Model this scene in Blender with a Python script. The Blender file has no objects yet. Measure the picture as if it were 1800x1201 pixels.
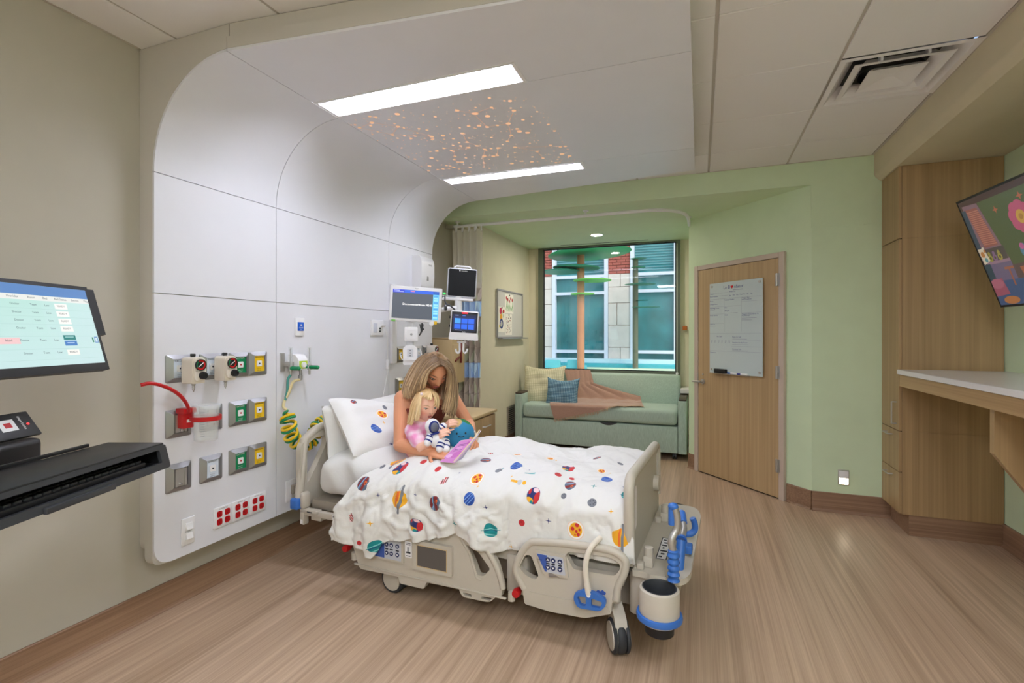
import bpy, bmesh, math, random
import numpy as np
from mathutils import Matrix, Vector, noise as mnoise
random.seed(7); np.random.seed(7)
SC = bpy.context.scene
COL = SC.collection
PI = math.pi
def R(d): return math.radians(d)

# ---------------------------------------------------------------- camera, world, exposure
cam_data = bpy.data.cameras.new('camera')
cam = bpy.data.objects.new('camera', cam_data); COL.objects.link(cam)
cam.location = (0, 0, 1.425)
cam.rotation_euler = (R(90), 0, math.atan(330/878))
cam_data.sensor_width = 36; cam_data.lens = 36*878/1800; cam_data.shift_y = -11.5/1800
cam_data.clip_start = 0.05; cam_data.clip_end = 200
SC.camera = cam
world = bpy.data.worlds.new('world'); SC.world = world; world.use_nodes = True
wn = world.node_tree.nodes; wl = world.node_tree.links
bg = wn['Background']
sky = wn.new('ShaderNodeTexSky'); sky.sky_type = 'NISHITA'; sky.sun_disc = False
sky.sun_elevation = R(50); sky.sun_rotation = R(140); sky.air_density = 1.0; sky.dust_density = 3.0
wl.new(sky.outputs[0], bg.inputs[0]); bg.inputs[1].default_value = 0.26
SC.view_settings.view_transform = 'Standard'; SC.view_settings.look = 'None'
SC.view_settings.exposure = 0.36; SC.view_settings.gamma = 1.0
SC.view_settings.use_curve_mapping = False
SC.cycles.use_denoising = True
SC.cycles.max_bounces = 12; SC.cycles.diffuse_bounces = 9; SC.cycles.glossy_bounces = 4
SC.cycles.transmission_bounces = 8; SC.cycles.transparent_max_bounces = 12
SC.cycles.sample_clamp_indirect = 8
LAMP = 34.0      # strength of the two overbed troffers
FILL = 26.0      # strength of the unseen fill lamps added behind the viewer

# ---------------------------------------------------------------- helpers
def lin(c):
    r = []
    for x in c[:3]:
        x = x/255.0
        r.append(x/12.92 if x <= .04045 else ((x+.055)/1.055)**2.4)
    return (*r, 1.0)
MATS = {}
def P(name, c, rough=.5, metal=0., noise=0., nscale=40., bump=0., bscale=200., spec=.5, alpha=1., trans=0., emit=None, es=1., stretch=None, coat=0., sheen=0.):
    m = bpy.data.materials.new(name); m.use_nodes = True; MATS[name] = m
    nt = m.node_tree; b = nt.nodes['Principled BSDF']
    col = lin(c)
    b.inputs['Base Color'].default_value = col
    b.inputs['Roughness'].default_value = rough; b.inputs['Metallic'].default_value = metal
    b.inputs['Specular IOR Level'].default_value = spec; b.inputs['Alpha'].default_value = alpha
    b.inputs['Transmission Weight'].default_value = trans
    b.inputs['Coat Weight'].default_value = coat; b.inputs['Sheen Weight'].default_value = sheen
    if emit is not None:
        b.inputs['Emission Color'].default_value = lin(emit); b.inputs['Emission Strength'].default_value = es
    if noise or bump:
        tc = nt.nodes.new('ShaderNodeTexCoord'); mp = nt.nodes.new('ShaderNodeMapping')
        nt.links.new(tc.outputs['Object'], mp.inputs[0])
        if stretch: mp.inputs['Scale'].default_value = stretch
        if noise:
            n = nt.nodes.new('ShaderNodeTexNoise'); n.inputs['Scale'].default_value = nscale; n.inputs['Detail'].default_value = 5
            nt.links.new(mp.outputs[0], n.inputs['Vector'])
            rp = nt.nodes.new('ShaderNodeValToRGB')
            rp.color_ramp.elements[0].position = .3; rp.color_ramp.elements[1].position = .7
            rp.color_ramp.elements[0].color = (*[x*(1-noise) for x in col[:3]], 1)
            rp.color_ramp.elements[1].color = (*[min(1, x*(1+noise)) for x in col[:3]], 1)
            nt.links.new(n.outputs['Fac'], rp.inputs[0]); nt.links.new(rp.outputs[0], b.inputs['Base Color'])
        if bump:
            n2 = nt.nodes.new('ShaderNodeTexNoise'); n2.inputs['Scale'].default_value = bscale; n2.inputs['Detail'].default_value = 3
            nt.links.new(mp.outputs[0], n2.inputs['Vector'])
            bp = nt.nodes.new('ShaderNodeBump'); bp.inputs['Strength'].default_value = bump; bp.inputs['Distance'].default_value = .002
            nt.links.new(n2.outputs['Fac'], bp.inputs['Height']); nt.links.new(bp.outputs[0], b.inputs['Normal'])
    return m
def wood(name, c1, c2, axis='Z', scale=1.0, rough=.45, fine=.5):
    """streaked grain running along one object axis"""
    m = bpy.data.materials.new(name); m.use_nodes = True; nt = m.node_tree; b = nt.nodes['Principled BSDF']
    b.inputs['Roughness'].default_value = rough
    tc = nt.nodes.new('ShaderNodeTexCoord')
    outs = []
    for k, (across, along) in enumerate(((9, .35), (55, .8), (190, 1.5))):
        mp = nt.nodes.new('ShaderNodeMapping')
        s = [across*scale]*3; s['XYZ'.index(axis)] = along*scale
        mp.inputs['Scale'].default_value = s; mp.inputs['Location'].default_value = (k*3.1, k*1.7, k*.9)
        nt.links.new(tc.outputs['Object'], mp.inputs[0])
        n = nt.nodes.new('ShaderNodeTexNoise'); n.inputs['Scale'].default_value = 1; n.inputs['Detail'].default_value = 3
        nt.links.new(mp.outputs[0], n.inputs['Vector']); outs.append(n.outputs['Fac'])
    a = nt.nodes.new('ShaderNodeMath'); a.operation = 'MULTIPLY_ADD'; a.inputs[1].default_value = .35
    nt.links.new(outs[0], a.inputs[0])
    a2 = nt.nodes.new('ShaderNodeMath'); a2.operation = 'MULTIPLY_ADD'; a2.inputs[1].default_value = .4
    a3 = nt.nodes.new('ShaderNodeMath'); a3.operation = 'MULTIPLY'; a3.inputs[1].default_value = .25+.0*fine
    nt.links.new(outs[2], a3.inputs[0]); nt.links.new(outs[1], a2.inputs[0]); nt.links.new(a3.outputs[0], a2.inputs[2]); nt.links.new(a2.outputs[0], a.inputs[2])
    rp = nt.nodes.new('ShaderNodeValToRGB')
    rp.color_ramp.elements[0].position = .36; rp.color_ramp.elements[1].position = .64
    rp.color_ramp.elements[0].color = lin(c1); rp.color_ramp.elements[1].color = lin(c2)
    nt.links.new(a.outputs[0], rp.inputs[0]); nt.links.new(rp.outputs[0], b.inputs['Base Color'])
    return m
def image(name, arr):
    """arr: H x W x 3, sRGB 0..1, row 0 at the top; a picture drawn by this script"""
    h, w = arr.shape[:2]
    im = bpy.data.images.new(name, w, h)
    a = np.ones((h, w, 4), np.float32); a[..., :3] = np.clip(arr[::-1], 0, 1)
    im.pixels.foreach_set(a.ravel()); im.update(); im.pack()
    return im
def printed(name, arr, rough=.6, emit=0., bump=0., coat=0., sheen=0.):
    m = bpy.data.materials.new(name); m.use_nodes = True; nt = m.node_tree; b = nt.nodes['Principled BSDF']
    t = nt.nodes.new('ShaderNodeTexImage'); t.image = image(name, arr); t.extension = 'EXTEND'
    uv = nt.nodes.new('ShaderNodeUVMap'); uv.uv_map = 'UVMap'
    nt.links.new(uv.outputs[0], t.inputs[0])
    b.inputs['Roughness'].default_value = rough; b.inputs['Coat Weight'].default_value = coat; b.inputs['Sheen Weight'].default_value = sheen
    if emit:
        b.inputs['Base Color'].default_value = (.01, .01, .01, 1)
        nt.links.new(t.outputs[0], b.inputs['Emission Color']); b.inputs['Emission Strength'].default_value = emit
    else:
        nt.links.new(t.outputs[0], b.inputs['Base Color'])
    if bump:
        tc = nt.nodes.new('ShaderNodeTexCoord')
        n2 = nt.nodes.new('ShaderNodeTexNoise'); n2.inputs['Scale'].default_value = 35; n2.inputs['Detail'].default_value = 4
        nt.links.new(tc.outputs['Object'], n2.inputs['Vector'])
        bp = nt.nodes.new('ShaderNodeBump'); bp.inputs['Strength'].default_value = bump; bp.inputs['Distance'].default_value = .006
        nt.links.new(n2.outputs['Fac'], bp.inputs['Height']); nt.links.new(bp.outputs[0], b.inputs['Normal'])
    return m
def vcol_mat(name, rough=.5, sub=0., noise=0., spec=.4):
    m = bpy.data.materials.new(name); m.use_nodes = True; nt = m.node_tree; b = nt.nodes['Principled BSDF']
    a = nt.nodes.new('ShaderNodeVertexColor'); a.layer_name = 'Col'
    nt.links.new(a.outputs[0], b.inputs['Base Color']); b.inputs['Roughness'].default_value = rough
    b.inputs['Specular IOR Level'].default_value = spec
    if sub:
        b.inputs['Subsurface Weight'].default_value = sub; b.inputs['Subsurface Radius'].default_value = (.012, .005, .003); b.inputs['Subsurface Scale'].default_value = .5
    return m
def blank(h, w, c): return np.ones((h, w, 3))*np.array(c)/255.
class Pic:
    """small raster drawing board; units = pixels, y down"""
    def __init__(s, w, h, c): s.a = blank(h, w, c); s.y, s.x = np.mgrid[0:h, 0:w].astype(float)
    def put(s, mask, c):
        m = np.clip(mask, 0, 1)[..., None]; s.a = s.a*(1-m)+m*np.array(c)/255.
    def _w(s, x0, y0, x1, y1):
        h, w = s.a.shape[:2]
        return slice(max(0, int(y0)-2), min(h, int(y1)+3)), slice(max(0, int(x0)-2), min(w, int(x1)+3))
    def loc(s, x0, y0, x1, y1, fn, c):
        sl = s._w(x0, y0, x1, y1); X = s.x[sl]; Y = s.y[sl]
        if X.size == 0: return
        m = np.clip(fn(X, Y), 0, 1)[..., None]; s.a[sl] = s.a[sl]*(1-m)+m*np.array(c)/255.
    def rect(s, x0, y0, x1, y1, c): s.loc(x0, y0, x1, y1, lambda X, Y: np.minimum(np.minimum(X-x0+.5, x1-X+.5), np.minimum(Y-y0+.5, y1-Y+.5)), c)
    def ell(s, cx, cy, rx, ry, c, rot=0., clip=None):
        cr, sr = math.cos(rot), math.sin(rot); r = max(rx, ry)
        def f(X, Y):
            dx, dy = X-cx, Y-cy; u = dx*cr+dy*sr; v = -dx*sr+dy*cr
            m = (1-np.sqrt((u/rx)**2+(v/ry)**2))*min(rx, ry)+.5
            if clip is not None: m = np.minimum(m, clip(X, Y))
            return m
        s.loc(cx-r, cy-r, cx+r, cy+r, f, c)
    def line(s, x0, y0, x1, y1, w, c, clip=None):
        L2 = (x1-x0)**2+(y1-y0)**2+1e-9
        def f(X, Y):
            t = np.clip(((X-x0)*(x1-x0)+(Y-y0)*(y1-y0))/L2, 0, 1)
            m = w/2-np.hypot(X-x0-t*(x1-x0), Y-y0-t*(y1-y0))+.5
            if clip is not None: m = np.minimum(m, clip(X, Y))
            return m
        s.loc(min(x0, x1)-w, min(y0, y1)-w, max(x0, x1)+w, max(y0, y1)+w, f, c)
    def poly(s, pts, c):
        xs = [p[0] for p in pts]; ys = [p[1] for p in pts]
        def f(X, Y):
            ins = np.zeros(X.shape, bool); n = len(pts)
            for i in range(n):
                xa, ya = pts[i]; xb, yb = pts[(i+1) % n]
                if ya == yb: continue
                cnd = ((ya > Y) != (yb > Y)) & (X < (xb-xa)*(Y-ya)/(yb-ya)+xa); ins ^= cnd
            return ins.astype(float)
        s.loc(min(xs), min(ys), max(xs), max(ys), f, c)
class MB:
    """collects vertices and faces; xf is applied to everything added"""
    def __init__(s): s.v = []; s.f = []; s.uv = {}; s.c = {}; s.xf = None; s.mi = 0; s.fm = []
    def add(s, vs, fs, uvs=None, col=None):
        o = len(s.v)
        for i, p in enumerate(vs):
            p = Vector(p)
            if s.xf is not None: p = s.xf @ p
            s.v.append(tuple(p))
            if uvs is not None: s.uv[o+i] = uvs[i]
            if col is not None: s.c[o+i] = col if not isinstance(col, list) else col[i]
        for f in fs: s.f.append(tuple(o+i for i in f)); s.fm.append(s.mi)
        return s
    def box(s, x0, x1, y0, y1, z0, z1, bev=0., seg=2):
        if x0 > x1: x0, x1 = x1, x0
        if y0 > y1: y0, y1 = y1, y0
        if z0 > z1: z0, z1 = z1, z0
        vs = [(x, y, z) for x in (x0, x1) for y in (y0, y1) for z in (z0, z1)]
        fs = [(0, 1, 3, 2), (4, 6, 7, 5), (0, 4, 5, 1), (2, 3, 7, 6), (0, 2, 6, 4), (1, 5, 7, 3)]
        if bev <= 0: return s.add(vs, fs)
        bm = bmesh.new()
        bv = [bm.verts.new(p) for p in vs]
        for f in fs: bm.faces.new([bv[i] for i in f])
        bmesh.ops.bevel(bm, geom=bm.edges[:]+bm.verts[:], offset=min(bev, .49*min(x1-x0, y1-y0, z1-z0)), segments=seg, profile=.5, affect='EDGES')
        return s.bm(bm)
    def bm(s, bm):
        bm.verts.index_update()
        s.add([v.co[:] for v in bm.verts], [[v.index for v in f.verts] for f in bm.faces]); bm.free(); return s
    def cyl(s, p0, p1, r0, r1=None, n=16, caps=True):
        p0 = Vector(p0); p1 = Vector(p1); r1 = r0 if r1 is None else r1
        d = (p1-p0).normalized(); a = d.orthogonal().normalized(); b = d.cross(a)
        vs = []
        for p, r in ((p0, r0), (p1, r1)):
            for k in range(n): t = 2*PI*k/n; vs.append(p+a*(r*math.cos(t))+b*(r*math.sin(t)))
        fs = [(k, (k+1) % n, n+(k+1) % n, n+k) for k in range(n)]
        if caps: fs += [tuple(range(n-1, -1, -1)), tuple(range(n, 2*n))]
        return s.add(vs, fs)
    def tube(s, pts, r, n=8, caps=True, closed=False, col=None, flat=1.0, up=None):
        pts = [Vector(p) for p in pts]; m = len(pts)
        rs = r if isinstance(r, (list, tuple)) else [r]*m
        vs = []; fr = None
        for i, p in enumerate(pts):
            if closed: t = (pts[(i+1) % m]-pts[(i-1) % m])
            else: t = pts[min(i+1, m-1)]-pts[max(i-1, 0)]
            t = t.normalized() if t.length > 1e-9 else Vector((0, 0, 1))
            if fr is None:
                fr = t.orthogonal().normalized() if up is None else (Vector(up)-t*Vector(up).dot(t)).normalized()
            else:
                fr = (fr-t*fr.dot(t)); fr = fr.normalized() if fr.length > 1e-6 else t.orthogonal().normalized()
            b = t.cross(fr)
            for k in range(n):
                a = 2*PI*k/n; vs.append(p+fr*(rs[i]*flat*math.cos(a))+b*(rs[i]*math.sin(a)))
        fs = []
        for i in range(m if closed else m-1):
            j = (i+1) % m
            for k in range(n): fs.append((i*n+k, i*n+(k+1) % n, j*n+(k+1) % n, j*n+k))
        if caps and not closed: fs += [tuple(range(n-1, -1, -1)), tuple(range((m-1)*n, m*n))]
        return s.add(vs, fs, col=col)
    def lathe(s, prof, n=24, o=(0, 0, 0), axis='Z', caps=True):
        vs = []; m = len(prof)
        for r, z in prof:
            for k in range(n):
                t = 2*PI*k/n; x, y = r*math.cos(t), r*math.sin(t)
                p = {'Z': (x, y, z), 'X': (z, x, y), 'Y': (y, z, x)}[axis]
                vs.append((o[0]+p[0], o[1]+p[1], o[2]+p[2]))
        fs = [(i*n+k, i*n+(k+1) % n, (i+1)*n+(k+1) % n, (i+1)*n+k) for i in range(m-1) for k in range(n)]
        if caps: fs += [tuple(range(n-1, -1, -1)), tuple(range((m-1)*n, m*n))]
        return s.add(vs, fs)
    def prism(s, loops, to3, d0, d1):
        """loops: outline then holes, 2-D points; to3(u,v,d) -> 3-D"""
        bm = bmesh.new(); es = []; rings = []
        for lp in loops:
            vv = [bm.verts.new((p[0], p[1], 0)) for p in lp]; rings.append(len(vv))
            for i in range(len(vv)): es.append(bm.edges.new((vv[i], vv[(i+1) % len(vv)])))
        bmesh.ops.triangle_fill(bm, use_beauty=True, use_dissolve=False, edges=es)
        bm.verts.index_update()
        base = [(v.co.x, v.co.y) for v in bm.verts]; tris = [[v.index for v in f.verts] for f in bm.faces]; bm.free()
        n = len(base)
        vs = [to3(u, v, d0) for u, v in base]+[to3(u, v, d1) for u, v in base]
        fs = []
        for t in tris:
            fs.append(tuple(t)); fs.append(tuple(n+i for i in reversed(t)))
        o = 0
        for k in rings:
            for i in range(k):
                a, b = o+i, o+(i+1) % k; fs.append((a, b, n+b, n+a))
            o += k
        s.add(vs, fs)
        return s
    def grid(s, fn, nu, nv, uv=None, wrapu=False):
        vs = []; uvs = []
        for j in range(nv+1):
            for i in range(nu+1 if not wrapu else nu):
                u, v = i/nu, j/nv; vs.append(fn(u, v)); uvs.append(uv(u, v) if uv else (u, v))
        w = nu if wrapu else nu+1
        fs = [(j*w+i, j*w+(i+1) % w if wrapu else j*w+i+1, (j+1)*w+((i+1) % w if wrapu else i+1), (j+1)*w+i) for j in range(nv) for i in range(nu)]
        return s.add(vs, fs, uvs)
    def ell(s, c, rx, ry, rz, n=20, m=12, col=None):
        vs = []; fs = []
        for j in range(m+1):
            ph = PI*j/m
            for i in range(n):
                t = 2*PI*i/n; vs.append((c[0]+rx*math.sin(ph)*math.cos(t), c[1]+ry*math.sin(ph)*math.sin(t), c[2]+rz*math.cos(ph)))
        for j in range(m):
            for i in range(n): fs.append((j*n+i, (j+1)*n+i, (j+1)*n+(i+1) % n, j*n+(i+1) % n))
        return s.add(vs, fs, col=col)
    def quad(s, a, b, c, d): return s.add([a, b, c, d], [(0, 1, 2, 3)], [(0, 0), (1, 0), (1, 1), (0, 1)])
    def text(s, txt, size, o, ux, uy, align='LEFT'):
        cu = bpy.data.curves.new('t', 'FONT'); cu.body = txt; cu.size = size; cu.align_x = align; cu.resolution_u = 2
        ob = bpy.data.objects.new('t', cu); COL.objects.link(ob)
        me = bpy.data.meshes.new_from_object(ob.evaluated_get(bpy.context.evaluated_depsgraph_get()))
        o = Vector(o); ux = Vector(ux); uy = Vector(uy)
        s.add([o+ux*v.co.x+uy*v.co.y for v in me.vertices], [tuple(p.vertices) for p in me.polygons])
        bpy.data.objects.remove(ob); bpy.data.curves.remove(cu); bpy.data.meshes.remove(me); return s
BASE = {}
BEDM = Matrix.Translation((-2.30, 2.45, 0)) @ Matrix.Rotation(R(-3.0), 4, 'Z')
WM = Matrix.Identity(4)
def tag(o, label=None, cat=None, group=None, kind=None):
    if label: o['label'] = label
    if cat: o['category'] = cat
    if group: o['group'] = group
    if kind: o['kind'] = kind
    return o
def thing(name, label, cat, base=(0, 0, 0), fr=WM, group=None):
    o = bpy.data.objects.new(name, None); COL.objects.link(o); o.empty_display_size = .05
    o.matrix_world = fr @ Matrix.Translation(base); BASE[o.name] = Vector(base)
    return tag(o, label, cat, group)
def _base(o):
    while o is not None:
        if o.name in BASE: return BASE[o.name]
        o = o.parent
    return Vector((0, 0, 0))
def mesh(name, mb, mats, smooth=40, base=Vector((0, 0, 0))):
    me = bpy.data.meshes.new(name)
    bx, by, bz = base
    me.from_pydata([(x-bx, y-by, z-bz) for x, y, z in mb.v], [], mb.f)
    for m in (mats if isinstance(mats, (list, tuple)) else [mats]): me.materials.append(m)
    if any(mb.fm): me.polygons.foreach_set('material_index', mb.fm)
    if mb.uv:
        ly = me.uv_layers.new(name='UVMap'); li = np.zeros(len(me.loops), np.int32); me.loops.foreach_get('vertex_index', li)
        uv = np.zeros((len(mb.v), 2)); 
        for k, q in mb.uv.items(): uv[k] = q
        ly.data.foreach_set('uv', uv[li].ravel())
    if mb.c:
        at = me.color_attributes.new('Col', 'FLOAT_COLOR', 'POINT'); c = np.ones((len(mb.v), 4))
        for k, q in mb.c.items(): c[k, :3] = lin(q)[:3]
        at.data.foreach_set('color', c.ravel())
    bm = bmesh.new(); bm.from_mesh(me); bmesh.ops.recalc_face_normals(bm, faces=bm.faces[:]); bm.to_mesh(me); bm.free()
    if smooth:
        me.polygons.foreach_set('use_smooth', [True]*len(me.polygons)); me.set_sharp_from_angle(angle=R(smooth))
    return me
def part(name, mb, mats, parent, smooth=40, label=None, kind=None):
    o = bpy.data.objects.new(name, mesh(name, mb, mats, smooth, _base(parent))); COL.objects.link(o); o.parent = parent
    if label: o['label'] = label
    if kind: o['kind'] = kind
    return o
def single(name, mb, mats, label, cat, base=(0, 0, 0), fr=WM, group=None, smooth=40):
    o = bpy.data.objects.new(name, mesh(name, mb, mats, smooth, Vector(base))); COL.objects.link(o)
    o.matrix_world = fr @ Matrix.Translation(base); BASE[o.name] = Vector(base)
    return tag(o, label, cat, group)
def struct(name, mb, mats, parent=None, smooth=0):
    o = bpy.data.objects.new(name, mesh(name, mb, mats, smooth)); COL.objects.link(o)
    if parent: o.parent = parent
    else: o['kind'] = 'structure'
    return o
def share(name, src, parent, loc):
    o = bpy.data.objects.new(name, src); COL.objects.link(o); o.parent = parent; o.location = Vector(loc)-_base(parent)
    return o
def copy_tree(root, mat, label=None, group=None):
    r = root.copy(); COL.objects.link(r); r.matrix_world = mat
    if label: r['label'] = label
    if group: r['group'] = group
    for ch in root.children:
        c = ch.copy(); COL.objects.link(c); c.parent = r
        for g in ch.children:
            d = g.copy(); COL.objects.link(d); d.parent = c
    return r
def arc(cx, cy, r, a0, a1, n=8): return [(cx+r*math.cos(R(a0+(a1-a0)*i/n)), cy+r*math.sin(R(a0+(a1-a0)*i/n))) for i in range(n+1)]
def rrect(x0, y0, x1, y1, r, n=5):
    return arc(x1-r, y0+r, r, -90, 0, n)+arc(x1-r, y1-r, r, 0, 90, n)+arc(x0+r, y1-r, r, 90, 180, n)+arc(x0+r, y0+r, r, 180, 270, n)
def spline(pts, n=8):
    """Catmull-Rom through 3-D points"""
    p = [Vector(q) for q in pts]; p = [p[0]*2-p[1]]+p+[p[-1]*2-p[-2]]; out = []
    for i in range(1, len(p)-2):
        for k in range(n):
            t = k/n; a, b, c, d = p[i-1], p[i], p[i+1], p[i+2]
            out.append(.5*((2*b)+(c-a)*t+(2*a-5*b+4*c-d)*t*t+(3*b-a-3*c+d)*t**3))
    out.append(p[-2]); return out
def rounded(pts, r, n=5, closed=True):
    """2-D polygon with rounded corners"""
    out = []; m = len(pts)
    for i in range(m):
        a, b, c = Vector(pts[i-1]), Vector(pts[i]), Vector(pts[(i+1) % m])
        ri = r[i] if isinstance(r, (list, tuple)) else r
        u = (a-b); w = (c-b); k = min(ri, u.length*.48, w.length*.48)
        if k < 1e-5: out.append(tuple(b)); continue
        p = b+u.normalized()*k; q = b+w.normalized()*k
        for j in range(n+1):
            t = j/n; out.append(tuple(p*(1-t)**2+b*2*t*(1-t)+q*t*t))
    return out

# ---------------------------------------------------------------- materials
M = {}
M['wall'] = P('painted_wall', (184, 179, 166), .75, noise=.02, nscale=6, bump=.05, bscale=400)
M['wall_lit'] = P('wall_paint_lit', (216, 210, 188), .75, noise=.02, nscale=6, bump=.05, bscale=400)  # wall paint lightened to stand for the brighter light in the alcove
M['green'] = P('green_paint', (206, 225, 190), .7, noise=.02, nscale=6, bump=.05, bscale=400)
M['ceil'] = P('ceiling_white', (232, 230, 230), .85, bump=.15, bscale=500)
M['tee'] = P('ceiling_grid', (190, 184, 176), .5)
M['dark'] = P('dark_void', (12, 12, 12), .9)
M['panel'] = P('white_laminate', (224, 225, 231), .4, noise=.01, nscale=5)
M['fascia'] = P('fascia_grey', (196, 192, 184), .5)
M['seam'] = P('seam_grey', (150, 148, 150), .6)
M['floor'] = wood('wood_look_vinyl', (154, 128, 104), (199, 173, 148), 'Y', 1.0, .32)
M['base'] = wood('wood_look_base', (120, 90, 68), (160, 128, 102), 'Y', 1.3, .45)
M['basex'] = wood('wood_look_base_x', (120, 90, 68), (160, 128, 102), 'X', 1.3, .45)
M['oak'] = wood('oak_laminate', (152, 124, 86), (184, 154, 112), 'Z', .7, .42)
M['oakx'] = wood('oak_laminate_x', (158, 126, 84), (190, 158, 114), 'Y', .7, .42)
M['door'] = wood('oak_door', (168, 141, 102), (194, 166, 126), 'Z', .8, .4)
M['frame'] = P('door_frame_paint', (196, 180, 166), .45)
M['steel'] = P('brushed_steel', (188, 186, 182), .42, .75)
M['alu'] = P('satin_aluminium', (160, 160, 162), .38, .8)
M['chrome'] = P('chrome', (210, 210, 212), .15, 1.0)
M['white'] = P('white_plastic', (232, 232, 234), .35)
M['offwhite'] = P('ivory_plastic', (222, 214, 200), .4)
M['bedgrey'] = P('bed_plastic', (192, 185, 172), .42, noise=.015, nscale=30)
M['bedframe'] = P('bed_frame_grey', (150, 142, 130), .5)
M['bedblue'] = P('bed_blue', (52, 108, 190), .4)
M['black'] = P('black_plastic', (26, 26, 28), .45)
M['charcoal'] = P('charcoal_plastic', (52, 54, 58), .4)
M['rubber'] = P('dark_rubber', (46, 48, 52), .6)
M['red'] = P('red_plastic', (186, 20, 26), .35)
M['pegred'] = P('maroon_plastic', (120, 42, 34), .45)
M['oxygen'] = P('oxygen_green', (0, 128, 78), .4)
M['yellow'] = P('medical_yellow', (232, 190, 20), .4)
M['blue'] = P('label_blue', (20, 92, 200), .4)
M['ink'] = P('dark_ink', (32, 34, 48), .6)
M['inkblue'] = P('blue_ink', (52, 56, 140), .6)
M['inkwhite'] = P('white_ink', (240, 240, 240), .6)
M['clear'] = P('clear_plastic', (232, 238, 238), .12, alpha=.28, spec=.6)
M['quartz'] = P('white_quartz', (226, 224, 226), .22, noise=.01, nscale=60)
M['tan'] = P('tan_laminate', (196, 172, 130), .5)
M['glass'] = P('window_glass', (245, 250, 248), .02, trans=1.0, spec=.3)
M['winframe'] = P('window_frame', (104, 112, 98), .4, .3)
M['cloth'] = P('white_sheet', (222, 222, 220), .85, bump=.5, bscale=60, sheen=.2)
# ================================================================ the room
ZC = 2.84; ZN = 2.65; XW = -2.60; XF = -2.477; XR = 1.92; YB = -2.4; YH = 4.672
b = MB(); b.box(-2.75, 2.1, -2.55, 6.95, -.05, 0); struct('floor', b, M['floor'])
b = MB(); b.box(XW-.12, XW, YB, 5.05, 0, ZC+.1); struct('wall_left', b, M['wall'])
b = MB(); b.box(XW-.12, -2.29, 5.05, 5.17, 0, ZN+.1); b.box(-2.41, -2.29, 5.17, 6.79, 0, ZN+.1); struct('wall_alcove_left', b, M['wall_lit'])
b = MB(); b.box(-2.41, -2.14, 6.79, 6.95, 0, ZN); b.box(-2.14, -.232, 6.79, 6.95, 0, .905); b.box(-.232, .9, 6.79, 6.95, 0, ZN); b.box(-2.41, .9, 6.79, 6.95, ZN, ZC); struct('wall_window', b, M['wall_lit'])
# alcove right return and the angled door wall
DN = Vector((-.11, 5.70, 0)); DD = (Vector((.856, 4.675, 0))-DN).normalized(); DO = Vector((DD.y, -DD.x, 0))  # DO points out of the door wall, into the room
DLEN = (Vector((.856, 4.675, 0))-DN).length
b = MB(); pr = [(-.11, 5.70), (.856, 4.675), (.95, 4.77), (.06, 5.74), (.3, 6.79), (.2, 6.79)]
b.prism([pr], lambda u, v, d: (u, v, d), 0, ZC); struct('wall_door', b, M['green'])
b = MB(); b.box(.856, XR+.12, 4.675, 4.8, 0, ZC); struct('wall_end', b, M['green'])
b = MB(); b.box(XR, XR+.12, YB, 4.675, 0, ZC); struct('wall_right', b, M['green'])
b = MB(); b.box(XW-.12, XR+.12, YB-.12, YB, 0, ZC+.1); struct('wall_near', b, M['wall'])
# header over the alcove and the alcove ceiling (one painted drop)
b = MB(); b.prism([[(XW, YH), (.852, YH), (.852, 4.69), (-.1, 5.70), (.25, 6.79), (XW, 6.79)]], lambda u, v, d: (u, v, d), ZN, ZC+.05)
b.box(.85, 1.281, YH, 4.70, 2.3, ZC+.05)
struct('trim_1', b, M['green'])
# bulkhead over the counter, with a chamfered lower edge
b = MB(); b.prism([[(1.281, ZC+.05), (1.281, 2.688), (1.29, 2.664), (1.322, 2.632), (XR, 2.632), (XR, ZC+.05)]], lambda u, v, d: (u, d, v), YB, 4.672)
o = struct('trim_2', b, P('bulkhead_paint', (206, 196, 168), .7, noise=.02, nscale=6), smooth=30)
# plenum lid above the tiles
b = MB(); b.box(XW, 1.3, YB, 4.7, ZC+.09, ZC+.13)
CEIL = struct('ceiling', b, M['dark'])
XT0, TX, YT0, TY = .0727, .605, 2.393, .6035
tilemesh = {}
nt_ = 0
for i in range(-5, 2):
    xa = XT0+TX*i; xb = xa+TX
    if i == 1: xb = 1.272
    x0, x1 = max(xa, XW), xb
    for j in range(-8, 4):
        ya = YT0+TY*j; yb = ya+TY
        y0, y1 = max(ya, YB), min(yb, YH)
        if y1-y0 < .02: continue
        if i == 1 and j == 1: continue                                    # the diffuser hangs here
        if x1 < -.1 and y0 > 2.3 and y1 < 4.1: continue                   # above the canopy
        key = (round(x1-x0, 3), round(y1-y0, 3))
        if key not in tilemesh:
            t = MB(); w, h = x1-x0-.016, y1-y0-.004; t.box(-w/2, w/2, -h/2, h/2, 0, .014, .003, 1); tilemesh[key] = mesh('ceiling_tile', t, M['ceil'], 0)
        o = bpy.data.objects.new('ceiling_tile', tilemesh[key]); COL.objects.link(o); o.parent = CEIL; o.location = ((x0+x1)/2, (y0+y1)/2, ZC+.0005*(nt_ % 3)); nt_ += 1
for i in range(-4, 2):
    t = MB(); x = XT0+TX*i; t.box(x-.012, x+.012, YB, YH, ZC+.007, ZC+.03); o = struct('tee_bar', t, M['tee'], CEIL)
for j in range(-7, 4):
    t = MB(); y = YT0+TY*j; t.box(XW, 1.275, y-.01, y+.01, ZC+.012, ZC+.03); o = struct('cross_bar', t, M['tee'], CEIL)
t = MB(); t.box(1.266, 1.281, YB, YH, ZC-.002, ZC+.03); t.box(XW, XW+.015, YB, 1.66, ZC-.002, ZC+.03); t.box(-.03, 1.28, YH-.012, YH, ZC-.001, ZC+.03); struct('wall_angle', t, M['tee'], CEIL)
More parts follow.
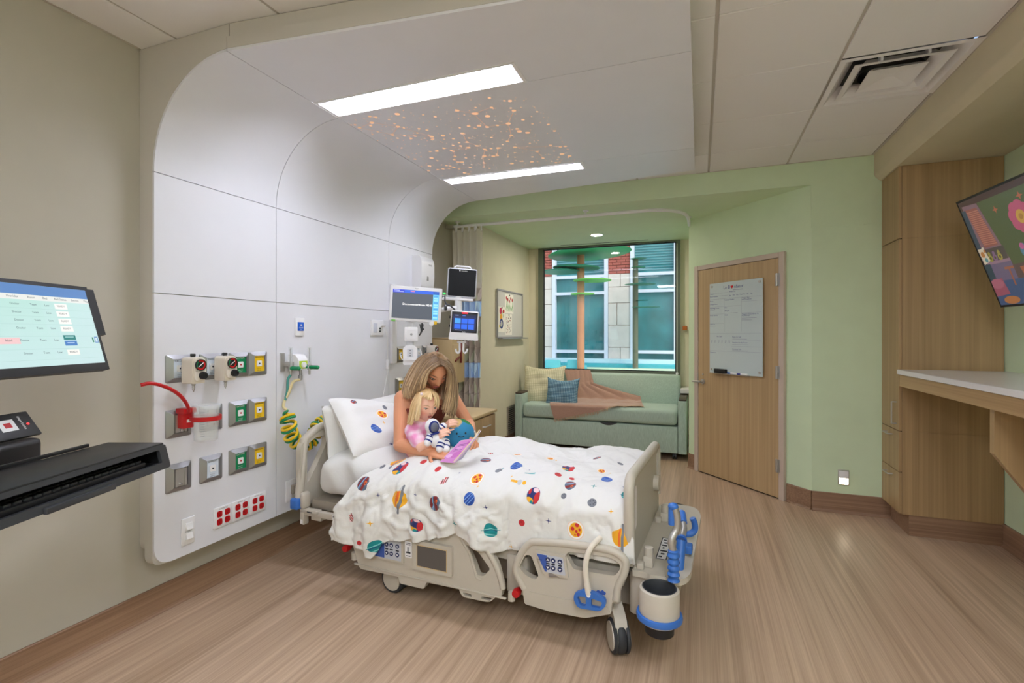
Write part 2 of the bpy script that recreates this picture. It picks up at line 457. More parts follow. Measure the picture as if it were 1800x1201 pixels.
# baseboards
def base_run(name, x0, y0, x1, y1, h, nx, ny, mat):
    b = MB(); d = Vector((x1-x0, y1-y0, 0)).normalized(); n = Vector((nx, ny, 0)); t = .012
    A = Vector((x0, y0, 0)); B = Vector((x1, y1, 0))
    ring = [(0, 0), (t+.012, 0), (t+.004, .01), (t, .02), (t, h-.004), (t-.003, h), (0, h)]
    vs = [P_+n*q[0]+Vector((0, 0, q[1])) for P_ in (A, B) for q in ring]; k = len(ring)
    fs = [(i, (i+1) % k, k+(i+1) % k, k+i) for i in range(k)]+[tuple(range(k)), tuple(range(2*k-1, k-1, -1))]
    b.add(vs, fs); return struct(name, b, mat)
base_run('baseboard_left', XW, YB, XW, 5.05, .14, 1, 0, M['base'])
base_run('baseboard_stub', XW, 5.05, -2.29, 5.05, .15, 0, -1, M['basex'])
base_run('baseboard_alcove_left', -2.29, 5.05, -2.29, 6.79, .15, 1, 0, M['base'])
base_run('baseboard_window', -2.29, 6.79, .2, 6.79, .15, 0, -1, M['basex'])
p = DN+DD*0; q = DN+DD*.115; base_run('baseboard_door_left', p.x, p.y, q.x, q.y, .155, DO.x, DO.y, M['basex'])
p = DN+DD*1.185; q = DN+DD*DLEN; base_run('baseboard_door_right', p.x, p.y, q.x, q.y, .155, DO.x, DO.y, M['basex'])
base_run('baseboard_end', .856, 4.675, 1.40, 4.675, .155, 0, -1, M['basex'])
base_run('baseboard_right', XR, YB, XR, 4.31, .155, -1, 0, M['base'])

# ---------------------------------------------------------------- door with frame
def dw(a, z, o): v = DN+DD*a+DO*o; return (v.x, v.y, z)
DM = Matrix(((DD.x, DO.x, 0, DN.x), (DD.y, DO.y, 0, DN.y), (0, 0, 1, 0), (0, 0, 0, 1)))   # door wall frame: x along, y out, z up
b = MB(); b.xf = DM
b.prism([[(.165, .0), (.165, 2.10), (1.128, 2.10), (1.128, 0)]], lambda u, v, d: (u, d, v), .004, .012)
DOOR = struct('door_1', b, M['dark'])
b = MB(); b.xf = DM; b.box(.171, 1.122, .008, .03, .012, 2.092, .002, 1); struct('door_leaf', b, M['door'], DOOR)
b = MB(); b.xf = DM
for (x0, x1, z0, z1) in ((.116, .168, 0, 2.142), (1.125, 1.177, 0, 2.142), (.168, 1.125, 2.096, 2.142)): b.box(x0, x1, .0, .035, z0, z1, .003, 1)
struct('door_frame', b, M['frame'], DOOR)
for z in (1.905, 1.10, .29):
    b = MB(); b.xf = DM; b.cyl((1.118, .042, z-.055), (1.118, .042, z+.055), .009, n=10); b.box(1.094, 1.118, .03, .034, z-.055, z+.055); b.box(1.118, 1.14, .034, .037, z-.055, z+.055)
    for k in (-.018, .018): b.cyl((1.118, .042, z+k-.002), (1.118, .042, z+k+.002), .0096, n=10)
    struct('hinge', b, M['steel'], DOOR, 40)
b = MB(); b.xf = DM; b.cyl((.238, .03, .945), (.238, .038, .945), .027, n=20); b.cyl((.238, .038, .945), (.238, .075, .945), .011, n=12)
b.tube([(.238, .072, .945), (.225, .078, .945), (.20, .08, .944), (.135, .076, .944)], [.011, .012, .010, .009], 10)
b.cyl((.238, .03, 1.02), (.238, .036, 1.02), .008, n=12)
struct('door_handle', b, M['steel'], DOOR, 40)
b = MB(); b.xf = DM; b.box(.166, .174, .03, .037, .90, 1.03); struct('strike_plate', b, M['steel'], DOOR)

# board on the door
bt = thing('care_board', 'glass care board with printed blue headings hung on the oak door', 'whiteboard', DM @ Vector((.667, .05, 1.5)))
b = MB(); b.xf = DM; b.box(.354, .981, .045, .055, 1.05, 1.937, .002, 1); part('board', b, P('board_glass', (198, 212, 214), .12, coat=.3), bt)
for x, z in ((.382, 1.905), (.952, 1.905), (.382, 1.085), (.952, 1.085)): b = MB(); b.xf = DM; b.cyl((x, .03, z), (x, .06, z), .012, n=14); part('standoff', b, M['steel'], bt)
ink = MB(); ink.xf = DM; rule = MB(); rule.xf = DM; redp = MB(); redp.xf = DM
def bx(u): return .354+.627*u
def bz(v): return 1.937-.887*v
def tx(s, u, v, sz, mb=ink): mb.text(s, sz, (bx(u), .0556, bz(v)), (1, 0, 0), (0, 0, 1))
def ln(u0, v0, u1, v1, w=.0012, mb=rule): mb.box(bx(u0)-w/2, bx(u1)+w/2, .0552, .0556, bz(v0)+w/2, bz(v1)-w/2)
def bar(u, v, w, h=.0045, mb=rule): mb.box(bx(u), bx(u+w), .0552, .0556, bz(v)-h/2, bz(v)+h/2)
tx('Le B', .285, .075, .046); tx('nheur', .492, .075, .046); bar(.47, .093, .19, .004)
hp = [(math.sin(t)**3*.016, (13*math.cos(t)-5*math.cos(2*t)-2*math.cos(3*t)-math.cos(4*t))/16*.016) for t in np.linspace(0, 2*PI, 25)[:-1]]
redp.prism([[(bx(.452)+x, bz(.058)+y*1.15) for x, y in hp]], lambda u, v, d: (u, d, v), .0552, .0558)
for (u, v, s) in ((.01, .125, 'Today is'), (.01, .155, 'Room Number'), (.40, .115, 'Week Day'), (.31, .20, 'Language Spoken'), (.64, .195, 'Today\'s Plan'), (.64, .21, 'and Procedures'), (.01, .205, 'Nurse'), (.01, .24, 'Charge Nurse'), (.01, .285, 'Attending Doctor'), (.31, .285, 'Diet'), (.31, .32, 'Allergies'), (.31, .365, 'Goals'), (.01, .365, 'Family Contact'), (.64, .365, 'Things to Know About Me'), (.64, .38, 'My Favorites'), (.01, .465, 'Child Life'), (.15, .60, 'Pain Scale'), (.46, .605, 'Notes for Staff'), (.46, .665, 'Questions for My Doctor'), (.46, .735, 'Discharge Goal'), (.01, .78, 'Comments')):
    tx(s, u, v, .017)
for k, s in enumerate(('Sun', 'Mon', 'Tue', 'Wed', 'Thu', 'Fri', 'Sat')): tx(s, .40+.066*k, .155, .016)
for k in range(6):
    tx(str(2*k), .04+.07*k, .665, .014); 
    c = (bx(.05+.07*k), bz(.645)); 
    rule.prism([[(c[0]+.009*math.cos(a), c[1]+.009*math.sin(a)) for a in np.linspace(0, 2*PI, 15)[:-1]], [(c[0]+.0078*math.cos(a), c[1]+.0078*math.sin(a)) for a in np.linspace(0, 2*PI, 15)[:-1]]], lambda u, v, d: (u, d, v), .0552, .0556)
for (u0, v0, u1, v1) in ((0.01, .115, .38, .115), (.01, .145, .38, .145), (.01, .18, .98, .18), (.30, .18, .30, .54), (.63, .18, .63, .54), (.40, .105, .40, .175), (.01, .265, .30, .265), (.01, .345, .30, .345), (.01, .45, .30, .45), (.30, .265, .63, .265), (.63, .225, .98, .225), (.63, .345, .98, .345), (.01, .56, .98, .56), (.44, .63, .98, .63), (.44, .70, .98, .70), (.01, .755, .98, .755)): ln(u0, v0, u1, v1)
for (u, v, w) in ((.64, .40, .26), (.64, .42, .18), (.31, .34, .25), (.46, .62, .27), (.46, .68, .3), (.46, .745, .28), (.01, .30, .1), (.01, .48, .12)): bar(u, v, w, .0022)
part('print', ink, M['inkblue'], bt, 0, kind='stuff'); part('ruled_lines', rule, P('grey_print', (120, 124, 160), .6), bt, 0, kind='stuff'); part('heart_logo', redp, M['red'], bt, 0)
b = MB(); b.xf = DM; b.box(.37, .85, .055, .085, 1.045, 1.051, .002, 1); part('marker_tray', b, M['clear'], bt)
b = MB(); b.xf = DM; b.box(.445, .585, .058, .092, 1.0515, 1.094, .005); single('board_eraser', b, M['black'], 'black felt eraser on the ledge of the care board', 'eraser', DM @ Vector((.515, .075, 1.051)))
for k, (x, c, lb) in enumerate(((.60, 'blue', 'blue marker lying beside the black eraser on the board ledge'), (.72, 'white', 'white marker at the hinge end of the board ledge'))):
    t = thing('board_marker', lb, 'marker', DM @ Vector((x+.05, .07, 1.052)), group='markers on the board ledge')
    b = MB(); b.xf = DM; b.cyl((x+.035, .07, 1.0595), (x+.11, .07, 1.0595), .0075, n=12); part('barrel', b, M['white'], t)
    b = MB(); b.xf = DM; b.cyl((x, .07, 1.0595), (x+.036, .07, 1.0595), .0083, n=12); part('cap', b, M['bedblue'] if c == 'blue' else M['inkblue'], t)

# night light on the end wall
t = thing('night_light', 'small lit white night light low on the green wall beside the tall cabinet', 'night light', (1.076, 4.675, .285))
b = MB(); b.box(1.038, 1.114, 4.666, 4.675, .225, .345, .002, 1); part('plate', b, M['steel'], t)
b = MB(); b.box(1.044, 1.108, 4.655, 4.667, .282, .339, .004); part('hood', b, M['white'], t)
b = MB(); b.box(1.046, 1.106, 4.660, 4.667, .232, .284, .002, 1); part('lamp_lens', b, P('night_lens', (255, 244, 225), .5, emit=(255, 238, 205), es=7), t)
# ================================================================ headwall canopy
HW = thing('headwall_canopy', 'white curved headwall panel sweeping up into a dropped ceiling canopy over the bed', 'wall panel', (XF, 3.0, .29))
RA = .48; ZA = 2.226; XA = XF+RA; ZB = ZA+RA                       # arc centre (XA, ZA), soffit height ZB
def profile(off, z0):
    """(x,z) along the face moved back by off: vertical run then arc to the joint"""
    return [(XF-off, z0), (XF-off, ZA)]+[(XA+(RA+off)*math.cos(R(a)), ZA+(RA+off)*math.sin(R(a))) for a in np.linspace(180, 90, 17)[1:]]
YS = [1.655, 2.403, 3.609, 4.349]; g = .0022
def flat_panel(name, y0, y1, z0, z1, corners=(0, 0)):
    b = MB(); pts = [(y0+g, z0+g), (y1-g, z0+g), (y1-g, z1-g), (y0+g, z1-g)]
    pts = rounded(pts, [corners[0], corners[1], 0, 0], 8)
    b.prism([pts], lambda u, v, d: (d, u, v), XF-.012, XF); return part(name, b, M['panel'], HW, 30)
def arc_panel(y0, y1):
    b = MB(); A = [(x, z) for x, z in profile(0, 2.218) if z >= 2.22]
    A = [(XF, 2.218+g)]+[q for q in A if q[1] > 2.2261]; B = [(XF-.012, 2.218+g)]+[(XA+(RA+.012)*math.cos(R(a)), ZA+(RA+.012)*math.sin(R(a))) for a in np.linspace(180, 90, 17)[1:]]
    A[-1] = (A[-1][0]-g, A[-1][1]); B[-1] = (B[-1][0]-g, B[-1][1]); m = min(len(A), len(B)); A = A[:m]; B = B[:m]
    vs = [(x, y, z) for y in (y0+g, y1-g) for x, z in A+B[::-1]]; k = 2*m
    fs = [(i, (i+1) % k, k+(i+1) % k, k+i) for i in range(k)]
    for o_, rv in ((0, 1), (k, 0)):
        for i in range(m-1): fs.append((o_+i, o_+i+1, o_+k-2-i, o_+k-1-i))
    b.add(vs, fs); return part('arc_panel', b, M['panel'], HW, 30)
for c in range(3):
    y0, y1 = YS[c], YS[c+1]
    flat_panel('wall_panel', y0, y1, .29, 1.629, (.10 if c == 0 else 0, .10 if c == 2 else 0))
    flat_panel('wall_panel', y0, y1, 1.629, 2.218)
    arc_panel(y0, y1)
# soffit panels, the outer ones tapering
SX0, SX1 = XA, -.035; LY = ((2.193, 2.39), (3.637, 3.80)); LX = (-1.992, -.815)
for pts in ([(SX0+g, 1.657), (SX1, 1.872), (SX1, 2.393-g), (LX[1], 2.393-g), (LX[1], LY[0][0]), (SX0+g, LY[0][0])],
            [(SX0+g, 2.393+g), (SX1, 2.393+g), (SX1, 3.637-g), (SX0+g, 3.637-g)],
            [(SX0+g, LY[1][1]), (LX[1], LY[1][1]), (LX[1], 3.637+g), (SX1, 3.637+g), (SX1, 4.13), (SX0+g, 4.345)]):
    b = MB(); b.prism([pts], lambda u, v, d: (u, v, d), ZB, ZB+.012); part('soffit_panel', b, M['panel'], HW, 0)
# front layer band behind the panels and the back layer filling up to wall and ceiling
def sweep(prof_a, prof_b, y0, y1, name, mat, corner=0):
    b = MB(); m = len(prof_a); k = 2*m
    vs = [(x, y, z) for y in (y0, y1) for x, z in prof_a+prof_b[::-1]]
    fs = [(i, (i+1) % k, k+(i+1) % k, k+i) for i in range(k)]
    for o_ in (0, k):
        for i in range(m-1): fs.append((o_+i, o_+i+1, o_+k-2-i, o_+k-1-i))
    b.add(vs, fs); return part(name, b, mat, HW, 30)
sweep(profile(.0125, .40), profile(.066, .40), 1.656, 4.348, 'front_band', M['fascia'])
b = MB(); b.prism([rounded([(1.656, .292), (4.348, .292), (4.348, .40), (1.656, .40)], [.098, .098, 0, 0], 8)], lambda u, v, d: (d, u, v), XF-.066, XF-.0125); part('front_band', b, M['fascia'], HW, 30)
pa = profile(.0662, .45); 
b = MB(); k = len(pa); vs = [(x, y, z) for y in (1.669, 4.335) for x, z in pa]+[(XW+.001, y, z) for y in (1.669, 4.335) for z in ()]
poly = pa+[(XA-.001, ZC-.002), (XW+.001, ZC-.002), (XW+.001, .45)]
b.prism([poly], lambda u, v, d: (u, d, v), 1.669, 4.335)
b.prism([rounded([(1.669, .35), (4.335, .35), (4.335, .45), (1.669, .45)], [.08, .08, 0, 0], 6)], lambda u, v, d: (d, u, v), XW+.001, XF-.0662)
part('back_layer', b, M['fascia'], HW, 30)
b = MB(); b.prism([[(SX0+.002, 1.656), (SX1, 1.871), (SX1, 4.131), (SX0+.002, 4.346)], [(LX[0], LY[0][0]), (LX[1], LY[0][0]), (LX[1], LY[0][1]), (LX[0], LY[0][1])], [(LX[0], LY[1][0]), (LX[1], LY[1][0]), (LX[1], LY[1][1]), (LX[0], LY[1][1])]], lambda u, v, d: (u, v, d), ZB+.0125, ZB+.066)
part('soffit_band', b, M['fascia'], HW, 0)
b = MB(); b.prism([[(SX0+.003, 1.669), (SX1-.014, 1.884), (SX1-.014, 4.118), (SX0+.003, 4.333)]], lambda u, v, d: (u, v, d), ZB+.0665, ZC-.002); part('soffit_back', b, M['fascia'], HW, 0)
# overbed lights set into the canopy
M['lens'] = P('light_lens', (255, 255, 255), .5, emit=(236, 239, 255), es=LAMP)
M['reflector'] = P('light_reflector', (238, 238, 244), .35)
for k, (y0, y1) in enumerate(LY):
    t = thing('ceiling_light', ('long recessed white light fixture in the canopy nearer the computer, before the star print', 'long recessed white light fixture in the canopy nearer the window, behind the star print')[k], 'ceiling light', ((LX[0]+LX[1])/2, (y0+y1)/2, ZB+.06), group='overbed lights')
    x0, x1 = LX
    b = MB(); b.prism([[(x0, y0), (x1, y0), (x1, y1), (x0, y1)], [(x0+.018, y0+.014), (x0+.018, y1-.014), (x1-.018, y1-.014), (x1-.018, y0+.014)]], lambda u, v, d: (u, v, d), ZB-.004, ZB+.004); part('frame', b, M['white'], t, 0)
    i0, i1, j0, j1 = x0+.018, x1-.018, y0+.014, y1-.014
    b = MB(); zt = ZB+.05
    ring = [[(i0, j0), (i1, j0), (i1, j1), (i0, j1)], [(i0+.05, j0+.024), (i1-.05, j0+.024), (i1-.05, j1-.013), (i0+.05, j1-.013)]]
    vs = [(x, y, ZB+.004) for x, y in ring[0]]+[(x, y, zt) for x, y in ring[1]]
    b.add(vs, [(i, (i+1) % 4, 4+(i+1) % 4, 4+i) for i in range(4)]); part('reflector', b, M['reflector'], t, 0)
    b = MB(); b.box(i0+.048, i1-.048, j0+.022, j1-.012, zt-.006, zt+.006); part('lens', b, M['lens'], t, 0)
# star print between the lights: dots and constellation lines given a glow of their own
b = MB(); rs = random.Random(3)
SX, SY = (-1.99, -.83), (2.44, 3.60)
def sp(u, v): return SX[0]+(SX[1]-SX[0])*u, SY[0]+(SY[1]-SY[0])*v
def dot(u, v, r, n=8):
    x, y = sp(u, v); n = 10 if r > .008 else 6
    b.add([(x, y, ZB-.0014)]+[(x+r*math.cos(2*PI*k/n), y+r*math.sin(2*PI*k/n), ZB-.0013) for k in range(n)], [(0, 1+k, 1+(k+1) % n) for k in range(n)])
lines_ = MB()
def con(pts, edges):
    for u, v, r in pts: dot(u, v, r)
    for i, j in edges:
        p, q = Vector(sp(*pts[i][:2])), Vector(sp(*pts[j][:2])); n_ = (q-p).normalized().orthogonal()*.0022; n_ = Vector((-(q-p).y, (q-p).x)).normalized()*.0014
        lines_.add([(*(p+n_), ZB-.0010), (*(q+n_), ZB-.0010), (*(q-n_), ZB-.0010), (*(p-n_), ZB-.0010)], [(0, 1, 2, 3)])
con([(.02, .10, .011), (.12, .07, .013), (.22, .16, .013), (.13, .24, .012), (.20, .32, .010), (.32, .34, .014)], [(0, 1), (1, 2), (2, 3), (2, 5), (3, 5), (0, 3)])
con([(.60, .10, .012), (.66, .16, .012), (.77, .13, .010), (.66, .33, .012), (.78, .33, .015), (.86, .20, .013), (.74, .48, .012), (.69, .55, .011)], [(0, 1), (1, 2), (1, 3), (3, 4), (4, 5), (4, 6), (6, 7)])
con([(.50, .36, .013), (.47, .48, .012), (.50, .55, .012), (.52, .62, .012), (.46, .73, .011), (.55, .74, .012), (.60, .63, .012), (.42, .83, .010), (.39, .90, .010)], [(0, 1), (1, 2), (2, 3), (3, 4), (4, 5), (5, 6), (4, 7), (7, 8)])
con([(.70, .65, .013), (.80, .76, .012), (.80, .88, .011), (.98, .74, .011), (.95, .74, .011)], [(0, 1), (1, 2), (0, 3)])
con([(.30, .52, .011), (.33, .58, .011), (.30, .66, .012), (.27, .71, .011), (.27, .76, .012), (.41, .52, .011), (.44, .56, .015)], [(0, 6), (1, 6), (2, 1), (2, 3), (3, 4)])
con([(.08, .84, .010), (.12, .84, .011), (.16, .85, .008), (.20, .84, .012), (.22, .88, .009), (.30, .88, .010)], [(0, 1), (1, 2), (2, 3), (3, 4), (4, 5)])
for k in range(26): dot(rs.random(), rs.random(), rs.uniform(.011, .016))
for k in range(90): dot(rs.random(), rs.random(), rs.uniform(.005, .010))
for k in range(330): dot(rs.random(), rs.random(), rs.uniform(.002, .004))
M['star'] = P('glowing_star_print', (250, 205, 170), .6, emit=(255, 190, 145), es=.42)
M['starline'] = P('glowing_star_line', (235, 190, 165), .6, emit=(255, 195, 155), es=.16)
part('glowing_star_print', b, M['star'], HW, 0, 'glowing peach coloured stars', 'stuff'); part('constellation_lines', lines_, M['starline'], HW, 0, 'faint peach lines joining stars', 'stuff')

# ---------------------------------------------------------------- ceiling diffuser
t = thing('ceiling_diffuser', 'square stepped metal air diffuser set in the ceiling tiles above the counter', 'air vent', (.98, 3.30, ZC))
cx, cy, h = .978, 3.297, .296
b = MB(); sq = lambda r: [(cx-r, cy-r), (cx+r, cy-r), (cx+r, cy+r), (cx-r, cy+r)]
def cone(mb, r0, z0, r1, z1):
    a, c = sq(r0), sq(r1); mb.add([(*p, z0) for p in a]+[(*p, z1) for p in c], [(i, (i+1) % 4, 4+(i+1) % 4, 4+i) for i in range(4)])
cone(b, h, ZC-.002, h-.03, ZC-.003); cone(b, h-.03, ZC-.003, h-.075, ZC+.05); cone(b, h-.075, ZC+.05, h-.10, ZC+.075); part('outer_pan', b, M['ceil'], t, 0)
b = MB(); cone(b, .215, ZC-.004, .185, ZC+.0); cone(b, .185, ZC, .15, ZC+.045); cone(b, .217, ZC-.002, .187, ZC+.004); part('louver', b, M['ceil'], t, 0)
b = MB(); cone(b, .13, ZC-.006, .02, ZC+.012); b.add([(*p, ZC+.012) for p in sq(.02)], [(0, 1, 2, 3)]); cone(b, .131, ZC-.004, .10, ZC+.018); part('louver', b, M['ceil'], t, 0)
b = MB(); b.box(cx-.2, cx+.2, cy-.2, cy+.2, ZC+.075, ZC+.079); b.lathe([(.15, ZC+.03), (.15, ZC+.075)], 28, (cx, cy, 0), caps=False); part('duct_collar', b, M['black'], t)
for sx in (-1, 1):
    for sy in (-1, 1):
        b = MB(); b.box(cx+sx*.10-.006, cx+sx*.10+.006, cy+sy*.205-.02, cy+sy*.205+.02, ZC-.0, ZC+.045); part('bracket', b, M['white'], t, 0)
# unseen fill lamps added on the ceiling behind the viewer to brighten the room
for k, (x, y) in enumerate(((.98, -.95), (.40, .15), (-.85, -1.55), (.40, -1.9))):
    t = thing('fill_light', ('square fill light added behind the viewer, against the bulkhead', 'square fill light added almost overhead, by the counter bulkhead', 'square fill light added behind the viewer, toward the computer wall', 'square fill light added behind the viewer, farthest back')[k], 'ceiling light', (x, y, ZC), group='fill lights added behind the viewer')
    b = MB(); b.box(x-.29, x+.29, y-.29, y+.29, ZC-.006, ZC-.001); part('diffuser', b, P('fill_lens', (255, 255, 255), .5, emit=(240, 244, 255), es=FILL), t, 0)
# ================================================================ things on the headwall
M['cardlb'] = P('vacuum_card', (206, 216, 228), .5)
def plate(kind, y, z, label, x=XF):
    """bevelled grey frame with a coloured insert, on the headwall face"""
    t = thing('gas_outlet', label, 'wall outlet', (x, y, z), group='gas and vacuum outlets on the headwall')
    w, h = (.066, .07); b = MB(); o = [(-w, -h), (w, -h), (w, h), (-w, h)]; iw, ih = .037, .047
    O = rounded(o, .008, 3); i = [(-iw, -ih), (iw, -ih), (iw, ih), (-iw, ih)]
    I = []
    for q in O: I.append((max(-iw, min(iw, q[0]*iw/w*1.12)), max(-ih, min(ih, q[1]*ih/h*1.12))))
    n = len(O)
    vs = [(x, y+u, z+v) for u, v in O]+[(x+.005, y+u, z+v) for u, v in O]+[(x+.021, y+u, z+v) for u, v in I]+[(x+.012, y+u*.98, z+v*.98) for u, v in I]
    b.add(vs, [(r*n+k, r*n+(k+1) % n, (r+1)*n+(k+1) % n, (r+1)*n+k) for r in range(3) for k in range(n)]); part('frame', b, M['alu'], t, 25)
    b = MB(); b.box(x+.006, x+.014, y-iw+.001, y+iw-.001, z-ih+.001, z+ih-.001)
    if kind == 'slide':
        part('back_plate', b, M['steel'], t)
        b = MB(); b.box(x+.013, x+.024, y-.03, y-.018, z-.044, z+.044); b.box(x+.013, x+.024, y+.018, y+.03, z-.044, z+.044); b.box(x+.013, x+.018, y-.018, y+.018, z-.044, z+.044); part('slide_rail', b, M['steel'], t)
        b = MB(); b.cyl((x+.018, y, z-.034), (x+.026, y, z-.034), .006, n=10); part('screw', b, M['chrome'], t)
        return t
    part('insert', b, {'g': M['oxygen'], 'y': M['yellow'], 'v': M['cardlb']}[kind], t)
    if kind != 'v' or True:
        b = MB(); b.prism([rrect(y-.017, z-.017, y+.017, z+.017, .004, 3)], lambda u, v, d: (d, u, v), x+.014, x+.018); part('port', b, M['white'], t)
        b = MB(); b.cyl((x+.017, y, z), (x+.020, y, z), .005, n=10); part('valve', b, M['red'] if kind == 'g' else M['ink'], t)
    b = MB(); s = {'g': 'OXYGEN', 'y': 'MEDICAL AIR', 'v': 'VACUUM'}[kind]
    b.text(s, .0125 if kind != 'y' else .010, (x+.0146, y, z+.034), (0, 1, 0), (0, 0, 1), 'CENTER'); b.text('PUSH TO', .007, (x+.0146, y, z-.034), (0, 1, 0), (0, 0, 1), 'CENTER'); b.text('RELEASE', .007, (x+.0146, y, z-.043), (0, 1, 0), (0, 0, 1), 'CENTER')
    part('print', b, M['inkwhite'] if kind == 'g' else M['ink'], t, 0, kind='stuff')
    return t
ZR = (1.255, .978, .705); YC = (1.776, 1.956, 2.131, 2.260)
plate('v', YC[0], ZR[0], 'grey vacuum outlet behind the first ivory suction regulator, top row by the panel edge')
plate('v', YC[1], ZR[0], 'grey vacuum outlet behind the second ivory regulator, top row beside the green outlet')
plate('g', YC[2], ZR[0], 'green oxygen outlet in the top row, next to the second suction regulator')
plate('y', YC[3], ZR[0], 'yellow air outlet at the end of the top row, level with the regulators')
plate('slide', YC[0], ZR[1], 'steel slide bracket plate carrying the red canister clip')
plate('slide', YC[1], ZR[1], 'steel slide bracket plate behind the clear suction canister')
plate('g', YC[2], ZR[1], 'green oxygen outlet in the middle row of outlets, level with the clear canister')
plate('y', YC[3], ZR[1], 'yellow air outlet in the middle row of outlets beside the green one')
plate('slide', YC[0], ZR[2], 'bare steel slide bracket plate at the panel edge, bottom row')
plate('v', YC[1], ZR[2], 'pale blue vacuum outlet with nothing plugged in, bottom row')
plate('g', YC[2], ZR[2], 'green oxygen outlet in the bottom row, above the red sockets')
plate('y', YC[3], ZR[2], 'yellow air outlet in the bottom row, above the red sockets')
YD = (3.770, 3.900, 4.070, 4.215)
plate('y', YD[0], ZR[0], 'yellow air outlet beside the white docks under the patient monitor, upper')
plate('g', YD[1], ZR[0], 'green oxygen outlet hidden behind the white dock under the patient monitor')
plate('v', YD[2], ZR[0], 'grey vacuum outlet between the white dock and the ivory regulator near the curtain')
plate('y', YD[0], ZR[1], 'yellow air outlet just above the woman\'s bare shoulder, lower of its pair')
plate('g', YD[1], ZR[1], 'green oxygen outlet just behind the woman\'s hair')
plate('v', YD[3], ZR[0], 'grey vacuum outlet behind the ivory regulator near the tan wall cabinet')
# suction regulators
def regulator(y, z, label):
    t = thing('suction_regulator', label, 'regulator', (XF, y, z), group='suction regulators')
    x0, x1 = XF+.034, XF+.122
    b = MB(); b.prism([rounded([(y-.034, z-.068), (y+.034, z-.068), (y+.034, z+.064), (y-.034, z+.064)], [.006, .006, .02, .02], 5)], lambda u, v, d: (d, u, v), x0, x1-.012)
    b.prism([rounded([(y-.031, z-.055), (y+.031, z-.055), (y+.031, z+.061), (y-.031, z+.061)], [.026, .026, .026, .026], 6)], lambda u, v, d: (d, u, v), x1-.012, x1); part('body', b, M['offwhite'], t, 35)
    b = MB(); b.cyl((XF+.018, y, z), (x0+.001, y, z), .022, n=18); b.cyl((XF+.018, y, z), (XF+.03, y, z), .030, n=18); part('adaptor', b, M['chrome'], t)
    gz = z+.026; b = MB(); b.lathe([(.029, x1), (.029, x1+.008), (.026, x1+.008), (.026, x1+.004)], 26, (0, y, gz), 'X', False); part('gauge_bezel', b, M['black'], t)
    for nm, a0, a1, mt in (('green_band', 120, 215, M['oxygen']), ('red_band', -35, 120, M['red']), ('red_band', 215, 325, M['red'])):
        b = MB(); A = arc(0, 0, .0255, a0, a1, 10); B = arc(0, 0, .0175, a1, a0, 10); b.prism([A+B], lambda u, v, d: (d, y+u, gz+v), x1+.0005, x1+.004); part(nm, b, mt, t)
    b = MB(); b.cyl((x1+.0005, y, gz), (x1+.0038, y, gz), .0178, n=22); part('gauge_face', b, M['black'], t)
    b = MB(); b.box(-.0015, .0015, -.0015, .0015, 0, 0) if False else None
    b.tube([(x1+.005, y-.012, gz-.009), (x1+.005, y+.013, gz+.010)], .0018, 6); part('needle', b, M['white'], t)
    b = MB(); b.lathe([(.017, x1), (.019, x1+.004), (.019, x1+.018), (.016, x1+.024), (.010, x1+.024), (.010, x1+.021), (.0001, x1+.021)], 22, (0, y+.008, z-.028), 'X'); part('vacuum_knob', b, M['black'], t)
    b = MB(); b.cyl((x0+.035, y, z+.062), (x0+.035, y, z+.070), .011, n=14); b.box(x0+.022, x0+.048, y-.007, y+.007, z+.068, z+.082, .003); part('mode_switch', b, M['black'], t)
    b = MB(); b.lathe([(.009, z-.068), (.009, z-.078), (.0055, z-.080), (.0075, z-.090), (.005, z-.092), (.006, z-.102), (.003, z-.106), (.003, z-.112)], 12, (x0+.04, y, 0)); part('hose_nipple', b, M['steel'], t)
    b = MB(); b.text('REG   OFF   FULL', .0065, (x1+.0004, y-.024, z-.006), (0, 1, 0), (0, 0, 1)); part('print', b, M['ink'], t, 0, kind='stuff')
regulator(1.803, 1.248, 'ivory suction regulator with round gauge, nearest the panel edge')
regulator(1.985, 1.248, 'ivory suction regulator with round gauge, beside the green oxygen outlet')
regulator(4.215, 1.262, 'ivory suction regulator beside the tan wall cabinet, above the woman\'s head')
# red clip, canister and tube
t = thing('canister_clip', 'red plastic canister clip on the steel slide bracket', 'clip', (XF, 1.78, .98))
b = MB(); b.box(XF+.02, XF+.07, 1.755, 1.812, .955, 1.052, .006); part('clip_body', b, M['red'], t); b = MB(); b.box(XF+.016, XF+.078, 1.750, 1.818, 1.03, 1.056, .004); part('clip_top', b, M['red'], t)
b = MB(); b.lathe([(.069, .99), (.072, .99), (.072, 1.012), (.069, 1.012)], 26, (-2.37, 1.845, 0), caps=False); part('ring', b, M['red'], t)
b = MB(); b.box(XF+.0702, XF+.0712, 1.77, 1.795, .985, 1.0); part('label', b, M['white'], t, 0)
t = thing('suction_canister', 'clear graduated suction canister hanging from the red clip', 'canister', (-2.37, 1.845, .885))
b = MB(); b.lathe([(.0005, .885), (.050, .885), (.054, .889), (.063, 1.055), (.067, 1.062), (.067, 1.068), (.060, 1.068), (.060, 1.055), (.051, .892), (.0005, .889)], 32, (-2.37, 1.845, 0), caps=False); part('jar', b, M['clear'], t, 50)
b = MB()
for k in range(11): 
    z = .915+.012*k; r = .0535+(z-.889)*.054+.0006
    for j in range(3): 
        a = R(-62+6*j); b.cyl((-2.37+r*math.cos(a), 1.845+r*math.sin(a), z), (-2.37+r*math.cos(a+R(6)), 1.845+r*math.sin(a+R(6)), z), .0007, n=4)
part('graduation_marks', b, M['ink'], t, 0, kind='stuff')
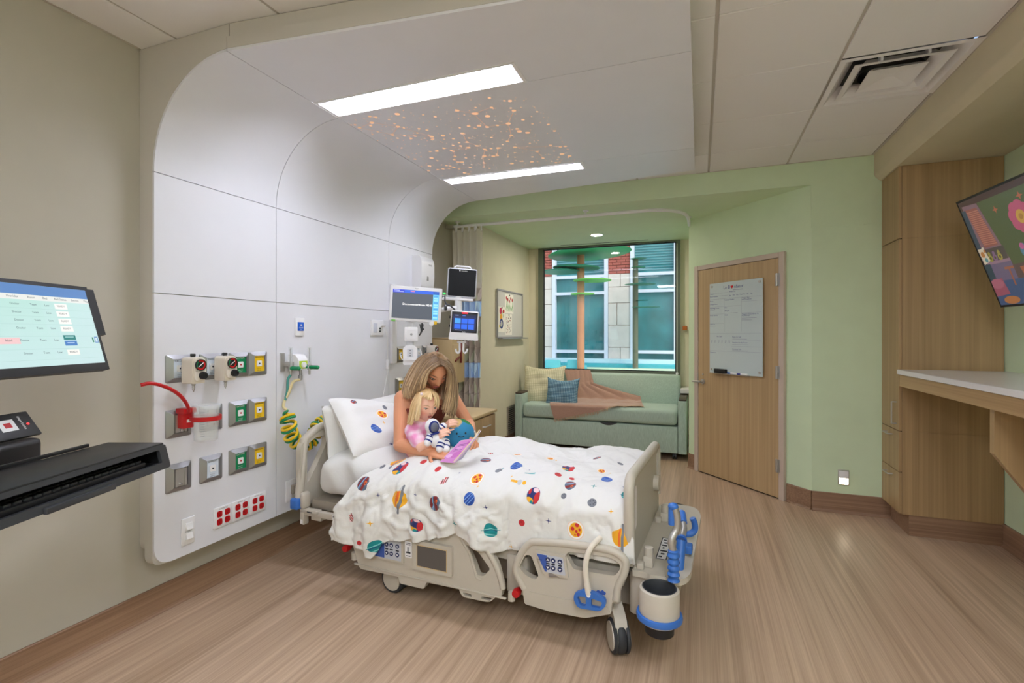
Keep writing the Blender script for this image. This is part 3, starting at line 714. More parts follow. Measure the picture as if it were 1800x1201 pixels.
b = MB(); b.tube(spline([(-2.3475, 1.5107, 1.2005), (-2.3330, 1.5482, 1.2052), (-2.3250, 1.6046, 1.1845), (-2.3319, 1.6661, 1.1485), (-2.3472, 1.7138, 1.1067), (-2.3674, 1.7489, 1.0649), (-2.3839, 1.7641, 1.0421)], 6), .0085, 12)
single('suction_tube', b, M['red'], 'red rubber tube arching up from the canister clip over the panel edge', 'tube', (-2.42, 1.80, 1.06))
# red sockets, three plates side by side
for k in range(3):
    y0 = 1.969+k*.1163; y1 = y0+.1155; z0, z1 = .366, .478
    t = thing('power_outlet', ('white socket plate with four red sockets, the one of three nearest the light switches', 'white socket plate with four red sockets, middle one of three', 'white socket plate with four red sockets, the one of three nearest the bed')[k], 'socket', (XF, y0+.058, .42), group='red emergency sockets')
    b = MB(); b.box(XF, XF+.008, y0, y1, z0, z1, .003); part('plate', b, M['white'], t)
    for cy in (y0+.034, y0+.082):
        for cz in (.398, .441):
            b = MB(); b.prism([rounded([(cy-.016, cz-.017), (cy+.016, cz-.017), (cy+.016, cz+.017), (cy-.016, cz+.017)], .011, 4)], lambda u, v, d: (d, u, v), XF+.007, XF+.0105); s_ = part('socket', b, M['red'], t)
            b = MB(); b.box(XF+.0104, XF+.0109, cy-.007, cy-.005, cz, cz+.008); b.box(XF+.0104, XF+.0109, cy+.005, cy+.007, cz, cz+.008); b.cyl((XF+.0104, cy, cz-.006), (XF+.0109, cy, cz-.006), .0025, n=8); part('socket_slots', b, M['black'], s_, 0, kind='stuff')
    b = MB(); b.text('CRITICAL 2LC', .009, (XF+.0084, y0+.058, .464), (0, 1, 0), (0, 0, 1), 'CENTER'); part('print', b, M['ink'], t, 0, kind='stuff')
# light switches
t = thing('light_switch', 'white plate with two rocker switches low on the headwall panel', 'switch', (XF, 1.826, .413))
b = MB(); b.box(XF, XF+.007, 1.790, 1.862, .345, .482, .003); part('plate', b, M['white'], t)
for z in (.437, .388):
    b = MB(); b.add([(XF+.006, 1.809, z-.018), (XF+.006, 1.843, z-.018), (XF+.006, 1.843, z+.018), (XF+.006, 1.809, z+.018), (XF+.022, 1.809, z-.012), (XF+.022, 1.843, z-.012), (XF+.012, 1.843, z+.018), (XF+.012, 1.809, z+.018)], [(0, 1, 2, 3), (4, 5, 6, 7), (0, 1, 5, 4), (1, 2, 6, 5), (2, 3, 7, 6), (3, 0, 4, 7)]); part('rocker', b, M['white'], t, 0)
b = MB(); b.text('OVERBED', .0085, (XF+.0074, 1.826, .410), (0, 1, 0), (0, 0, 1), 'CENTER'); part('print', b, M['ink'], t, 0, kind='stuff')
# call button with blue square
t = thing('call_button', 'white wall call button with a blue square on the headwall above the flowmeter', 'call button', (XF, 2.59, 1.48))
b = MB(); b.box(XF, XF+.014, 2.552, 2.630, 1.42, 1.538, .004); part('plate', b, M['white'], t)
b = MB(); b.box(XF+.013, XF+.018, 2.566, 2.618, 1.452, 1.51, .002); part('button', b, M['blue'], t)
b = MB(); b.text('CODE', .013, (XF+.0184, 2.592, 1.468), (0, 1, 0), (0, 0, 1), 'CENTER'); b.text('CALL', .009, (XF+.0184, 2.592, 1.457), (0, 1, 0), (0, 0, 1), 'CENTER'); b.box(XF+.018, XF+.0186, 2.582, 2.602, 1.488, 1.491); b.box(XF+.018, XF+.0186, 2.590, 2.594, 1.482, 1.497); part('print', b, M['inkwhite'], t, 0, kind='stuff')
# nurse call station with cord
t = thing('nurse_call_station', 'white nurse call plate with grille and socket on the headwall below the seam', 'call station', (XF, 3.43, 1.48))
b = MB(); b.box(XF, XF+.016, 3.350, 3.517, 1.42, 1.546, .005); part('plate', b, M['white'], t)
b = MB(); b.box(XF+.015, XF+.019, 3.375, 3.425, 1.445, 1.52, .003); part('speaker_grille', b, P('grille_grey', (196, 200, 210), .5), t)
for z in (1.455, 1.478): b = MB(); b.cyl((XF+.015, 3.462, z), (XF+.021, 3.462, z), .008, n=12); part('socket', b, M['black'], t)
b = MB(); b.cyl((XF+.015, 3.49, 1.50), (XF+.045, 3.49, 1.50), .007, n=10); b.cyl((XF+.03, 3.47, 1.495), (XF+.045, 3.49, 1.50), .006, n=8); part('plug', b, M['steel'], t)
b = MB(); b.tube(spline([(XF+.04, 3.49, 1.50), (XF+.04, 3.53, 1.40), (XF+.03, 3.545, 1.22), (XF+.035, 3.54, 1.12), (XF+.035, 3.50, .98), (XF+.03, 3.46, .86)], 8), .003, 6); single('call_cable', b, M['white'], 'thin white cord hanging from the nurse call plate down behind the pillows', 'cord', (XF, 3.5, 1.2))
b = MB(); b.box(XF+.022, XF+.046, 3.533, 3.556, 1.14, 1.22, .006); single('cord_switch', b, M['white'], 'small white cord switch halfway down the call cord', 'switch', (XF+.03, 3.545, 1.18))
# dispenser
t = thing('paper_dispenser', 'white wall dispenser above the patient monitor', 'dispenser', (XF, 4.09, 1.86))
b = MB(); b.prism([rounded([(XF, 1.86), (XF+.095, 1.86), (XF+.103, 1.95), (XF+.103, 2.10), (XF+.085, 2.155), (XF, 2.158)], [0, .02, .01, .02, .03, 0], 5)], lambda u, v, d: (u, d, v), 3.974, 4.206); part('cover', b, M['white'], t, 35)
b = MB(); b.text('tork', .032, (XF+.1034, 4.13, 2.07), (0, 1, 0), (0, 0, 1), 'CENTER'); part('print', b, M['ink'], t, 0, kind='stuff')
b = MB(); b.box(XF+.099, XF+.105, 4.07, 4.10, 1.93, 1.97, .002); part('latch', b, M['alu'], t)
# plugged socket by the headboard
t = thing('cord_outlet', 'white socket with a grey plug behind the bed head near the floor', 'socket', (XF, 2.516, .42))
b = MB(); b.box(XF, XF+.006, 2.478, 2.555, .352, .490, .003); part('plate', b, M['white'], t)
b = MB(); b.box(XF+.005, XF+.03, 2.515, 2.545, .40, .455, .004); part('plug', b, M['bedframe'], t)
b = MB(); b.tube(spline([(XF+.025, 2.53, .40), (XF+.03, 2.545, .36), (XF+.035, 2.57, .345), (XF+.03, 2.60, .37), (XF+.02, 2.63, .33)], 6), .004, 6); part('cord', b, M['offwhite'], t)
# flowmeter block with coiled hoses
t = thing('flowmeter', 'white and green oxygen blender with two clear flow tubes on the headwall', 'flowmeter', (XF, 2.53, 1.25))
b = MB(); b.box(XF, XF+.012, 2.43, 2.462, 1.195, 1.31, .002); b.box(XF, XF+.05, 2.455, 2.50, 1.225, 1.255, .004); part('mount', b, M['steel'], t)
b = MB(); b.prism([rounded([(XF, 1.205), (XF+.088, 1.205), (XF+.088, 1.262), (XF+.062, 1.298), (XF, 1.302)], [0, .008, .012, .015, 0], 4)], lambda u, v, d: (u, d, v), 2.498, 2.578); part('body', b, M['white'], t, 35)
b = MB(); b.box(XF+.087, XF+.0895, 2.503, 2.573, 1.208, 1.258); part('label', b, P('label_lime', (176, 206, 60), .5), t, 0)
b = MB(); b.lathe([(.0001, XF+.0895), (.019, XF+.0895), (.017, XF+.10), (.0001, XF+.10)], 20, (0, 2.538, 1.233), 'X'); part('dial', b, M['white'], t)
b = MB(); b.box(XF+.0894, XF+.0905, 2.556, 2.573, 1.208, 1.235); part('label_band', b, M['oxygen'], t, 0)
for y, x in ((2.474, XF+.045), (2.606, XF+.075)):
    b = MB(); b.cyl((x, y, 1.225), (x, y, 1.345), .0115, n=14); part('flow_tube', b, M['clear'], t)
    b = MB(); b.cyl((x, y, 1.245), (x, y, 1.34), .0035, n=8); part('flow_scale', b, M['alu'], t)
    b = MB(); b.cyl((x, y, 1.195), (x, y, 1.23), .013, n=14); b.cyl((x, y, 1.165), (x, y, 1.195), .007, n=10); b.cyl((x, 2.538, 1.215), (x, y, 1.215), .008, n=10); part('valve_block', b, M['steel'], t)
    b = MB(); b.cyl((x+.005, y, 1.213), (x+.062, y+.004, 1.213), .0135, n=14); b.ell((x+.062, y+.004, 1.213), .0135, .0135, .0135, 12, 8); part('flow_knob', b, M['oxygen'], t)
b = MB(); b.tube(spline([(XF+.07, 2.53, 1.20), (XF+.072, 2.532, 1.175), (XF+.07, 2.53, 1.15)], 5), .009, 10); b.cyl((XF+.07, 2.53, 1.135), (XF+.071, 2.53, 1.165), .013, n=12); part('hose_coupling', b, M['alu'], t)
def coil(spine, rad, turns, phase, r, mb, lead=()):
    sp_ = spline(spine, 24); m = len(sp_); pts = [Vector(q) for q in lead]; N = turns*18
    for k in range(N+1):
        f = k/N*(m-1); i = min(int(f), m-2); p = sp_[i].lerp(sp_[i+1], f-i); tg = (sp_[i+1]-sp_[i]).normalized()
        n1 = tg.cross(Vector((.3, .9, .2))).normalized(); n2 = tg.cross(n1); a = 2*PI*turns*k/N+phase; e = min(1, k/12)
        pts.append(p+(n1*math.cos(a)+n2*math.sin(a))*rad*e)
    mb.tube(pts, r, 7)
SPN = [(-2.3961, 2.4111, 0.9554), (-2.3741, 2.3980, 0.8778), (-2.3926, 2.4445, 0.7869), (-2.3950, 2.5184, 0.7289), (-2.3808, 2.5878, 0.7270), (-2.3819, 2.6302, 0.7748), (-2.3787, 2.6634, 0.8220), (-2.3643, 2.7009, 0.8395)]
for k, (c, nm, lb) in enumerate(((M['oxygen'], 'oxygen_hose', 'green coiled oxygen hose hanging from the flowmeter, twisted with the yellow one'), (M['yellow'], 'air_hose', 'yellow coiled air hose hanging from the flowmeter, twisted with the green one'))):
    b = MB(); st = (-2.4012, 2.4626, 1.1882) if k == 0 else (-2.4079, 2.4601, 1.1774)
    coil(SPN, .042, 11, PI*.5*k, .0085, b)
    s_ = single(nm, b, c, lb, 'hose', (-2.36, 2.47, .85))
b = MB(); b.tube(spline([(XF+.07, 2.53, 1.14), (-2.4088, 2.4705, 1.1263), (-2.4170, 2.4460, 1.0638), (-2.4282, 2.4204, 1.0128), (-2.4160, 2.4037, 0.9766), (-2.3961, 2.4111, 0.9554)], 8), [.009]*40+[.0085], 9); single('hose_lead', b, P('cream_hose', (214, 200, 150), .5), 'straight cream length of hose above the coiled hoses', 'hose', (XF+.07, 2.53, 1.0))
b = MB(); b.tube(spline([(XF+.045, 2.474, 1.17), (-2.4314, 2.4513, 1.1416), (-2.4271, 2.4422, 1.0709), (-2.4249, 2.4217, 1.0163)], 8), .008, 9); single('teal_tube', b, P('teal_tube', (70, 140, 130), .4), 'short teal tube running down beside the cream hose', 'tube', (XF+.045, 2.474, 1.1))

# ---------------------------------------------------------------- monitors on the wall arm
def face_frame(u_dir, pos, roll=0, tilt=0):
    """x right, y up, z towards the reader"""
    z = Vector((*u_dir, 0)).normalized(); x = Vector((-z.y, z.x, 0)); y = Vector((0, 0, 1))
    m = Matrix((( x.x, y.x, z.x, pos[0]), (x.y, y.y, z.y, pos[1]), (x.z, y.z, z.z, pos[2]), (0, 0, 0, 1)))
    return m @ Matrix.Rotation(R(roll), 4, 'Z') @ Matrix.Rotation(R(tilt), 4, 'X')
# patient monitor
p = Pic(480, 320, (74, 80, 92)); p.rect(0, 0, 480, 36, (30, 90, 214)); p.rect(0, 0, 120, 36, (38, 60, 200)); p.rect(416, 0, 480, 320, (96, 186, 224)); p.rect(416, 0, 480, 36, (20, 84, 180))
for k in range(11): p.rect(426, 48+24*k, 470, 62+24*k, (150, 214, 240) if k % 3 else (70, 150, 214))
p.rect(180, 8, 224, 20, (210, 120, 160)); p.rect(10, 8, 70, 14, (200, 210, 240)); p.rect(10, 22, 110, 27, (190, 200, 240))
M['pmscreen'] = printed('patient_screen', p.a, .3, emit=1.0)
F1 = face_frame((2.02*.5, -3.3*.5), (-2.0216, 3.2997, 1.6587), -3.2, 0)
t = thing('patient_monitor', 'white wide patient monitor reading Disconnected from M540', 'monitor', F1 @ Vector((0, 0, -.03)))
b = MB(); b.xf = F1; b.box(-.195, .195, -.133, .133, -.045, 0, .008); part('housing', b, M['white'], t)
b = MB(); b.xf = F1; b.quad((-.175, -.112, .0012), (.172, -.112, .0012), (.172, .106, .0012), (-.175, .106, .0012)); part('screen', b, M['pmscreen'], t, 0)
b = MB(); b.xf = F1; b.text('Disconnected from M540', .0215, (-.1, -.01, .0020), (1, 0, 0), (0, 1, 0)); part('screen_text', b, P('screen_white', (240, 240, 240), .5, emit=(240, 240, 240), es=.9), t, 0, kind='stuff')
b = MB(); b.xf = F1; b.text('dräger', .012, (.0, .116, .0008), (1, 0, 0), (0, 1, 0), 'CENTER'); part('print', b, M['ink'], t, 0, kind='stuff')
b = MB(); b.xf = F1; b.lathe([(.0001, .0), (.020, .0), (.020, .014), (.016, .02), (.0001, .02)], 22, (.125, -.14, 0)); part('rotary_knob', b, M['white'], t)
b = MB(); b.xf = F1; b.box(.143, .166, -.146, -.122, -.01, .004, .003); part('yellow_key', b, M['yellow'], t)
b = MB(); b.xf = F1; b.box(-.175, -.145, -.140, -.124, -.01, .0015, .002); part('green_key', b, P('key_green', (120, 190, 90), .4), t)
# bedside computer screens
def hanging(u_dir, c, roll, w, h): return face_frame(u_dir, c, roll)
F2 = face_frame((1.831, -3.69), (-1.8271, 3.6933, 1.8546), -3.5)
t = thing('display_monitor', 'square black screened monitor with a carry handle, upper of two by the curtain', 'monitor', F2 @ Vector((0, -.12, -.03)))
b = MB(); b.xf = F2; b.box(-.121, .121, -.125, .118, -.075, 0, .014, 3); part('housing', b, P('light_grey_shell', (196, 198, 206), .4), t)
b = MB(); b.xf = F2; b.prism([rrect(-.110, -.112, .112, .108, .008)], lambda u, v, d: (u, v, d), -.001, .002); part('screen', b, P('off_screen', (14, 16, 22), .3, spec=.15), t, 0)
b = MB(); b.xf = F2; b.tube(spline([(-.07, .113, -.03), (-.055, .134, -.03), (0, .136, -.03), (.055, .134, -.03), (.07, .113, -.03)], 5), .007, 8); part('handle', b, M['white'], t)
b = MB(); b.xf = F2; b.text('spacelabs', .013, (-.01, .092, .0026), (1, 0, 0), (0, 1, 0)); b.cyl((-.022, .097, .002), (-.022, .097, .0028), .006, n=12); part('print', b, M['inkwhite'], t, 0, kind='stuff')
b = MB(); b.xf = F2; b.box(-.155, -.12, -.15, -.112, -.05, -.01, .006); b.box(-.15, .1, -.148, -.128, -.08, .01, .004); part('shelf', b, M['white'], t)
b = MB(); b.xf = F2; b.cyl((-.145, -.13, -.01), (-.145, -.13, .0), .012, n=14); part('dial', b, M['charcoal'], t)
b = MB(); b.xf = F2; b.box(-.15, -.128, -.105, -.09, -.03, -.012, .002); part('status_light', b, P('lamp_green', (60, 200, 90), .4, emit=(80, 220, 110), es=.8), t)
p = Pic(300, 220, (14, 30, 84))
for i in range(3):
    for j in range(2): p.rect(22+88*i, 52+74*j, 100+88*i, 118+74*j, (30, 96, 226) if not (i == 0 and j == 0) else (60, 150, 240))
p.rect(0, 0, 300, 30, (12, 24, 60)); p.rect(24, 12, 70, 18, (150, 170, 220)); p.rect(120, 10, 160, 20, (60, 120, 220)); p.rect(0, 200, 300, 220, (10, 18, 40)); p.rect(30, 205, 120, 211, (150, 160, 200))
F3 = face_frame((1.77, -3.61), (-1.7655, 3.6096, 1.5024), -3.5)
t = thing('touch_monitor', 'white touch monitor with blue tiles on screen and a red alarm bar, lower of two', 'monitor', F3 @ Vector((0, -.12, -.03)))
b = MB(); b.xf = F3; b.box(-.112, .112, -.118, .115, -.06, 0, .012, 3); b.prism([rounded([(-.118, -.065, 0), (.118, -.065, 0), (.122, -.118, 0), (-.122, -.118, 0)] and [(-.113, -.062), (.113, -.062), (.118, -.118), (-.118, -.118)], .01, 4)], lambda u, v, d: (u, v, d), -.05, .03); part('housing', b, M['white'], t, 35)
b = MB(); b.xf = F3; b.box(-.103, .103, -.06, .106, -.002, .003, .002); part('bezel', b, M['black'], t)
b = MB(); b.xf = F3; b.quad((-.092, -.048, .0036), (.092, -.048, .0036), (.092, .086, .0036), (-.092, .086, .0036)); part('screen', b, printed('touch_screen', p.a, .3, emit=1.0), t, 0)
b = MB(); b.xf = F3; b.box(-.025, .025, .093, .103, .002, .006, .002); part('alarm_bar', b, P('alarm_red', (220, 20, 40), .4, emit=(230, 20, 40), es=1.2), t)
b = MB(); b.xf = F3; b.text('EASI', .013, (0, -.0585, .0036), (1, 0, 0), (0, 1, 0), 'CENTER'); part('print', b, M['inkwhite'], t, 0, kind='stuff')
for k in range(7): b = MB(); b.xf = F3; b.box(-.085+.026*k, -.072+.026*k, -.122, -.114, -.02, .02, .001); part('port_cover', b, M['charcoal'], t)
b = MB(); b.xf = F3; b.box(-.122, -.111, -.02, .0, -.05, -.02); b.box(-.122, -.111, .05, .07, -.05, -.02); part('side_port', b, M['black'], t)
# docks below the patient monitor
D1 = face_frame((2.02*.5, -3.3*.5), (-2.0540, 3.2875, 1.4293), 0)
t = thing('monitor_dock', 'square white module with a small centre button right under the patient monitor', 'module', D1 @ Vector((0, -.05, -.03)))
b = MB(); b.xf = D1; b.box(-.052, .052, -.053, .057, -.05, 0, .008); part('housing', b, M['white'], t)
b = MB(); b.xf = D1; b.prism([rrect(-.034, -.036, .034, .036, .006), rrect(-.028, -.03, .028, .03, .004)], lambda u, v, d: (u, v, d), -.002, .003); part('inner_rim', b, M['white'], t)
b = MB(); b.xf = D1; b.cyl((0, 0, 0), (0, 0, .004), .009, n=16); part('button', b, M['alu'], t)
D2 = face_frame((2.02*.5, -3.3*.5), (-2.0621, 3.2845, 1.2692), 0)
t = thing('cable_dock', 'rounded white cable dock hanging below the square white module', 'module', D2 @ Vector((0, -.06, -.03)))
b = MB(); b.xf = D2; b.prism([rounded([(-.052, -.072), (.052, -.072), (.055, .055), (.03, .078), (-.03, .078), (-.055, .055)], [.012, .012, .015, .02, .02, .015], 4)], lambda u, v, d: (u, v, d), -.05, 0); part('housing', b, M['white'], t, 35)
b = MB(); b.xf = D2; b.prism([rounded([(-.048, -.022), (.048, -.022), (.05, -.038), (-.05, -.038)], .005, 3)], lambda u, v, d: (u, v, d), -.01, .012); part('lip', b, M['white'], t)
b = MB(); b.xf = D2; b.box(-.022, .022, -.012, .05, -.001, .003, .002); part('connector_plate', b, P('grey_plate', (206, 208, 214), .5), t)
for k in range(3): b = MB(); b.xf = D2; b.cyl((0, .038-.02*k, .002), (0, .038-.02*k, .006), .004, n=10); part('connector', b, M['charcoal'], t)
b = MB(); b.tube(spline([(-2.1238, 3.2399, 1.2829), (-2.1077, 3.2460, 1.2399), (-2.0986, 3.2708, 1.2476)], 6), .0035, 6); b.tube(spline([(-1.9932, 3.3104, 1.3255), (-1.9811, 3.3149, 1.2735), (-2.0054, 3.3058, 1.2389)], 6), .0035, 6); single('dock_cables', b, M['white'], 'white cables looping into the cable dock below the patient monitor', 'cable', (-2.0621, 3.2845, 1.2476))
# the arm that carries them
t = thing('monitor_mount', 'white jointed wall mount carrying the monitors off the headwall', 'monitor mount', (XF, 3.66, 1.6))
b = MB(); b.box(XF, XF+.03, 3.622, 3.690, 1.18, 1.86, .004); part('wall_channel', b, M['white'], t)
c1 = Vector((-2.0782, 3.3425, 1.6184)); c2 = Vector((-1.8624, 3.7014, 1.6502))
b = MB(); b.tube([(XF+.03, 3.655, c1.z), (XF+.15, 3.655, c1.z), (c1.x-.03, c1.y+.05, c1.z)], .022, 12); b.cyl((c1.x-.03, c1.y+.05, c1.z-.05), (c1.x-.03, c1.y+.05, c1.z+.05), .03, n=16); part('main_arm', b, M['white'], t)
b = MB(); b.tube([(c1.x-.03, c1.y+.05, c1.z), (c1.x+.05, c1.y+.16, c1.z-.005), (c2.x, c2.y, c2.z)], .020, 12); part('side_arm', b, M['white'], t)
b = MB(); b.cyl((c2.x, c2.y, c2.z-.08), (c2.x, c2.y, c2.z+.09), .030, n=16); part('swivel', b, M['white'], t)
b = MB(); q = Vector((-1.9062, 3.5567, 1.6437)); b.tube([q+Vector((-.006, -.005, 0)), q+Vector((.006, .006, 0))], .024, 12); part('collar', b, M['charcoal'], t)
b = MB(); v1 = Vector((-2.0864, 3.3394, 1.4997)); b.box(v1.x-.04, v1.x+.02, v1.y-.01, v1.y+.03, v1.z-.30, v1.z+.12, .005); part('drop_bar', b, M['white'], t)
b = MB(); b.tube(spline([(-1.9344, 3.5996, 1.7433), (-1.9158, 3.5745, 1.6860), (-1.8772, 3.5890, 1.6585), (-1.8567, 3.6288, 1.6280)], 6), .006, 7); part('cable', b, M['charcoal'], t)
b = MB(); b.tube(spline([(-2.0142, 3.3452, 1.5081), (-2.0060, 3.3483, 1.4556), (-2.0183, 3.3437, 1.4206), (-1.9979, 3.3514, 1.4556), (-1.9897, 3.3545, 1.5081)], 6), .004, 6); b.tube(spline([(-1.9979, 3.3514, 1.5168), (-2.0019, 3.3498, 1.4644), (-1.9856, 3.3560, 1.4731)], 6), .007, 6); part('cable', b, M['charcoal'], t)
H3 = face_frame((1.77, -3.61), (-1.7996, 3.5968, 1.3202))
b = MB(); b.xf = H3
for sx, dx in ((0, -.02), (.03, .02)): b.tube(spline([(sx, .055, -.02), (sx, .01, 0), (sx, -.025, .005), (sx+dx*.6, -.04, .006), (sx+dx*1.4, -.025, .006), (sx+dx*1.6, -.005, .006)], 6), .008, 8)
b.box(-.02, .05, .04, .06, -.03, 0, .004); part('cable_hook', b, M['white'], t)
# tan wall cabinet beyond the headwall
t = thing('wall_cabinet', 'tan wall cabinet with dark red bars beside the curtain, behind the woman', 'cabinet', (XW, 4.57, .94))
b = MB(); b.box(XW+.001, -2.31, 4.45, 4.69, .94, 1.385, .004); part('body', b, M['tan'], t)
b = MB(); b.box(-2.31, -2.288, 4.452, 4.688, .942, 1.33, .004); part('door', b, M['tan'], t)
b = MB(); b.box(XW+.001, -2.30, 4.445, 4.695, 1.386, 1.398, .003); part('top_lip', b, M['tan'], t)
b = MB(); b.box(-2.288, -2.27, 4.575, 4.597, 1.14, 1.34, .004); part('handle_bar', b, M['pegred'], t, label='dark red vertical bar')
b = MB(); b.tube([(-2.283, 4.468, 1.165), (-2.283, 4.555, 1.20)], .011, 8); part('handle_bar', b, M['pegred'], t, label='dark red slanting bar')
# bedside cabinet behind the bed
t = thing('bedside_cabinet', 'light oak bedside cabinet on the far side of the bed, behind the woman', 'cabinet', (-1.85, 3.68, 0))
b = MB(); b.box(-2.10, -1.63, 3.47, 3.90, .06, .775, .004); part('body', b, M['oak'], t)
b = MB(); b.box(-2.13, -1.605, 3.445, 3.92, .775, .80, .006); part('top', b, M['tan'], t)
for k in range(3): 
    b = MB(); b.box(-1.63, -1.612, 3.48, 3.89, .08+.232*k, .30+.232*k, .003); d_ = part('drawer', b, M['oak'], t)
    b = MB(); b.tube([(-1.612, 3.62, .23+.232*k), (-1.588, 3.63, .23+.232*k), (-1.588, 3.74, .23+.232*k), (-1.612, 3.75, .23+.232*k)], .005, 6); part('handle', b, M['steel'], d_)
for x in (-2.05, -1.68):
    for y in (3.52, 3.85): b = MB(); b.cyl((x, y, .03), (x+.001, y+.012, .03), .03, n=14); b.cyl((x, y, .03), (x, y, .062), .008, n=8); part('caster', b, M['black'], t)

# ---------------------------------------------------------------- computer workstation at the panel edge
E1 = Vector((-.3305, .9438, 0)); EN = Vector((.9438, .3305, 0))
def ws(a, o, z, base): v = Vector(base)+E1*a+EN*o; return Vector((v.x, v.y, z))
t = thing('computer_workstation', 'black wall mounted computer workstation with lit screen and keyboard tray', 'workstation', (XW, .95, 1.0))
BR = Vector((-2.100, 1.240, 0)); tl = -.0904
up = Vector((EN.x*tl, EN.y*tl, .312)); 
def mon(a, v, o):   # a along from right end (negative to the left), v 0..1 up, o out
    nrm = Vector((EN.x*.96, EN.y*.96, .278)); q = BR+E1*a+up*v+nrm*o; return (q.x, q.y, q.z+1.295)
def mbox(mb, a0, a1, v0, v1, o0, o1):
    vs = [mon(a, v, o) for a in (a0, a1) for v in (v0, v1) for o in (o0, o1)]
    mb.add(vs, [(0, 1, 3, 2), (4, 6, 7, 5), (0, 4, 5, 1), (2, 3, 7, 6), (0, 2, 6, 4), (1, 5, 7, 3)])
b = MB(); mbox(b, -.55, 0, 0, 1, -.03, 0); part('monitor_housing', b, M['black'], t, 0)
p = Pic(1100, 640, (176, 218, 212))
p.rect(0, 0, 1100, 80, (74, 124, 184)); p.rect(0, 80, 1100, 122, (226, 228, 222))
for k in range(60): p.rect(0, 122+k*9, 1100, 131+k*9, (182+k//4, 220+k//12, 210+k//4))
p.loc(700, 122, 1100, 640, lambda X, Y: np.clip((X-560)/1100, 0, .5), (200, 222, 226))
ry = [160, 222, 284, 346, 440, 540]
for y in ry[1:]: p.line(0, y-34, 1100, y-34, 1.5, (160, 200, 194))
p.line(0, 590, 1100, 590, 1.5, (160, 200, 194))
for k, y in enumerate(ry):
    if k == 4: p.rect(800, y-42, 900, y-4, (20, 122, 118)); p.rect(800, y+4, 900, y+44, (66, 124, 190)); p.rect(330, y-24, 480, y+24, (236, 196, 196)); p.rect(815, y-30, 885, y-24, (190, 230, 225)); p.rect(820, y+18, 880, y+25, (190, 210, 240))
    else: p.rect(800, y-22, 900, y+22, (240, 238, 232))
p.rect(1040, 418, 1052, 460, (30, 120, 90)); p.rect(1062, 412, 1092, 464, (70, 120, 190)); p.rect(1067, 420, 1087, 458, (205, 222, 228))
M['wscreen'] = printed('computer_screen', p.a, .3, emit=.85)
b = MB(); b.quad(mon(-.536, .085, .001), mon(-.013, .085, .001), mon(-.013, .955, .001), mon(-.536, .955, .001)); part('screen', b, M['wscreen'], t, 0)
b = MB(); sx = lambda X: -.536+.523*X/1100; sy = lambda Y: .955-.87*Y/640
ux_ = E1; uy_ = up.normalized()
def st(s, X, Y, sz): b.text(s, sz, mon(sx(X), sy(Y), .0016), ux_, uy_, 'CENTER')
for s, X in (('Unit', 300), ('Patient', 390), ('Provider', 510), ('Room', 640), ('Bed', 740), ('Bed Status', 860), ('Service', 980), ('Flag', 1075)): st(s, X, 108, .011)
for k, y in enumerate(ry):
    for s, X in (('Doctor', 510), ('Team', 640), ('Low', 740)): st(s, X, y+4, .010)
    if k != 4: st('READY', 850, y+5, .010)
    st(str(k+1), 250, y+4, .010)
st('Hold', 405, ry[4]+5, .011)
part('screen_text', b, P('screen_ink', (70, 90, 100), .6), t, 0, kind='stuff')
b = MB(); mbox(b, -.075, .082, .46, 1.03, -.09, -.045); b.cyl(mon(-.04, .7, -.06), mon(-.2, .6, -.03), .012, n=8); part('computer_case', b, M['black'], t, 0)
b = MB(); c = ws(-.36, -.17, 0, BR); b.box(c.x-.045, c.x+.045, c.y-.045, c.y+.045, 1.0, 1.44, .01)
b.tube([(c.x, c.y, 1.40), mon(-.34, .4, -.02)], .03, 10); part('column', b, M['black'], t)
b = MB(); b.tube([(XW+.001, c.y-.05, 1.24), (c.x-.2, c.y-.12, 1.24), (c.x, c.y, 1.24)], .035, 12); b.box(XW, XW+.03, c.y-.12, c.y+.02, 1.05, 1.43, .006); part('wall_arm', b, M['black'], t)
# keyboard tray
TR = Vector((-1.756, 1.209, 0)); zt = 1.049
def tb(mb, a0, a1, o0, o1, z0, z1, bv=0):
    m = Matrix(((E1.x, EN.x, 0, TR.x), (E1.y, EN.y, 0, TR.y), (0, 0, 1, 0), (0, 0, 0, 1))); mb.xf = m; mb.box(a0, a1, o0, o1, z0, z1, bv); mb.xf = None
b = MB(); tb(b, -.74, 0, -.20, 0, zt-.012, zt, .005); tb(b, -.74, .004, -.2, .012, zt-.085, zt-.070, .004); tb(b, -.74, 0, -.20, -.19, zt-.08, zt-.005); tb(b, -.012, 0, -.2, -.005, zt-.08, zt-.005); tb(b, -.74, -.728, -.2, -.005, zt-.08, zt-.005); part('tray_shell', b, M['black'], t)
TMX = Matrix(((E1.x, EN.x, 0, TR.x), (E1.y, EN.y, 0, TR.y), (0, 0, 1, 0), (0, 0, 0, 1)))
b = MB(); b.xf = TMX; b.prism([rounded([(-.742, zt-.086), (.004, zt-.086), (.004, zt-.006), (-.742, zt-.006)], .012, 3), rounded([(-.70, zt-.064), (-.03, zt-.064), (-.03, zt-.020), (-.70, zt-.020)], .005, 2)], lambda u, v, d: (u, d-(v-zt)*.25-.012, v), 0, .012); part('tray_bezel', b, M['charcoal'], t)
b = MB(); tb(b, -.46, -.24, .016, .03, zt-.090, zt-.072, .004); part('tray_pull', b, M['charcoal'], t)
b = MB(); tb(b, -.44, -.08, -.205, -.195, zt, zt+.012, .003); part('rear_rail', b, M['black'], t)
b = MB(); tb(b, -.66, -.07, -.15, -.01, zt-.069, zt-.052, .004)
k_ = thing('keyboard', 'dark keyboard lying inside the black keyboard tray', 'keyboard', TR+E1*-.36+EN*-.08+Vector((0, 0, zt-.069))); part('case', b, M['black'], k_)
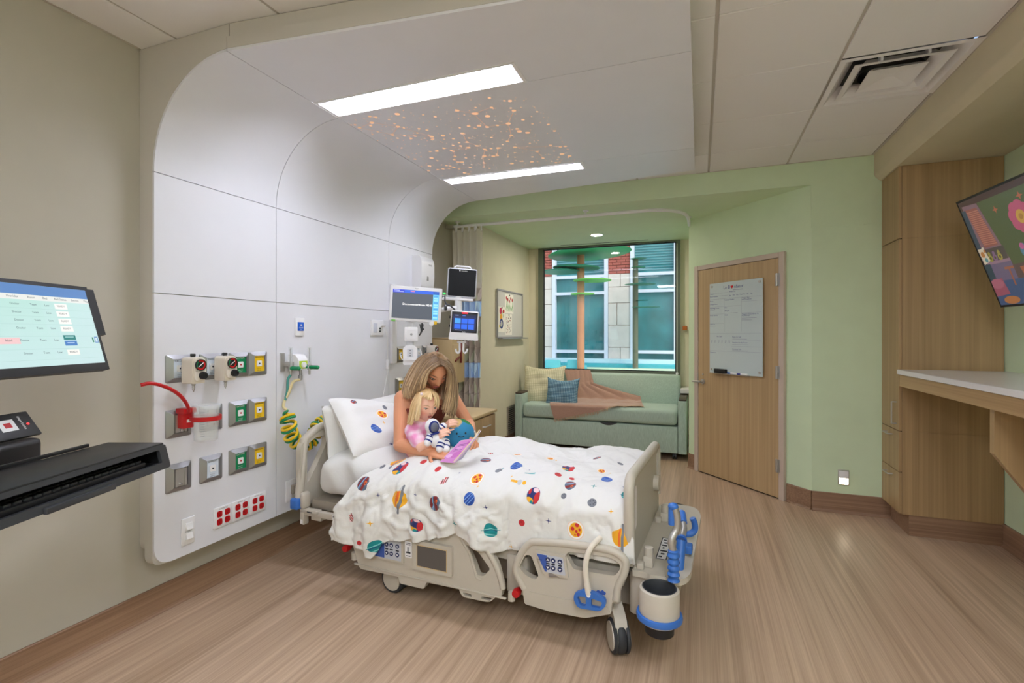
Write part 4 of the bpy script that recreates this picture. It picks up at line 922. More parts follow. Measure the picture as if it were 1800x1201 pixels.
keyb = MB(); tb(keyb, -.0105, .0105, -.0105, .0105, 0, .008, .002); km = None
kk = MB(); kk.box(-.0105, .0105, -.0105, .0105, 0, .008, .002); km = mesh('key', kk, M['charcoal'])
for i in range(22):
    for j in range(5):
        o = bpy.data.objects.new('key', km); COL.objects.link(o); o.parent = k_
        w = TMX @ Vector((-.645+.0265*i, -.135+.026*j, zt-.0525)); o.matrix_basis = Matrix.Translation(w-_base(k_)) @ Matrix.Rotation(math.atan2(E1.y, E1.x), 4, 'Z')
# badge reader on its shelf, and the black housing under it
RD = Vector((-2.0864, 0.9465, 1.1279)); 
t2 = thing('badge_reader', 'black badge reader with a red square logo resting above the keyboard tray', 'card reader', RD)
Rm = Matrix(((E1.x, EN.x*.6, EN.x*.8, RD.x), (E1.y, EN.y*.6, EN.y*.8, RD.y), (0, -.8, .6, RD.z), (0, 0, 0, 1)))
b = MB(); b.xf = Rm; b.box(-.10, .075, -.05, .045, -.012, .0, .004); part('case', b, M['black'], t2)
b = MB(); b.xf = Rm; b.box(-.038, .012, -.026, .016, 0, .0012); part('label', b, M['white'], t2, 0)
b = MB(); b.xf = Rm; b.box(-.024, -.002, -.014, .004, .0012, .002); part('logo', b, M['red'], t2, 0)
b = MB(); b.xf = Rm; b.text('imprivata', .014, (.030, -.034, .0008), (.0, 1, 0), (1, 0, 0)); part('print', b, M['inkwhite'], t2, 0, kind='stuff')
b = MB(); b.xf = Rm; b.cyl((.05, -.0, 0), (.05, -.0, .002), .004, n=10); part('status_light', b, P('lamp_red', (230, 30, 30), .4, emit=(240, 40, 40), es=1.5), t2)
b = MB(); q = Vector((-2.0933, 0.9439, 1.0301)); hm = Matrix(((E1.x, EN.x, 0, q.x), (E1.y, EN.y, 0, q.y), (0, 0, 1, q.z), (0, 0, 0, 1))); b.xf = hm; b.box(-.12, .055, -.10, .06, -.052, .055, .02, 3); part('housing', b, M['black'], t, 35)
# ================================================================ the hospital bed (bed frame: x head->foot, y near->far, z up)
def b2(*pts): return [(q[0], q[2]) for q in pts]
tB = -.12
BED = thing('hospital_bed', 'beige adjustable hospital bed with lowered side rails and blue handles', 'bed', (1.1, .43, 0), BEDM)
def side(u, v, d): return (u, d, v)
# base and deck
b = MB(); b.prism([rounded([(.42, .10), (2.02, .10), (2.02, .76), (.42, .76)], .05, 4)], lambda u, v, d: (u, v, d), .13, .27); b.box(.60, .9, .06, .12, .10, .17, .01); b.box(1.55, 1.9, .04, .12, .10, .2, .01); part('base_frame', b, M['bedframe'], BED)
b = MB(); b.box(.06, 2.02, .0, .86, .355, .415, .012); b.box(.5, 1.6, .15, .7, .26, .37, .01); part('deck', b, M['bedframe'], BED)
b = MB(); b.box(1.40, 1.52, -.06, .1, .14, .34, .02); b.box(1.60, 1.98, -.03, .05, .27, .36, .01); b.box(1.30, 1.46, -.05, .02, .30, .40, .01); part('shroud', b, M['bedgrey'], BED)
b = MB(); b.box(1.76, 1.80, -.02, .1, .28, .40, .005); b.cyl((1.68, .04, .27), (1.68, .04, .40), .04, n=14); b.cyl((1.9, .02, .3), (1.9, .02, .42), .02, n=10); part('actuator', b, M['black'], BED)
b = MB(); b.box(.015, .42, -.045, -.01, .325, .362, .006); b.box(.02, .16, -.055, -.012, .345, .368, .006); b.box(.015, .05, -.05, -.01, .268, .345, .005); b.box(.09, .17, -.035, .2, .30, .33, .006); part('head_bracket', b, M['bedgrey'], BED)
b = MB(); b.box(.27, .35, -.0462, -.0452, .330, .358); b.box(.022, .04, -.0512, -.0502, .275, .30); part('label', b, M['white'], BED, 0)
b = MB(); b.box(.275, .345, -.0470, -.0464, .346, .356); b.box(.28, .34, -.0470, -.0464, .334, .337); b.box(.08, .12, -.0564, -.0552, .352, .358); part('label_print', b, M['ink'], BED, 0, kind='stuff')
# headboard
hb = rounded([(-.045, .40), (.06, .36), (.86, .36), (.93, .40), (.94, .74), (.84, .835), (.12, .835), (-.045, .755)], [.02, .05, .05, .02, .05, .06, .06, .05], 5)
hole = rounded([(.005, .50), (.005, .745), (.07, .775), (.165, .775), (.165, .72), (.07, .58)], [.02, .03, .02, .02, .03, .04], 4)
hole2 = [(.895-u, v) for u, v in reversed(hole)]
b = MB(); b.prism([hb, hole, hole2], lambda u, v, d: (d, u, v), -.02, .02); part('headboard', b, M['bedgrey'], BED, 30)
rim = [(.0, u, v) for u, v in rounded([(-.045, .40), (-.045, .755), (.12, .835), (.84, .835), (.94, .74), (.94, .40)], [0, .05, .06, .06, .05, 0], 5)][6:-6]
b = MB(); b.tube([(0, -.04, .42)]+rim+[(0, .935, .42)], .026, 12); hrim = part('headboard_rail', b, M['bedgrey'], BED)
b = MB(); b.box(.02, .062, -.062, .0, .365, .465, .018, 3); part('headboard_foot', b, M['bedgrey'], BED)
b = MB(); b.box(-.035, .03, -.085, -.02, .362, .43, .014, 3); part('bumper', b, M['bedblue'], BED, label='blue corner bumper')
# footboard
fb = rounded([(-.055, .375), (.82, .375), (.830, .60), (.815, .765), (-.085, .785), (-.085, .62)], [.02, .02, .1, .09, .09, .1], 7)
s1 = rounded([(-.035, .53), (-.035, .735), (.045, .735), (.045, .53)], .035, 5); s2 = rounded([(.715, .53), (.715, .725), (.785, .725), (.785, .53)], .035, 5)
b = MB(); b.prism([fb, s1, s2], lambda u, v, d: (d, u, v), 2.0, 2.026); part('footboard', b, M['bedgrey'], BED, 30)
b = MB(); pts = [(2.013, u, v) for u, v in rounded([(-.062, .46), (-.085, .62), (-.085, .785), (.815, .765), (.830, .60), (.822, .46)], [0, .1, .09, .09, .1, 0], 7)]; b.tube(pts, .024, 12); part('footboard_rail', b, M['bedgrey'], BED)
b = MB(); b.cyl((2.024, .62, .58), (2.055, .62, .58), .045, n=20); part('footboard_boss', b, M['bedgrey'], BED)
# side rails, lowered
hr = rounded(b2((0.4796, -0.1200, 0.2735), (0.5359, -0.1200, 0.1246), (0.7966, -0.1200, 0.1308), (0.8077, -0.1200, 0.0964), (0.9586, -0.1200, 0.0968), (0.9762, -0.1200, 0.1360), (1.4008, -0.1200, 0.1426), (1.4130, -0.1200, 0.1949), (1.3763, -0.1200, 0.3238), (1.2920, -0.1200, 0.3931), (1.1956, -0.1200, 0.4257), (1.0453, -0.1200, 0.4253), (0.6068, -0.1200, 0.4041)), [.02, .02, .005, .01, .012, .005, .01, .02, .05, .05, .05, .04, .03], 4)
hh = rounded(b2((1.2022, -0.1200, 0.3724), (1.2698, -0.1200, 0.3555), (1.3453, -0.1200, 0.2735), (1.3078, -0.1200, 0.2327), (1.2762, -0.1200, 0.2294), (1.2506, -0.1200, 0.2926)), [.008, .03, .012, .01, .012, .03], 4)
b = MB(); b.prism([hr, hh], side, -.12, -.085)
b.prism([rounded(b2((1.1661, -0.1200, 0.1391), (1.1858, -0.1200, 0.1030), (1.3391, -0.1200, 0.1072), (1.3763, -0.1200, 0.1430)), [.01, .02, .02, .01], 4), rounded(b2((1.1891, -0.1200, 0.1266), (1.1956, -0.1200, 0.1136), (1.2410, -0.1200, 0.1146), (1.2378, -0.1200, 0.1281)), .004, 2), rounded(b2((1.2952, -0.1200, 0.1288), (1.2952, -0.1200, 0.1147), (1.3453, -0.1200, 0.1169), (1.3515, -0.1200, 0.1322)), .004, 2)], side, -.118, -.10)
RAIL1 = part('side_rail', b, M['bedgrey'], BED, 30, 'head end side rail with control panels')
ro = [(1.0793, -0.1200, 0.4247), (1.1956, -0.1200, 0.4200), (1.2698, -0.1200, 0.4007), (1.3329, -0.1200, 0.3523), (1.3793, -0.1200, 0.2826), (1.4038, -0.1200, 0.2180), (1.4099, -0.1200, 0.1888)]
b = MB(); b.tube(spline([(q[0], -.114, q[2]) for q in ro], 6), .015, 10); part('rail_grip', b, M['bedgrey'], RAIL1)
ri = [(1.1727, -0.1200, 0.3991), (1.2249, -0.1200, 0.3335), (1.2538, -0.1200, 0.2591), (1.2698, -0.1200, 0.2168), (1.2952, -0.1200, 0.2105)]
b = MB(); b.tube(spline([(q[0], -.114, q[2]) for q in ri], 6), .009, 8); part('rail_inner_grip', b, M['bedgrey'], RAIL1)
b = MB(); b.box(.50, 1.43, -.126, -.112, .142, .152, .004); b.cyl((.485, -.10, .16), (.485, -.10, .20), .018, n=12); b.cyl((1.455, -.11, .14), (1.455, -.11, .18), .018, n=12); part('rail_lower_bead', b, M['bedgrey'], RAIL1)
M['kpad'] = P('keypad_grey', (190, 194, 204), .45); M['kblue'] = P('keypad_blue', (60, 92, 172), .45); M['arrowk'] = P('keypad_navy', (36, 48, 96), .5)
def keypad(par, s0, s1, z0, z1, y, skew=0.0, cut=0.0):
    k = thing if False else None
    b = MB(); b.prism([rounded([(s0-.012-skew, z0-.012), (s1+.012, z0-.012), (s1+.012-cut, z1+.012), (s0-.012, z1+.012)], .008, 3)], side, y, y+.012); part('keypad_bezel', b, M['bedgrey'], par, 30)
    b = MB(); b.prism([rounded([(s0-skew, z0), (s1, z0), (s1-cut, z1), (s0, z1)], .006, 3)], side, y-.0012, y+.002); part('keypad', b, M['kpad'], par, 0)
    w = s1-s0
    b = MB(); b.prism([[(s0-skew*.95, z0+.002), (s0+w*.36, z0+.002), (s0+w*.36, z1-.002), (s0+.002, z1-.002)]], side, y-.0020, y); part('keypad_panel', b, M['kblue'], par, 0)
    for c in (.45, .63, .86):
        for r in (.30, .74):
            cx, cz = s0+w*c-cut*.5, z0+(z1-z0)*r; rr = min(.0115, w*.085)
            b = MB(); b.cyl((cx, y-.0035, cz), (cx, y-.001, cz), rr, n=14); kk_ = part('key', b, M['arrowk'], par)
            sg = 1 if r > .5 else -1; t_ = rr*.62; b = MB(); b.prism([[(cx-t_, cz-sg*t_*.5), (cx+t_, cz-sg*t_*.5), (cx, cz+sg*t_*.8)]], side, y-.0044, y-.003); part('key_arrow', b, M['white'], kk_, 0)
    b = MB(); zc = (z0+z1)/2
    for c in (.45, .63, .86): b.box(s0+w*(c-.06)-cut*.5, s0+w*(c+.06)-cut*.5, y-.0022, y-.001, zc-.002, zc+.004)
    b.text('LOCK', (z1-z0)*.11, (s0+w*.04, y-.0024, z0+(z1-z0)*.62), (1, 0, 0), (0, 0, 1)); part('keypad_print', b, M['ink'], par, 0, kind='stuff')
keypad(RAIL1 if False else BED, .655, .825, .222, .325, -.1325)
lb = MB(); lb.prism([rounded([(.842, .245), (.885, .245), (.885, .33), (.842, .33)], .004, 3)], side, -.1225, -.12); part('label', lb, M['white'], BED, 0)
lb = MB(); lb.box(.850, .877, -.1235, -.1225, .268, .276); lb.box(.858, .864, -.1235, -.1225, .276, .300); lb.box(.850, .877, -.1235, -.1225, .312, .315); lb.box(.850, .877, -.1235, -.1225, .253, .256); lb.box(.850, .877, -.1235, -.1225, .320, .323); part('label_print', lb, M['ink'], BED, 0, kind='stuff')
b = MB(); b.prism([rounded([(.905, .200), (1.137, .200), (1.137, .352), (.905, .352)], .01, 3)], side, -.140, -.12); part('screen_housing', b, M['bedgrey'], BED, 30)
b = MB(); b.prism([[(.928, .220), (1.110, .220), (1.110, .333), (.928, .333)], [(.932, .224), (.932, .329), (1.106, .329), (1.106, .224)]], side, -.1415, -.139); part('screen_rim', b, M['tan'], BED, 0)
b = MB(); b.box(.932, 1.106, -.1408, -.139, .224, .329); part('bed_screen', b, P('bed_screen', (92, 88, 86), .25), BED, 0)
fr = rounded(b2((1.4612, -0.1200, 0.2980), (1.4910, -0.1200, 0.3772), (1.5351, -0.1200, 0.4337), (1.5786, -0.1200, 0.4544), (1.9047, -0.1200, 0.4801), (1.9606, -0.1200, 0.4770), (2.0055, -0.1200, 0.4474), (2.0179, -0.1200, 0.4122), (2.0080, -0.1200, 0.3655), (1.9832, -0.1200, 0.3081), (1.9732, -0.1200, 0.2509), (1.9455, -0.1200, 0.2374), (1.9404, -0.1200, 0.1859), (1.8213, -0.1200, 0.1412), (1.6580, -0.1200, 0.1333), (1.5263, -0.1200, 0.1420), (1.5146, -0.1200, 0.2156)), [.02, .02, .02, .02, .02, .02, .02, .02, .02, .03, .008, .005, .01, .01, .01, .01, .02], 3)
h1 = rounded(b2((1.4969, -0.1200, 0.3101), (1.5293, -0.1200, 0.3758), (1.5526, -0.1200, 0.3799), (1.5642, -0.1200, 0.3712), (1.5987, -0.1200, 0.2862), (1.5815, -0.1200, 0.2668), (1.5351, -0.1200, 0.2793)), .012, 3)
h2 = rounded(b2((1.7299, -0.1200, 0.4112), (1.7463, -0.1200, 0.4298), (1.9252, -0.1200, 0.4381), (1.9707, -0.1200, 0.4236), (1.9857, -0.1200, 0.4013), (1.9581, -0.1200, 0.3584), (1.7679, -0.1200, 0.3528)), .014, 3)
b = MB(); b.prism([fr, h1, h2], side, -.12, -.085); RAIL2 = part('side_rail', b, M['bedgrey'], BED, 30, 'foot end side rail with grip and keypad')
ro = [(1.5234, -0.1200, 0.2119), (1.4791, -0.1200, 0.2931), (1.5087, -0.1200, 0.3776), (1.5497, -0.1200, 0.4307), (1.5872, -0.1200, 0.4451), (1.7463, -0.1200, 0.4611), (1.8996, -0.1200, 0.4666), (1.9556, -0.1200, 0.4611), (1.9956, -0.1200, 0.4381), (2.0031, -0.1200, 0.4070), (1.9931, -0.1200, 0.3652), (1.9707, -0.1200, 0.3131), (1.9606, -0.1200, 0.2507)]
b = MB(); b.tube(spline([(q[0], -.112, q[2]) for q in ro], 6), .0175, 12); part('rail_grip', b, M['bedgrey'], RAIL2)
b = MB(); b.prism([rounded(b2((1.5497, -0.1200, 0.2065), (1.9303, -0.1200, 0.2139), (1.9353, -0.1200, 0.1898), (1.5439, -0.1200, 0.1512)), .005, 2)], side, -.124, -.119); part('rail_lower_bead', b, M['bedgrey'], RAIL2)
keypad(BED, 1.592, 1.735, .322, .402, -.1325, -.045, .014)
b = MB(); b.prism([rounded([(1.655, .300), (1.70, .312), (1.665, .322), (1.65, .318)], .004, 2)], side, -.1335, -.12); part('keypad_tab', b, M['alu'], BED, 0)
b = MB(); b.prism([[(1.865, .258), (1.915, .266), (1.918, .276), (1.902, .286), (1.894, .278), (1.882, .282), (1.866, .268)]], side, -.1218, -.119); part('icon', b, M['kblue'], BED, 0)
for q in ((0.4374, -0.1000, 0.2203), (1.4825, -0.1000, 0.1833)):
    b = MB(); b.lathe([(.0001, -.03), (.018, -.03), (.022, -.01), (.014, .02), (.0001, .02)], 16, (q[0], q[1], q[2]), 'Y'); part('brake_knob', b, M['red'], BED, label='red knob')
# emergency release: cable with a blue handle hanging over the rail
b = MB(); b.tube(spline([(1.885, -.09, .505), (1.862, -.14, .485), (1.842, -.155, .44), (1.835, -.158, .38), (1.845, -.158, .30), (1.85, -.158, .275)], 8), [.0125]*30+[.014]*11, 10); part('release_cable', b, M['offwhite'], BED)
ho = rounded([(1.825, .290), (1.875, .290), (1.925, .272), (1.928, .245), (1.905, .212), (1.80, .206), (1.782, .240), (1.785, .268)], [.01, .01, .015, .01, .02, .02, .01, .015], 4)
g1 = rounded([(1.798, .258), (1.838, .262), (1.838, .222), (1.812, .222)], .008, 3); g2 = rounded([(1.862, .262), (1.912, .254), (1.902, .226), (1.862, .224)], .008, 3)
b = MB(); b.prism([ho, g1, g2], side, -.166, -.148); rh = part('release_handle', b, M['bedblue'], BED, 30, 'blue handle')
b = MB(); b.cyl((1.85, -.1672, .272), (1.85, -.165, .272), .009, n=14); part('handle_badge', b, M['white'], rh)
# foot end platform with cup holders
pf = rounded([(2.02, -.06), (2.09, -.06), (2.10, -.073), (2.235, -.073), (2.265, .0), (2.27, .80), (2.23, .93), (2.05, .93), (2.02, .86)], [.01, .03, .02, .05, .1, .1, .08, .05, .02], 5)
b = MB(); b.prism([pf], lambda u, v, d: (u, v, d), .345, .372); b.prism([rounded([(2.0, -.03), (2.16, -.03), (2.2, .1), (2.2, .7), (2.16, .9), (2.0, .9)], .04, 4)], lambda u, v, d: (u, v, d), .16, .346); part('foot_platform', b, M['bedgrey'], BED, 30)
for cy, cx in ((-.155, 2.152), (.90, 2.115)):
    b = MB(); b.lathe([(.066, .362), (.071, .3655), (.080, .360), (.083, .350), (.082, .262), (.078, .226), (.062, .226), (.062, .24)], 32, (cx, cy, 0), caps=False); ch = part('cup_holder', b, M['bedgrey'], BED)
    b = MB(); b.lathe([(.071, .3662), (.0665, .3672), (.064, .362), (.060, .26), (.0001, .26)], 32, (cx, cy, 0), caps=False); part('cup_liner', b, M['charcoal'], ch)
    b = MB(); b.lathe([(.083, .262), (.092, .260), (.095, .250), (.093, .238), (.083, .232)], 32, (cx, cy, 0), caps=False); part('bumper_ring', b, M['bedblue'], ch)
    b = MB(); b.lathe([(.062, .235), (.060, .18), (.052, .174), (.0001, .174)], 28, (cx, cy, 0)); part('roller', b, M['black'], ch)
q0 = (2.1120, 0.1440, 0.3720); 
b = MB(); b.box(2.105, 2.150, .10, .36, .372, .3735); part('label', b, M['white'], BED, 0)
b = MB(); b.prism([[(2.103, .098), (2.152, .098), (2.152, .362), (2.103, .362)], [(2.107, .102), (2.107, .358), (2.148, .358), (2.148, .102)]], lambda u, v, d: (u, v, d), .3736, .374)
for k in range(7): b.box(2.113+.006*(k % 2), 2.128+.008*(k % 3), .12+.034*k, .135+.034*k, .3736, .374)
part('label_print', b, M['ink'], BED, 0, kind='stuff')
for y in (.01, .62):
    b = MB(); b.box(2.062, 2.105, y-.025, y+.03, .372, .42, .006); b.lathe([(.0001, .462), (.012, .462), (.020, .458), (.020, .41)], 14, (2.085, y, 0)); b.box(2.04, 2.07, y-.055, y-.02, .372, .40, .004); part('post_socket', b, M['bedgrey'], BED)
b = MB(); b.cyl((2.185, -.06, .372), (2.185, -.06, .377), .020, n=18); part('socket_cap', b, M['bedgrey'], BED)
# push handles
g = (2.2037, -0.0986, 0.3940); 
pts = [(2.2037, -0.0986, 0.3940), (2.2015, -0.0996, 0.5056), (2.1948, -0.1025, 0.5492), (2.2138, -0.0832, 0.5939), (2.2161, -0.0823, 0.6426), (2.2071, -0.0862, 0.6840)]
hp_ = [Vector(p_) for p_ in pts]; hp_[0].z = .374
b = MB(); prof = []; L = (hp_[1].z-hp_[0].z)
for k in range(25): f = k/24; prof.append((.0235+.003*math.cos(f*2*PI*5) if f < .97 else .018, hp_[0].z+.004+L*f))
b.lathe([(.0001, prof[0][1])]+prof+[(.0001, prof[-1][1])], 18, (hp_[0].x, hp_[0].y, 0)); part('push_grip', b, M['bedblue'], BED, label='blue ribbed grip')
b = MB(); b.tube(spline([(hp_[0].x, hp_[0].y, hp_[1].z-.01)]+[tuple(q) for q in hp_[2:]], 6), .0155, 12); part('push_handle', b, M['steel'], BED)
b = MB(); q = hp_[-1]; b.cyl((q.x-.012, q.y+.004, q.z-.075), (q.x-.012, q.y+.004, q.z+.002), .015, n=14); b.ell((q.x-.006, q.y+.002, q.z+.004), .022, .020, .017, 16, 10); part('push_handle_cap', b, M['bedblue'], BED)
f1, f2, f3, f4 = [Vector(q) for q in ((2.2124, 0.0362, 0.3641), (2.2197, 0.0939, 0.4793), (2.2266, 0.1624, 0.5084), (2.2140, 0.2224, 0.5347))]
b = MB(); b.tube([f1, f2], [.022, .021], 14); b.tube([f2, f2+(f3-f2)*.2], [.026, .022], 14); part('push_grip', b, M['bedblue'], BED, label='blue folded grip')
b = MB(); b.tube([f2, f3, f4], .014, 10); part('push_handle', b, M['steel'], BED)
b = MB(); b.tube([f3.lerp(f4, .55), f4+(f4-f3)*.5], [.018, .019], 12); b.ell(f4+(f4-f3)*.5, .019, .019, .019, 12, 8); part('push_handle_cap', b, M['bedblue'], BED)
hk = [(2.2018, 0.3698, 0.4074), (2.2338, 0.3838, 0.4045), (2.2579, 0.3943, 0.4249), (2.2579, 0.3943, 0.4599), (2.2472, 0.3897, 0.4861)]
b = MB(); b.tube(spline(hk, 6), .013, 10, flat=1.3); part('cable_hook', b, M['bedblue'], BED, label='blue hook')
b = MB(); q = (2.2547, 0.1965, 0.4058); b.box(q[0]-.03, q[0]+.006, q[1]-.03, q[1]+.03, q[2]-.02, q[2]+.02, .008); part('bumper', b, M['bedblue'], BED)
# casters
def caster(x, y, ang, r=.074):
    c, s_ = math.cos(ang), math.sin(ang); m = Matrix(((c, -s_, 0, x), (s_, c, 0, y), (0, 0, 1, 0), (0, 0, 0, 1)))
    b = MB(); b.xf = m
    b.lathe([(.0001, -.019), (.058, -.020), (.062, -.017), (.062, .017), (.058, .020), (.0001, .019)], 30, (0, 0, r), 'Y')
    b.prism([rounded([(-.045, r), (-.02, r-.05), (.05, r-.03), (.06, r+.02), (.03, r+.09), (-.045, r+.13), (-.09, r+.13), (-.09, r+.07)], .02, 4)], side, -.027, .027); hc = part('caster_housing', b, M['bedgrey'], BED, 30)
    b = MB(); b.xf = m; b.lathe([(.055, -.017), (.068, -.018), (.0735, -.010), (.074, .0), (.0735, .010), (.068, .018), (.055, .017)], 34, (0, 0, r), 'Y', False)
    for sg in (-1, 1): b.lathe([(.0735-.012, sg*.019), (.072, sg*.021), (.074, sg*.030), (.070, sg*.036), (.058, sg*.036), (.0001, sg*.034)], 34, (0, 0, r), 'Y', False)
    part('tyre', b, M['rubber'], BED)
    b = MB(); b.xf = m
    for sg in (-1, 1): b.lathe([(.060, sg*.0345), (.058, sg*.040), (.0001, sg*.042)], 30, (0, 0, r), 'Y', False)
    part('wheel_cover', b, M['bedgrey'], BED)
    b = MB(); b.cyl((x-.06*c, y-.06*s_, r+.11), (x-.06*c, y-.06*s_, .30), .03, n=16); part('caster_stem', b, M['bedgrey'], BED)
caster(1.965, -.075, R(-62)); caster(.715, -.03, R(175)); caster(1.95, .86, R(-40)); caster(.70, .84, R(150))

# ---------------------------------------------------------------- mattress, sheet, pillows, duvet
def mat_top(s): return .668+.075*math.exp(-((s-.36)/.20)**2)
b = MB(); NS, NA = 60, 44
def matt(u, v):
    s = .075+1.908*u; e = 1.0
    if u < .06: e = math.sqrt(max(0, 1-((.06-u)/.06)**2))**.8
    if u > .97: e = math.sqrt(max(0, 1-((u-.97)/.03)**2))**.8
    a = 2*PI*v; zt = mat_top(s); zb = .418; hz = (zt-zb)/2; cz = (zt+zb)/2
    p = 3.6; ca, sa = math.cos(a), math.sin(a)
    x = abs(ca)**(2/p)*math.copysign(1, ca); y = abs(sa)**(2/p)*math.copysign(1, sa)
    w = .015*math.sin(s*31+3*y)*math.exp(-((s-.4)/.3)**2)*(1 if ca < 0 else 0)
    f = .6+.4*e
    return (s, .425+(.445+w)*x*f, cz+hz*y*(e if y > 0 else .55+.45*e))
b.grid(matt, NS, NA)
t = single('mattress', b, M['cloth'], 'white sheeted mattress showing at the head end of the bed', 'mattress', (1.07, .42, .418), BEDM, smooth=60)
# print used on duvet and pillow
CO = dict(blue=(36, 84, 176), lblue=(150, 190, 235), navy=(34, 44, 110), red=(196, 36, 44), yel=(236, 172, 30), pink=(244, 206, 214), teal=(0, 134, 140), lteal=(130, 205, 205), maroon=(132, 36, 36), gray=(120, 124, 134), lgray=(196, 200, 206), slate=(86, 104, 128), orange=(232, 110, 40))
def planet(p, kind, x, y, r, rot=0., k=1.0):
    """k stretches across the cloth's second axis"""
    def inell(X, Y): return (1-np.sqrt(((X-x)/r)**2+((Y-y)/(r*k))**2))*r
    E = lambda c: p.ell(x, y, r, r*k, CO[c])
    cr, sr = math.cos(rot), math.sin(rot); P_ = lambda u, v: (x+r*(u*cr-v*sr), y+r*k*(u*sr+v*cr))
    L = lambda u0, v0, u1, v1, w, c: p.line(*P_(u0, v0), *P_(u1, v1), w*r, CO[c], inell)
    if kind == 'blue':
        E('blue'); [L(-1.1, v, 1.1, v, .07, 'lblue') for v in (-.45, -.1, .3)]; L(-1.1, -.30, 1.1, -.30, .05, 'navy'); L(-1.1, .55, 1.1, .55, .06, 'navy')
    elif kind == 'multi':
        E('navy'); p.ell(*P_(.75, .1), .55*r, .8*r*k, CO['red'], 0, inell); p.ell(*P_(-.35, .75), .7*r, .42*r*k, CO['yel'], .2, inell); p.ell(*P_(.05, -.7), .42*r, .28*r*k, CO['pink'], .3, inell); p.ell(*P_(.1, .9), .25*r, .3*r*k, CO['teal'], 0, inell); p.ell(*P_(-.75, -.35), .22*r, .4*r*k, CO['red'], 0, inell)
    elif kind == 'red': E('red'); p.ell(x-r*.2, y-r*.2*k, r*.35, r*.3*k, (170, 28, 36), 0, inell)
    elif kind == 'saturn':
        p.ell(x, y, r*1.55, r*.25, CO['lgray'], rot+PI/2); E('yel'); L(-.15, -1.2, -.15, 1.2, .22, 'orange'); L(.12, -1.5, .12, 1.5, .10, 'pink'); p.line(*P_(.22, -1.55), *P_(.22, 1.55), .30*r, CO['gray'])
    elif kind == 'crater':
        p.ell(x, y, r*1.35, r*1.35*k, (238, 205, 190)); p.ell(x, y, r*1.25, r*1.25*k, (245, 243, 240)); E('yel')
        for u, v, q in ((-.5, -.1, .28), (.2, -.7, .3), (.1, .2, .2), (.4, .6, .26), (.6, -.1, .18), (-.1, .7, .12)): p.ell(*P_(u, v), q*r, q*r*k, CO['red'], 0, inell)
    elif kind == 'teal':
        E('teal'); L(-1.2, -.05, 1.2, -.2, .16, 'lteal'); L(-1.2, .12, 1.2, -.0, .07, 'navy'); L(-1.2, .6, 1.2, .55, .2, 'lteal'); p.line(*P_(-1.25, .02), *P_(1.25, -.12), .06*r, CO['teal'])
    elif kind == 'jup':
        E('slate'); L(-.1, -1.2, .5, 1.2, .55, 'maroon'); L(-.55, -1.2, -.2, 1.2, .14, 'lblue'); L(-.75, -1, -.6, 1, .28, 'maroon'); p.ell(*P_(.3, -.35), .25*r, .3*r*k, CO['orange'], 0, inell); p.ell(*P_(.3, -.35), .13*r, .16*r*k, CO['maroon'], 0, inell)
    elif kind == 'moon':
        E('gray'); [p.ell(*P_(u, v), .16*r, .16*r*k, (84, 88, 98), 0, inell) for u, v in ((-.4, -.3), (.3, .3), (.2, -.5), (-.3, .5), (.6, -.1))]
    elif kind == 'meteor':
        for v, a, c_ in ((-.55, .8, 'maroon'), (-.1, 1.0, 'red'), (.35, .7, 'maroon'), (.7, .4, 'pink')): p.line(*P_(-a*.5, v-.3*a), *P_(a*.5, v+.3*a), .24*r, CO[c_])
    elif kind in ('starn', 'start', 'stary'):
        c = CO[{'starn': 'navy', 'start': 'teal', 'stary': 'yel'}[kind]]; q = .22
        pts = [(x+(r if j % 2 == 0 else r*q)*math.cos(j*PI/4), y+(r if j % 2 == 0 else r*q)*k*math.sin(j*PI/4)) for j in range(8)]; p.poly(pts, c)
    elif kind == 'comet': p.poly([P_(-1, .0), P_(.9, -.35), P_(1, .3)], CO['lteal']); p.line(*P_(-1, 0), *P_(.8, -.1), .2*r, CO['teal'])
    elif kind == 'sat':
        p.poly([P_(-1.5, -.2), P_(-.3, -.3), P_(-.3, .25), P_(-1.5, .2)], CO['yel']); p.ell(x, y, r*.4, r*.5*k, CO['lgray']); p.ell(*P_(.9, 0), r*.35, r*.35*k, CO['yel'])
# duvet: head edge, foot edge, hem
# -- duvet shape
HEM = [(.30, .27), *[(q[0], q[2]) for q in ((0.4438, -0.1300, 0.2969), (0.4965, -0.1300, 0.2864), (0.6652, -0.1300, 0.2305), (0.7222, -0.1300, 0.3080), (0.7670, -0.1300, 0.3337), (0.9230, -0.1300, 0.3503), (1.0104, -0.1300, 0.3705), (1.1620, -0.1300, 0.4297), (1.2281, -0.1200, 0.4053), (1.3027, -0.1100, 0.3741), (1.3387, -0.1000, 0.3510), (1.4481, -0.0900, 0.3744), (1.5190, -0.0800, 0.3744))], (1.65, .40), (1.80, .40), (1.95, .40), (2.2, .41)]
HS = np.array(HEM)
def hem(s): return float(np.interp(s, HS[:, 0], HS[:, 1]))
def head_edge(y): return float(np.interp(y, [-.5, -.40, -.20, -.06, .02, .12, .20, .45, .8, 1.1], [.40, .40, .45, .52, .60, .70, .76, .82, .80, .78]))
def foot_edge(y): return float(np.interp(y, [-.5, -.2, 0, 1.0], [2.04, 2.035, 1.985, 1.985]))
